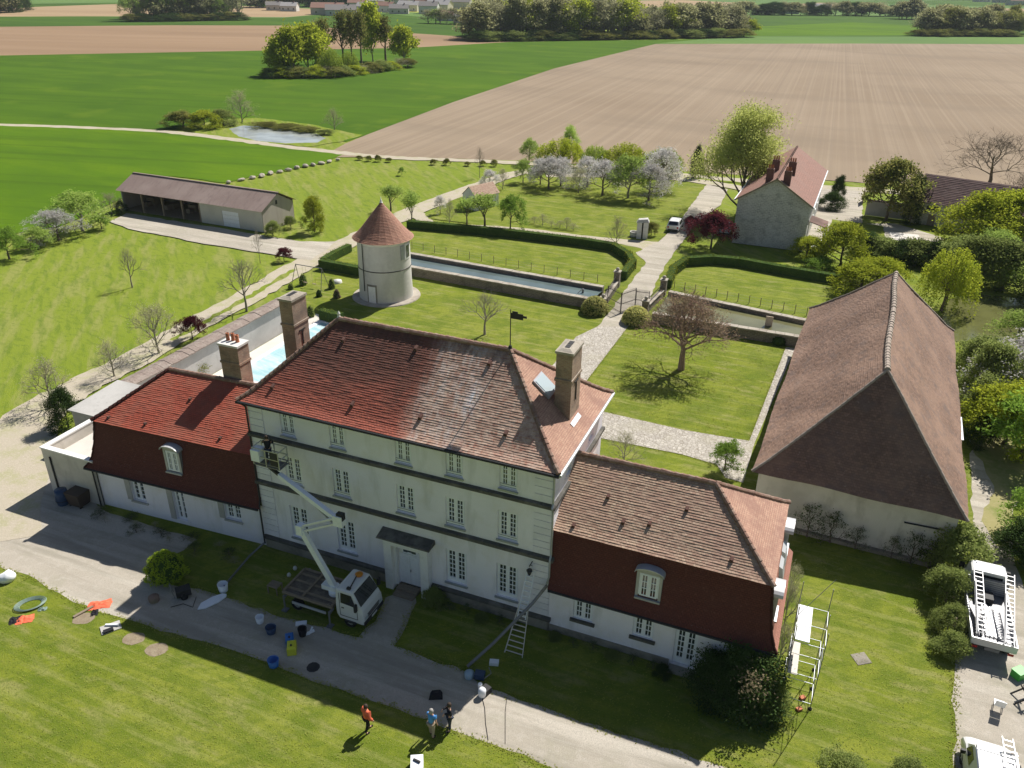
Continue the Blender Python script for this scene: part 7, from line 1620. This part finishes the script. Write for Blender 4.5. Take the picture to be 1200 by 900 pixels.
# ------------------------------------------------------------------ ladders, chutes, scaffold
s = MB(); pA, pB = CP(-.97, -2.5, .02), CP(-.95, -.45, 3.4); ladder(s, pA, pA.lerp(pB, .72), 1.0, .48, 10, CX); single('wide_ladder', s, M['palewood'], 'pale wide-footed ladder leaning at the right corner of the main facade', 'ladder')
s = MB(); ladder(s, pA.lerp(pB, .45) + CY * .1 + Vector((0, 0, .12)), CP(-.94, -.2, 4.0), .46, .40, 10, CX, .03); single('upper_ladder', s, M['white'], 'narrow upper ladder continuing to the wall lantern', 'ladder')
t = thing('wall_lantern', 'dark iron lantern on the right corner of the main facade', 'lamp', CP(-.95, -.06, 4.1), CRZ); s = MB(); s.beam((0, 0, .3), (0, -.45, .3), .04); s.beam((0, 0, 0), (0, -.3, .3), .03); part('bracket', s, M['dark'], t); s = MB(); s.lathe([(.05, -.3), (.16, 0), (.18, .02), (.03, .18)], 6, (0, -.42, 0)); part('lantern', s, M['dark'], t)
s = MB(); s.tube([CP(.02, -.34, 3.35), CP(-.5, -1.1, 2.55), CP(-1.9, -3.0, .95), CP(-2.8, -4.3, .18)], .085, 8); single('drain_chute', s, M['greysteel'], 'long grey plastic chute running from the right downpipe down to the lawn edge', 'chute', smooth=True)
s = MB(); s.tube([CP(-18.45, -.35, .45), CP(-18.6, -1.6, .3), CP(-18.35, -4.2, .15)], .06, 8); single('drain_chute', s, M['greysteel'], 'grey plastic chute running from the left downpipe to the white bucket', 'chute', smooth=True)
sf = thing('scaffold_tower', 'aluminium scaffold tower with two pale boards on the lawn east of the wing', 'scaffold', CP(12.35, -.1), CRZ)
PX, PY = (0, 1.4), (0, 1.35, 2.7)
for x in PX:
    for y in PY:
        hgt = 5.4 if y == 2.7 else 4.9
        s = MB(); s.tube([(x, y, .12), (x, y, hgt)], .021, 6); part('upright', s, M['greysteel'], sf); s = MB(); s.lathe([(.09, 0), (.1, .06), (.03, .12)], 8, (x, y, 0)); part('castor', s, M['rubber'], sf)
for z in (.35, 2.0, 3.95):
    for y in PY: s = MB(); s.tube([(0, y, z), (1.4, y, z)], .016, 6); part('crossbar', s, M['zinc'], sf)
    for x in PX: s = MB(); s.tube([(x, 0, z + .05), (x, 2.7, z + .05)], .016, 6); part('ledger', s, M['zinc'], sf)
for x in PX:
    for z in (2.6, 3.1): s = MB(); s.tube([(x, 0, z), (x, 1.35, z)], .015, 5); part('ladder_rung', s, M['zinc'], sf)
    s = MB(); s.tube([(x, 0, 2.05), (x, 2.7, 3.95)], .014, 5); part('brace', s, M['greysteel'], sf)
    s = MB(); s.tube([(x, 0, .4), (x, 2.7, 2.0)], .014, 5); part('brace', s, M['greysteel'], sf)
s = MB(); s.tube([(0, 1.35, 4.4), (1.4, 2.7, 6.0)], .015, 5); part('brace', s, M['greysteel'], sf)
s = MB(); s.box(.04, .68, .05, 2.6, 4.0, 4.05); part('platform_board', s, M['white'], sf); s = MB(); s.box(.02, .45, -.2, 2.1, 2.08, 2.12); part('platform_board', s, M['palewood'], sf)
for x, y in ((.9, -.25), (1.0, .55)): s = MB(); s.box(-.14, .14, -.1, .1, 0, .12); p = CP(12.35 + x, -.1 + y); single('brick_block', s, M['pot'], 'reddish block beside the scaffold foot, %s one' % ('nearer' if y < 0 else 'farther'), 'brick', p, .4)
s = MB(); s.hexa([(-.42, -.4, -.02), (.4, -.38, -.02), (.42, .4, -.02), (-.4, .36, -.02), (-.42, -.4, .025), (.4, -.38, .025), (.42, .4, .025), (-.4, .36, .025)]); single('paving_slab', s, M['plinth'], 'square grey paving slab alone on the east lawn', 'slab', G(1009, 772), .2)

# ------------------------------------------------------------------ small things on lawn and drive
def bucket(px, m, label, r=.17, h=.32, cat='bucket', group=None):
    t = thing('bucket', label, cat, G(*px), 0, group); s = MB(); s.lathe([(.8 * r, 0), (r, h), (r * .93, h), (.74 * r, .03), (0, .03)], 16); part('body', s, M[m], t, smooth=True)
    s = MB(); s.tube([(r * math.cos(a_), .3 * r, h + .55 * r * math.sin(a_)) for a_ in np.linspace(0, PI, 9)], .008, 4); part('handle', s, M['steel'], t)
bucket((262, 692), 'white', 'white bucket at the end of the left chute', .3, .5)
bucket((305, 729), 'white', 'white bucket alone on the shaded gravel', .24, .4)
bucket((321, 780), 'bluep', 'bright blue bucket at the shaded edge of the lawn', .3, .45)
bucket((318, 741), 'darkblue', 'dark blue bucket beside the lone white bucket', .3, .4)
bucket((355, 744), 'blackc', 'black bucket on the shaded gravel near the truck', .25, .5)
def jerry(px, m, label, rz=0, sc_=1.0):
    t = thing('jerrycan', label, 'jerrycan', G(*px), rz); s = MB(); a_, b2, h = .18 * sc_, .26 * sc_, .42 * sc_
    s.box(-a_, a_, -b2, b2, 0, h * .8); s.hexa([(-a_, -b2, h * .8), (a_, -b2, h * .8), (a_, b2, h * .8), (-a_, b2, h * .8), (-a_ * .6, -b2 * .7, h), (a_ * .6, -b2 * .7, h), (a_ * .6, b2 * .6, h), (-a_ * .6, b2 * .6, h)]); part('body', s, M[m], t)
    s = MB(); s.lathe([(.05, 0), (.05, .07), (0, .07)], 8, (0, -b2 * .5, h)); part('cap', s, M['dark'], t); s = MB(); s.tube([(0, -b2 * .2, h), (0, -b2 * .1, h + .08), (0, b2 * .4, h + .08), (0, b2 * .5, h)], .02, 5); part('handle', s, M[m], t)
jerry((340, 753), 'bluep', 'blue jerrycan just behind the yellow one', .3, 1.2)
jerry((342.5, 763), 'yellowp', 'bright yellow jerrycan on the shaded gravel', .2, 1.3)
s = MB(); s.box(-.3, .3, -.15, .15, 0, .08); single('white_tray', s, M['white'], 'small white tray near the black bucket', 'tray', G(353, 731), .2)
s = MB(); s.beam((-.3, -.1, .05), (.3, .1, .12), .12); s.beam((.0, -.1, .05), (.2, .3, .2), .08); single('white_brush', s, M['white'], 'white brush lying below the black bucket', 'brush', G(362, 743), .2)
s = MB(); s.lathe([(.35, 0), (.3, .06), (0, .07)], 10); single('drain_cover', s, M['dark'], 'dark round drain cover in the shaded gravel', 'cover', G(367, 782))
# low workbench left of the truck
t = thing('wooden_stool', 'small grey slatted stool on the grass left of the boom lift truck', 'stool', G(323, 693), CRZ)
for y in (-.2, 0, .2): s = MB(); s.box(-.35, .35, y - .08, y + .08, .5, .54); part('slat', s, M['wood'], t)
for x, y in ((-.3, -.25), (.3, -.25), (.3, .25), (-.3, .25)): s = MB(); s.box(x - .03, x + .03, y - .03, y + .03, 0, .5); part('leg', s, M['wood'], t)
for px, lab in (((346, 668), 'white globe in the dark grass behind the truck bed'), ((339, 676), 'second white globe nearer the little stool')): s = MB(); s.lathe([(0, .0), (.1, .05), (.13, .15), (.09, .25), (0, .28)], 10); single('white_globe', s, M['dirtywhite'], lab, 'globe', G(*px), smooth=True)  # rounded white shapes standing for small white spots in the grass
# surfboard-like white panel, pressure washer etc.
s = MB(); s.prism([(-.85, -.1), (-.5, -.3), (.3, -.32), (.8, -.18), (.9, 0), (.75, .2), (.2, .32), (-.5, .25)], .03, .1); single('plastic_board', s, M['white'], 'pale oval plastic panel lying on the shaded gravel', 'panel', G(248, 706), .75)
t = thing('pressure_washer', 'dark pressure washer on the shaded gravel left of the oval panel', 'machine', G(216, 699), .5); s = MB(); s.box(-.4, .4, -.28, .28, .2, .6); part('motor', s, M['dark'], t); s = MB(); s.tube([(-.5, -.3, .3), (-.6, -.3, .95), (-.6, .3, .95), (-.5, .3, .3)], .025, 6); part('handle', s, M['greysteel'], t)
for y in (-.32, .32): s = MB(); s.lathe([(.0, -.04), (.2, -.04), (.2, .04), (0, .04)], 12); s.v = [(q[0], y + q[2], .2 + q[1]) for q in s.v]; part('wheel', s, M['rubber'], t)
s = MB(); s.lathe([(.28, 0), (.3, .3), (.0, .33)], 12); single('red_tub', s, M['redbark'], 'small dull red tub in shade beside the ball shrub', 'tub', G(181, 704), smooth=True)
s = MB(); s.tube([G(230, 700) + Vector((0, 0, .03)), G(226, 712) + Vector((0, 0, .03)), G(215, 708) + Vector((0, 0, .03)), G(200, 712) + Vector((0, 0, .03))], .02, 5); single('garden_hose', s, M['dark'], 'thin dark hose trailing left from the pressure washer', 'hose')
t = thing('water_pump', 'blue and white cleaning machine at the foot of the long chute', 'machine', G(550, 793), -.2); s = MB(); s.lathe([(.24, 0), (.26, .26), (.15, .38), (0, .38)], 14); part('tank', s, M['carblue'], t, smooth=True)
s = MB(); s.box(.3, .8, -.2, .2, .1, .4); part('motor', s, M['darkblue'], t); s = MB(); s.tube([(.8, -.15, .2), (1.15, -.05, .55), (.95, .35, .5)], .03, 6); part('handle', s, M['greysteel'], t)
s = MB(); s.box(-.24, .24, -.15, .15, 0, .2); single('white_box', s, M['white'], 'small white box on the dark lawn near the ladder foot', 'box', G(579, 778), -.1)
t = thing('compressor', 'white machine with black handle where shade meets the sunlit gravel', 'machine', G(565, 816), .9); s = MB(); s.lathe([(.14, 0), (.2, .12), (.2, .42), (.1, .56), (0, .56)], 14); part('body', s, M['white'], t, smooth=True); s = MB(); s.box(.1, .5, -.2, .2, 0, .35); part('motor', s, M['dark'], t); s = MB(); s.lathe([(.1, 0), (.12, .4), (0, .45)], 8, (.25, .35, 0)); part('bottle', s, M['white'], t)
s = MB(); s.tube([G(*q) + Vector((0, 0, .02)) for q in ((565, 818), (568, 830), (569, 848), (572, 868))], .018, 4); single('power_cable', s, M['dark'], 'dark cable running down across the sunlit gravel', 'cable')
s = MB(); s.tube([G(*q) + Vector((0, 0, .02)) for q in ((594, 818), (592, 835), (592, 850), (592, 872))], .014, 4); single('power_cable', s, M['dark'], 'thinner cable on the gravel right of the long dark one', 'cable')
s = MB(); s.hexa([(-.35, -.25, 0), (.35, -.2, 0), (.3, .25, 0), (-.3, .25, 0), (-.2, -.15, .3), (.2, -.12, .22), (.2, .15, .3), (-.2, .15, .25)]); single('black_bag', s, M['blackc'], 'black bag on the shaded gravel behind the person in blue', 'bag', G(511, 816))
t = thing('white_crate', 'white open box on the lawn at the bottom edge below the person in blue', 'box', G(489, 901), .1); s = MB(); s.box(-.28, .28, -.35, .35, 0, .5); part('body', s, M['white'], t); s = MB(); s.beam((-.15, .1, .53), (.15, -.1, .55), .08); part('tool', s, M['dark'], t)
s = MB(); s.lathe([(0, 0), (.42, .02), (.5, .3), (.3, .52), (0, .55)], 12); s.v = [(q[0] * 1.0, q[1] * .85, q[2] * (1 + .15 * math.sin(q[0] * 9))) for q in s.v]; single('white_sack', s, M['white'], 'plump white sack on the lawn at the left edge', 'sack', G(9, 680), .4, smooth=True)
s = MB()
for k in range(5): rr_ = .5 + .05 * k; s.tube([(rr_ * 1.15 * math.cos(a_), rr_ * .8 * math.sin(a_), .03 + .02 * k) for a_ in np.linspace(0, 2 * PI, 22)], .025, 4, cap=False)
single('coiled_hose', s, M['teal'], 'coiled grey-green hose on the lawn at the left', 'hose', G(36, 709), .5)
def cloth(px, m, label, a_, b2, seed, name='jacket'):
    r = random.Random(seed); s = MB(); n = 9; P = {}
    for i in range(n + 1):
        for j in range(n + 1): P[i, j] = ((i / n - .5) * a_ * (1 - .3 * abs(j / n - .5)) + r.uniform(-.03, .03), (j / n - .5) * b2 * (1 + .12 * math.sin(i * .9)) + r.uniform(-.03, .03), .02 + .13 * r.random() * max(0, 1 - ((i - n / 2) / n * 2) ** 2) * max(0, 1 - ((j - n / 2) / n * 2) ** 2))
    for i in range(n):
        for j in range(n): s.face([P[i, j], P[i + 1, j], P[i + 1, j + 1], P[i, j + 1]])
    return single(name, s, M[m], label, 'clothing', G(*px), .3, smooth=True)
cloth((29, 726), 'orangec', 'orange-red jacket dropped on the lawn at the left', .95, .65, 1); cloth((18, 727), 'blackc', 'black jacket lying against the orange-red one', .65, .6, 2)
cloth((117, 709), 'orangec', 'flat orange cloth at the gravel edge', 1.3, .7, 3, 'cloth'); cloth((111, 718), 'blackc', 'small black cloth beside the flat orange one', .4, .5, 4, 'cloth'); cloth((50, 714), 'teal', 'pale green scrap on the lawn near the coiled hose', .5, .3, 5, 'cloth')
s = MB(); s.beam((-.6, 0, .05), (.5, 0, .06), .16, .06); single('short_plank', s, M['wood'], 'short grey plank on the lawn beside the orange cloth', 'plank', G(99, 717), .9)
t = thing('folded_sheet', 'pale sheet with a white bar and a black tool on the lawn', 'sheet', G(130, 736), .6); s = MB(); s.box(-.5, .5, -.35, .35, .01, .05); part('sheet', s, M['conc'], t); s = MB(); s.beam((-.2, .3, .09), (.4, -.1, .12), .1); part('white_bar', s, M['white'], t); s = MB(); s.box(-.4, .1, -.35, -.1, .05, .14); part('black_tool', s, M['blackc'], t)
# bins
t = thing('blue_barrel', 'dark blue barrel against the annex wall', 'barrel', G(75, 590)); s = MB(); s.lathe([(.36, 0), (.42, .3), (.43, .7), (.38, 1.1), (0, 1.12)], 18); part('body', s, M['darkblue'], t, smooth=True); s = MB(); s.lathe([(.45, .35), (.45, .4)], 18); part('hoop', s, M['dark'], t)
t = thing('wheeled_bin', 'dark brown container beside the blue barrel', 'bin', G(94, 591), CRZ); s = MB(); s.hexa([(-.5, -.4, .1), (.5, -.4, .1), (.5, .4, .1), (-.5, .4, .1), (-.6, -.5, 1.0), (.6, -.5, 1.0), (.6, .5, 1.0), (-.6, .5, 1.0)]); part('body', s, M['bin'], t); s = MB(); s.box(-.62, .62, -.52, .52, 1.003, 1.08); part('lid', s, M['bin'], t)
for x in (-.45, .45): s = MB(); s.box(x - .05, x + .05, -.4, -.2, 0, .12); part('wheel', s, M['rubber'], t)
# things on the east drive
t = thing('green_crate', 'bright green plastic crate behind the flatbed truck', 'crate', G(1193, 793), .4); s = MB(); s.box(-.32, .32, -.25, .25, 0, .05)
for a_ in ((-.32, -.29, -.25, .25), (.29, .32, -.25, .25), (-.29, .29, -.25, -.22), (-.29, .29, .22, .25)): s.box(*a_, .05, .42)
part('body', s, M['greenp'], t); s = MB(); s.box(-.34, .34, -.27, .27, .42, .46); part('lid', s, M['greenp'], t)
t = thing('folding_chair', 'white folding chair standing alone on the east drive', 'chair', G(1168, 832), 1.1); s = MB(); s.box(-.22, .22, -.22, .22, .43, .47); part('seat', s, M['white'], t); s = MB(); s.hexa([(-.26, -.22, .5), (-.22, -.22, .5), (-.22, .22, .5), (-.26, .22, .5), (-.36, -.22, .9), (-.32, -.22, .9), (-.32, .22, .9), (-.36, .22, .9)]); part('backrest', s, M['white'], t)
for x, y in ((-.2, -.2), (.2, -.2), (.2, .2), (-.2, .2)): s = MB(); s.beam((x * 1.2, y, 0), (-x * .9, y, .44), .03); part('leg', s, M['greysteel'], t)
t = thing('trestle', 'black folding trestle at the right edge of the east drive', 'trestle', G(1199, 822), -.3)
for y in (-.35, .35): s = MB(); s.beam((-.5, y, 0), (.1, y, .7), .06); s.beam((.3, y, 0), (-.2, y, .7), .06); part('leg', s, M['dark'], t)
s = MB(); s.beam((-.05, -.4, .7), (-.05, .4, .7), .08); part('top_bar', s, M['dark'], t)
s = MB(); s.hexa([(-.15, -.3, 0), (.1, -.35, 0), (.1, .35, 0), (-.1, .3, 0), (-.1, -.3, .5), (.1, -.3, .5), (.1, .3, .45), (-.1, .3, .5)]); single('leaning_board', s, M['plank'], 'light board leaning in the bushes beside the truck', 'board', G(1121, 735), .3)

# grass tufts standing out of the near lawns (nobody could count them)
def in_poly(x, y, P):
    c = np.zeros(len(x), bool); n = len(P)
    for i in range(n):
        (x0, y0), (x1, y1) = P[i], P[(i + 1) % n]; k = ((y0 > y) != (y1 > y)) & (x < (x1 - x0) * (y - y0) / (y1 - y0 + 1e-12) + x0); c ^= k
    return c
def tufts(name, px, dens, size, m, seed, not_in=()):
    P = [tuple(G(*q)[:2]) for q in px]; xs = [p[0] for p in P]; ys = [p[1] for p in P]; r = np.random.RandomState(seed); n = int((max(xs) - min(xs)) * (max(ys) - min(ys)) * dens)
    x = r.uniform(min(xs), max(xs), n); y = r.uniform(min(ys), max(ys), n); k = in_poly(x, y, P)
    for q in not_in: k &= ~in_poly(x, y, [tuple(G(*w)[:2]) for w in q])
    x, y = x[k], y[k]; cl = np.sin(x * 1.7 + np.sin(y * 2.3)) + np.sin(y * 1.3 + x * .6) + r.normal(size=len(x)) * .8; x, y = x[cl > -.3], y[cl > -.3]
    o = link(name, leaf_mesh(name, np.stack([x, y, np.full(len(x), .03)], 1), size, m, seed, flat=.72)); o['kind'] = 'stuff'; return o
LM['grass'] = leaf_mat('grass_blades', (.24, .30, .04), (.40, .40, .10), .5)
GRAVEL_EDGE = [(-60, 642), (0, 665), (43, 680), (77, 701), (110, 716), (147, 726), (217, 748), (290, 769), (350, 792), (400, 809), (455, 828), (500, 844), (535, 858), (580, 874), (630, 894), (700, 919), (760, 946)]
tufts('lawn_grass', GRAVEL_EDGE + [(700, 990), (200, 990), (-120, 900)], 60, .034, LM['grass'], 1)
tufts('lawn_grass', [(925, 680), (960, 650), (1110, 690), (1117, 780), (1117, 930), (860, 930), (845, 897)], 60, .034, LM['grass'], 2)
tufts('lawn_grass', [(572, 806), (650, 745), (900, 800), (845, 897), (680, 846), (630, 826)], 30, .05, LM['grass'], 3)
tufts('lawn_grass', [(462, 757), (488, 706), (640, 745), (572, 806), (545, 787)], 30, .05, LM['grass'], 4)
tufts('lawn_grass', [(696, 447), (738, 386), (920, 408), (877, 515), (800, 503), (708, 482)], 30, .055, LM['grass'], 5)
def edge_tufts(px, off, seed, w_=.11, dens=90, size=.05):
    P = [G(*q) for q in px]; r = np.random.RandomState(seed); C_ = []
    for a_, b2 in zip(P[:-1], P[1:]):
        L = (b2 - a_).length; n = int(L * dens); d = (b2 - a_) / L; nn = Vector((-d.y, d.x, 0)); cl = r.rand(int(L / .35) + 2)
        for k in range(n):
            u = r.rand() * L
            if r.rand() > .3 + .7 * cl[int(u / .35)]: continue
            p = a_ + d * u + nn * (off + r.normal() * w_ * (.5 + cl[int(u / .35)])); C_.append((p.x, p.y, .03))
    o = link('edge_grass', leaf_mesh('edge_grass', C_, size, LM['grass'], seed, flat=.55)); o['kind'] = 'stuff'
edge_tufts(GRAVEL_EDGE, 0, 11); edge_tufts([(176, 682), (233, 690), (267, 701), (333, 724), (382, 735), (420, 747), (440, 728), (452, 700)], 0, 12)
edge_tufts([(488, 706), (462, 757), (545, 787), (572, 806), (630, 826), (680, 846), (760, 869), (850, 899), (960, 935)], 0, 13)
edge_tufts([(1117, 930), (1117, 900), (1119, 781), (1126, 740)], 0, 14); edge_tufts([(735, 384), (687, 447)], 0, 15, .08); edge_tufts([(708, 483), (800, 504), (878, 517), (921, 407)], 0, 16, .08); edge_tufts([(700, 513), (800, 533), (840, 545)], 0, 17, .1)

# ------------------------------------------------------------------ air
hz = MB(); hz.box(-3200, 3200, -60, 6000, -1.2, 60)
hm = bpy.data.materials.new('haze'); hm.use_nodes = True; n = hm.node_tree; n.nodes.clear(); o_ = n.nodes.new('ShaderNodeOutputMaterial'); v = n.nodes.new('ShaderNodeVolumePrincipled')
v.inputs['Color'].default_value = (.75, .84, 1, 1); v.inputs['Density'].default_value = .00007; v.inputs['Anisotropy'].default_value = 0.0
n.links.new(v.outputs[0], o_.inputs['Volume'])
ho = link('haze', hz.mesh('haze', hm)); ho['kind'] = 'stuff'
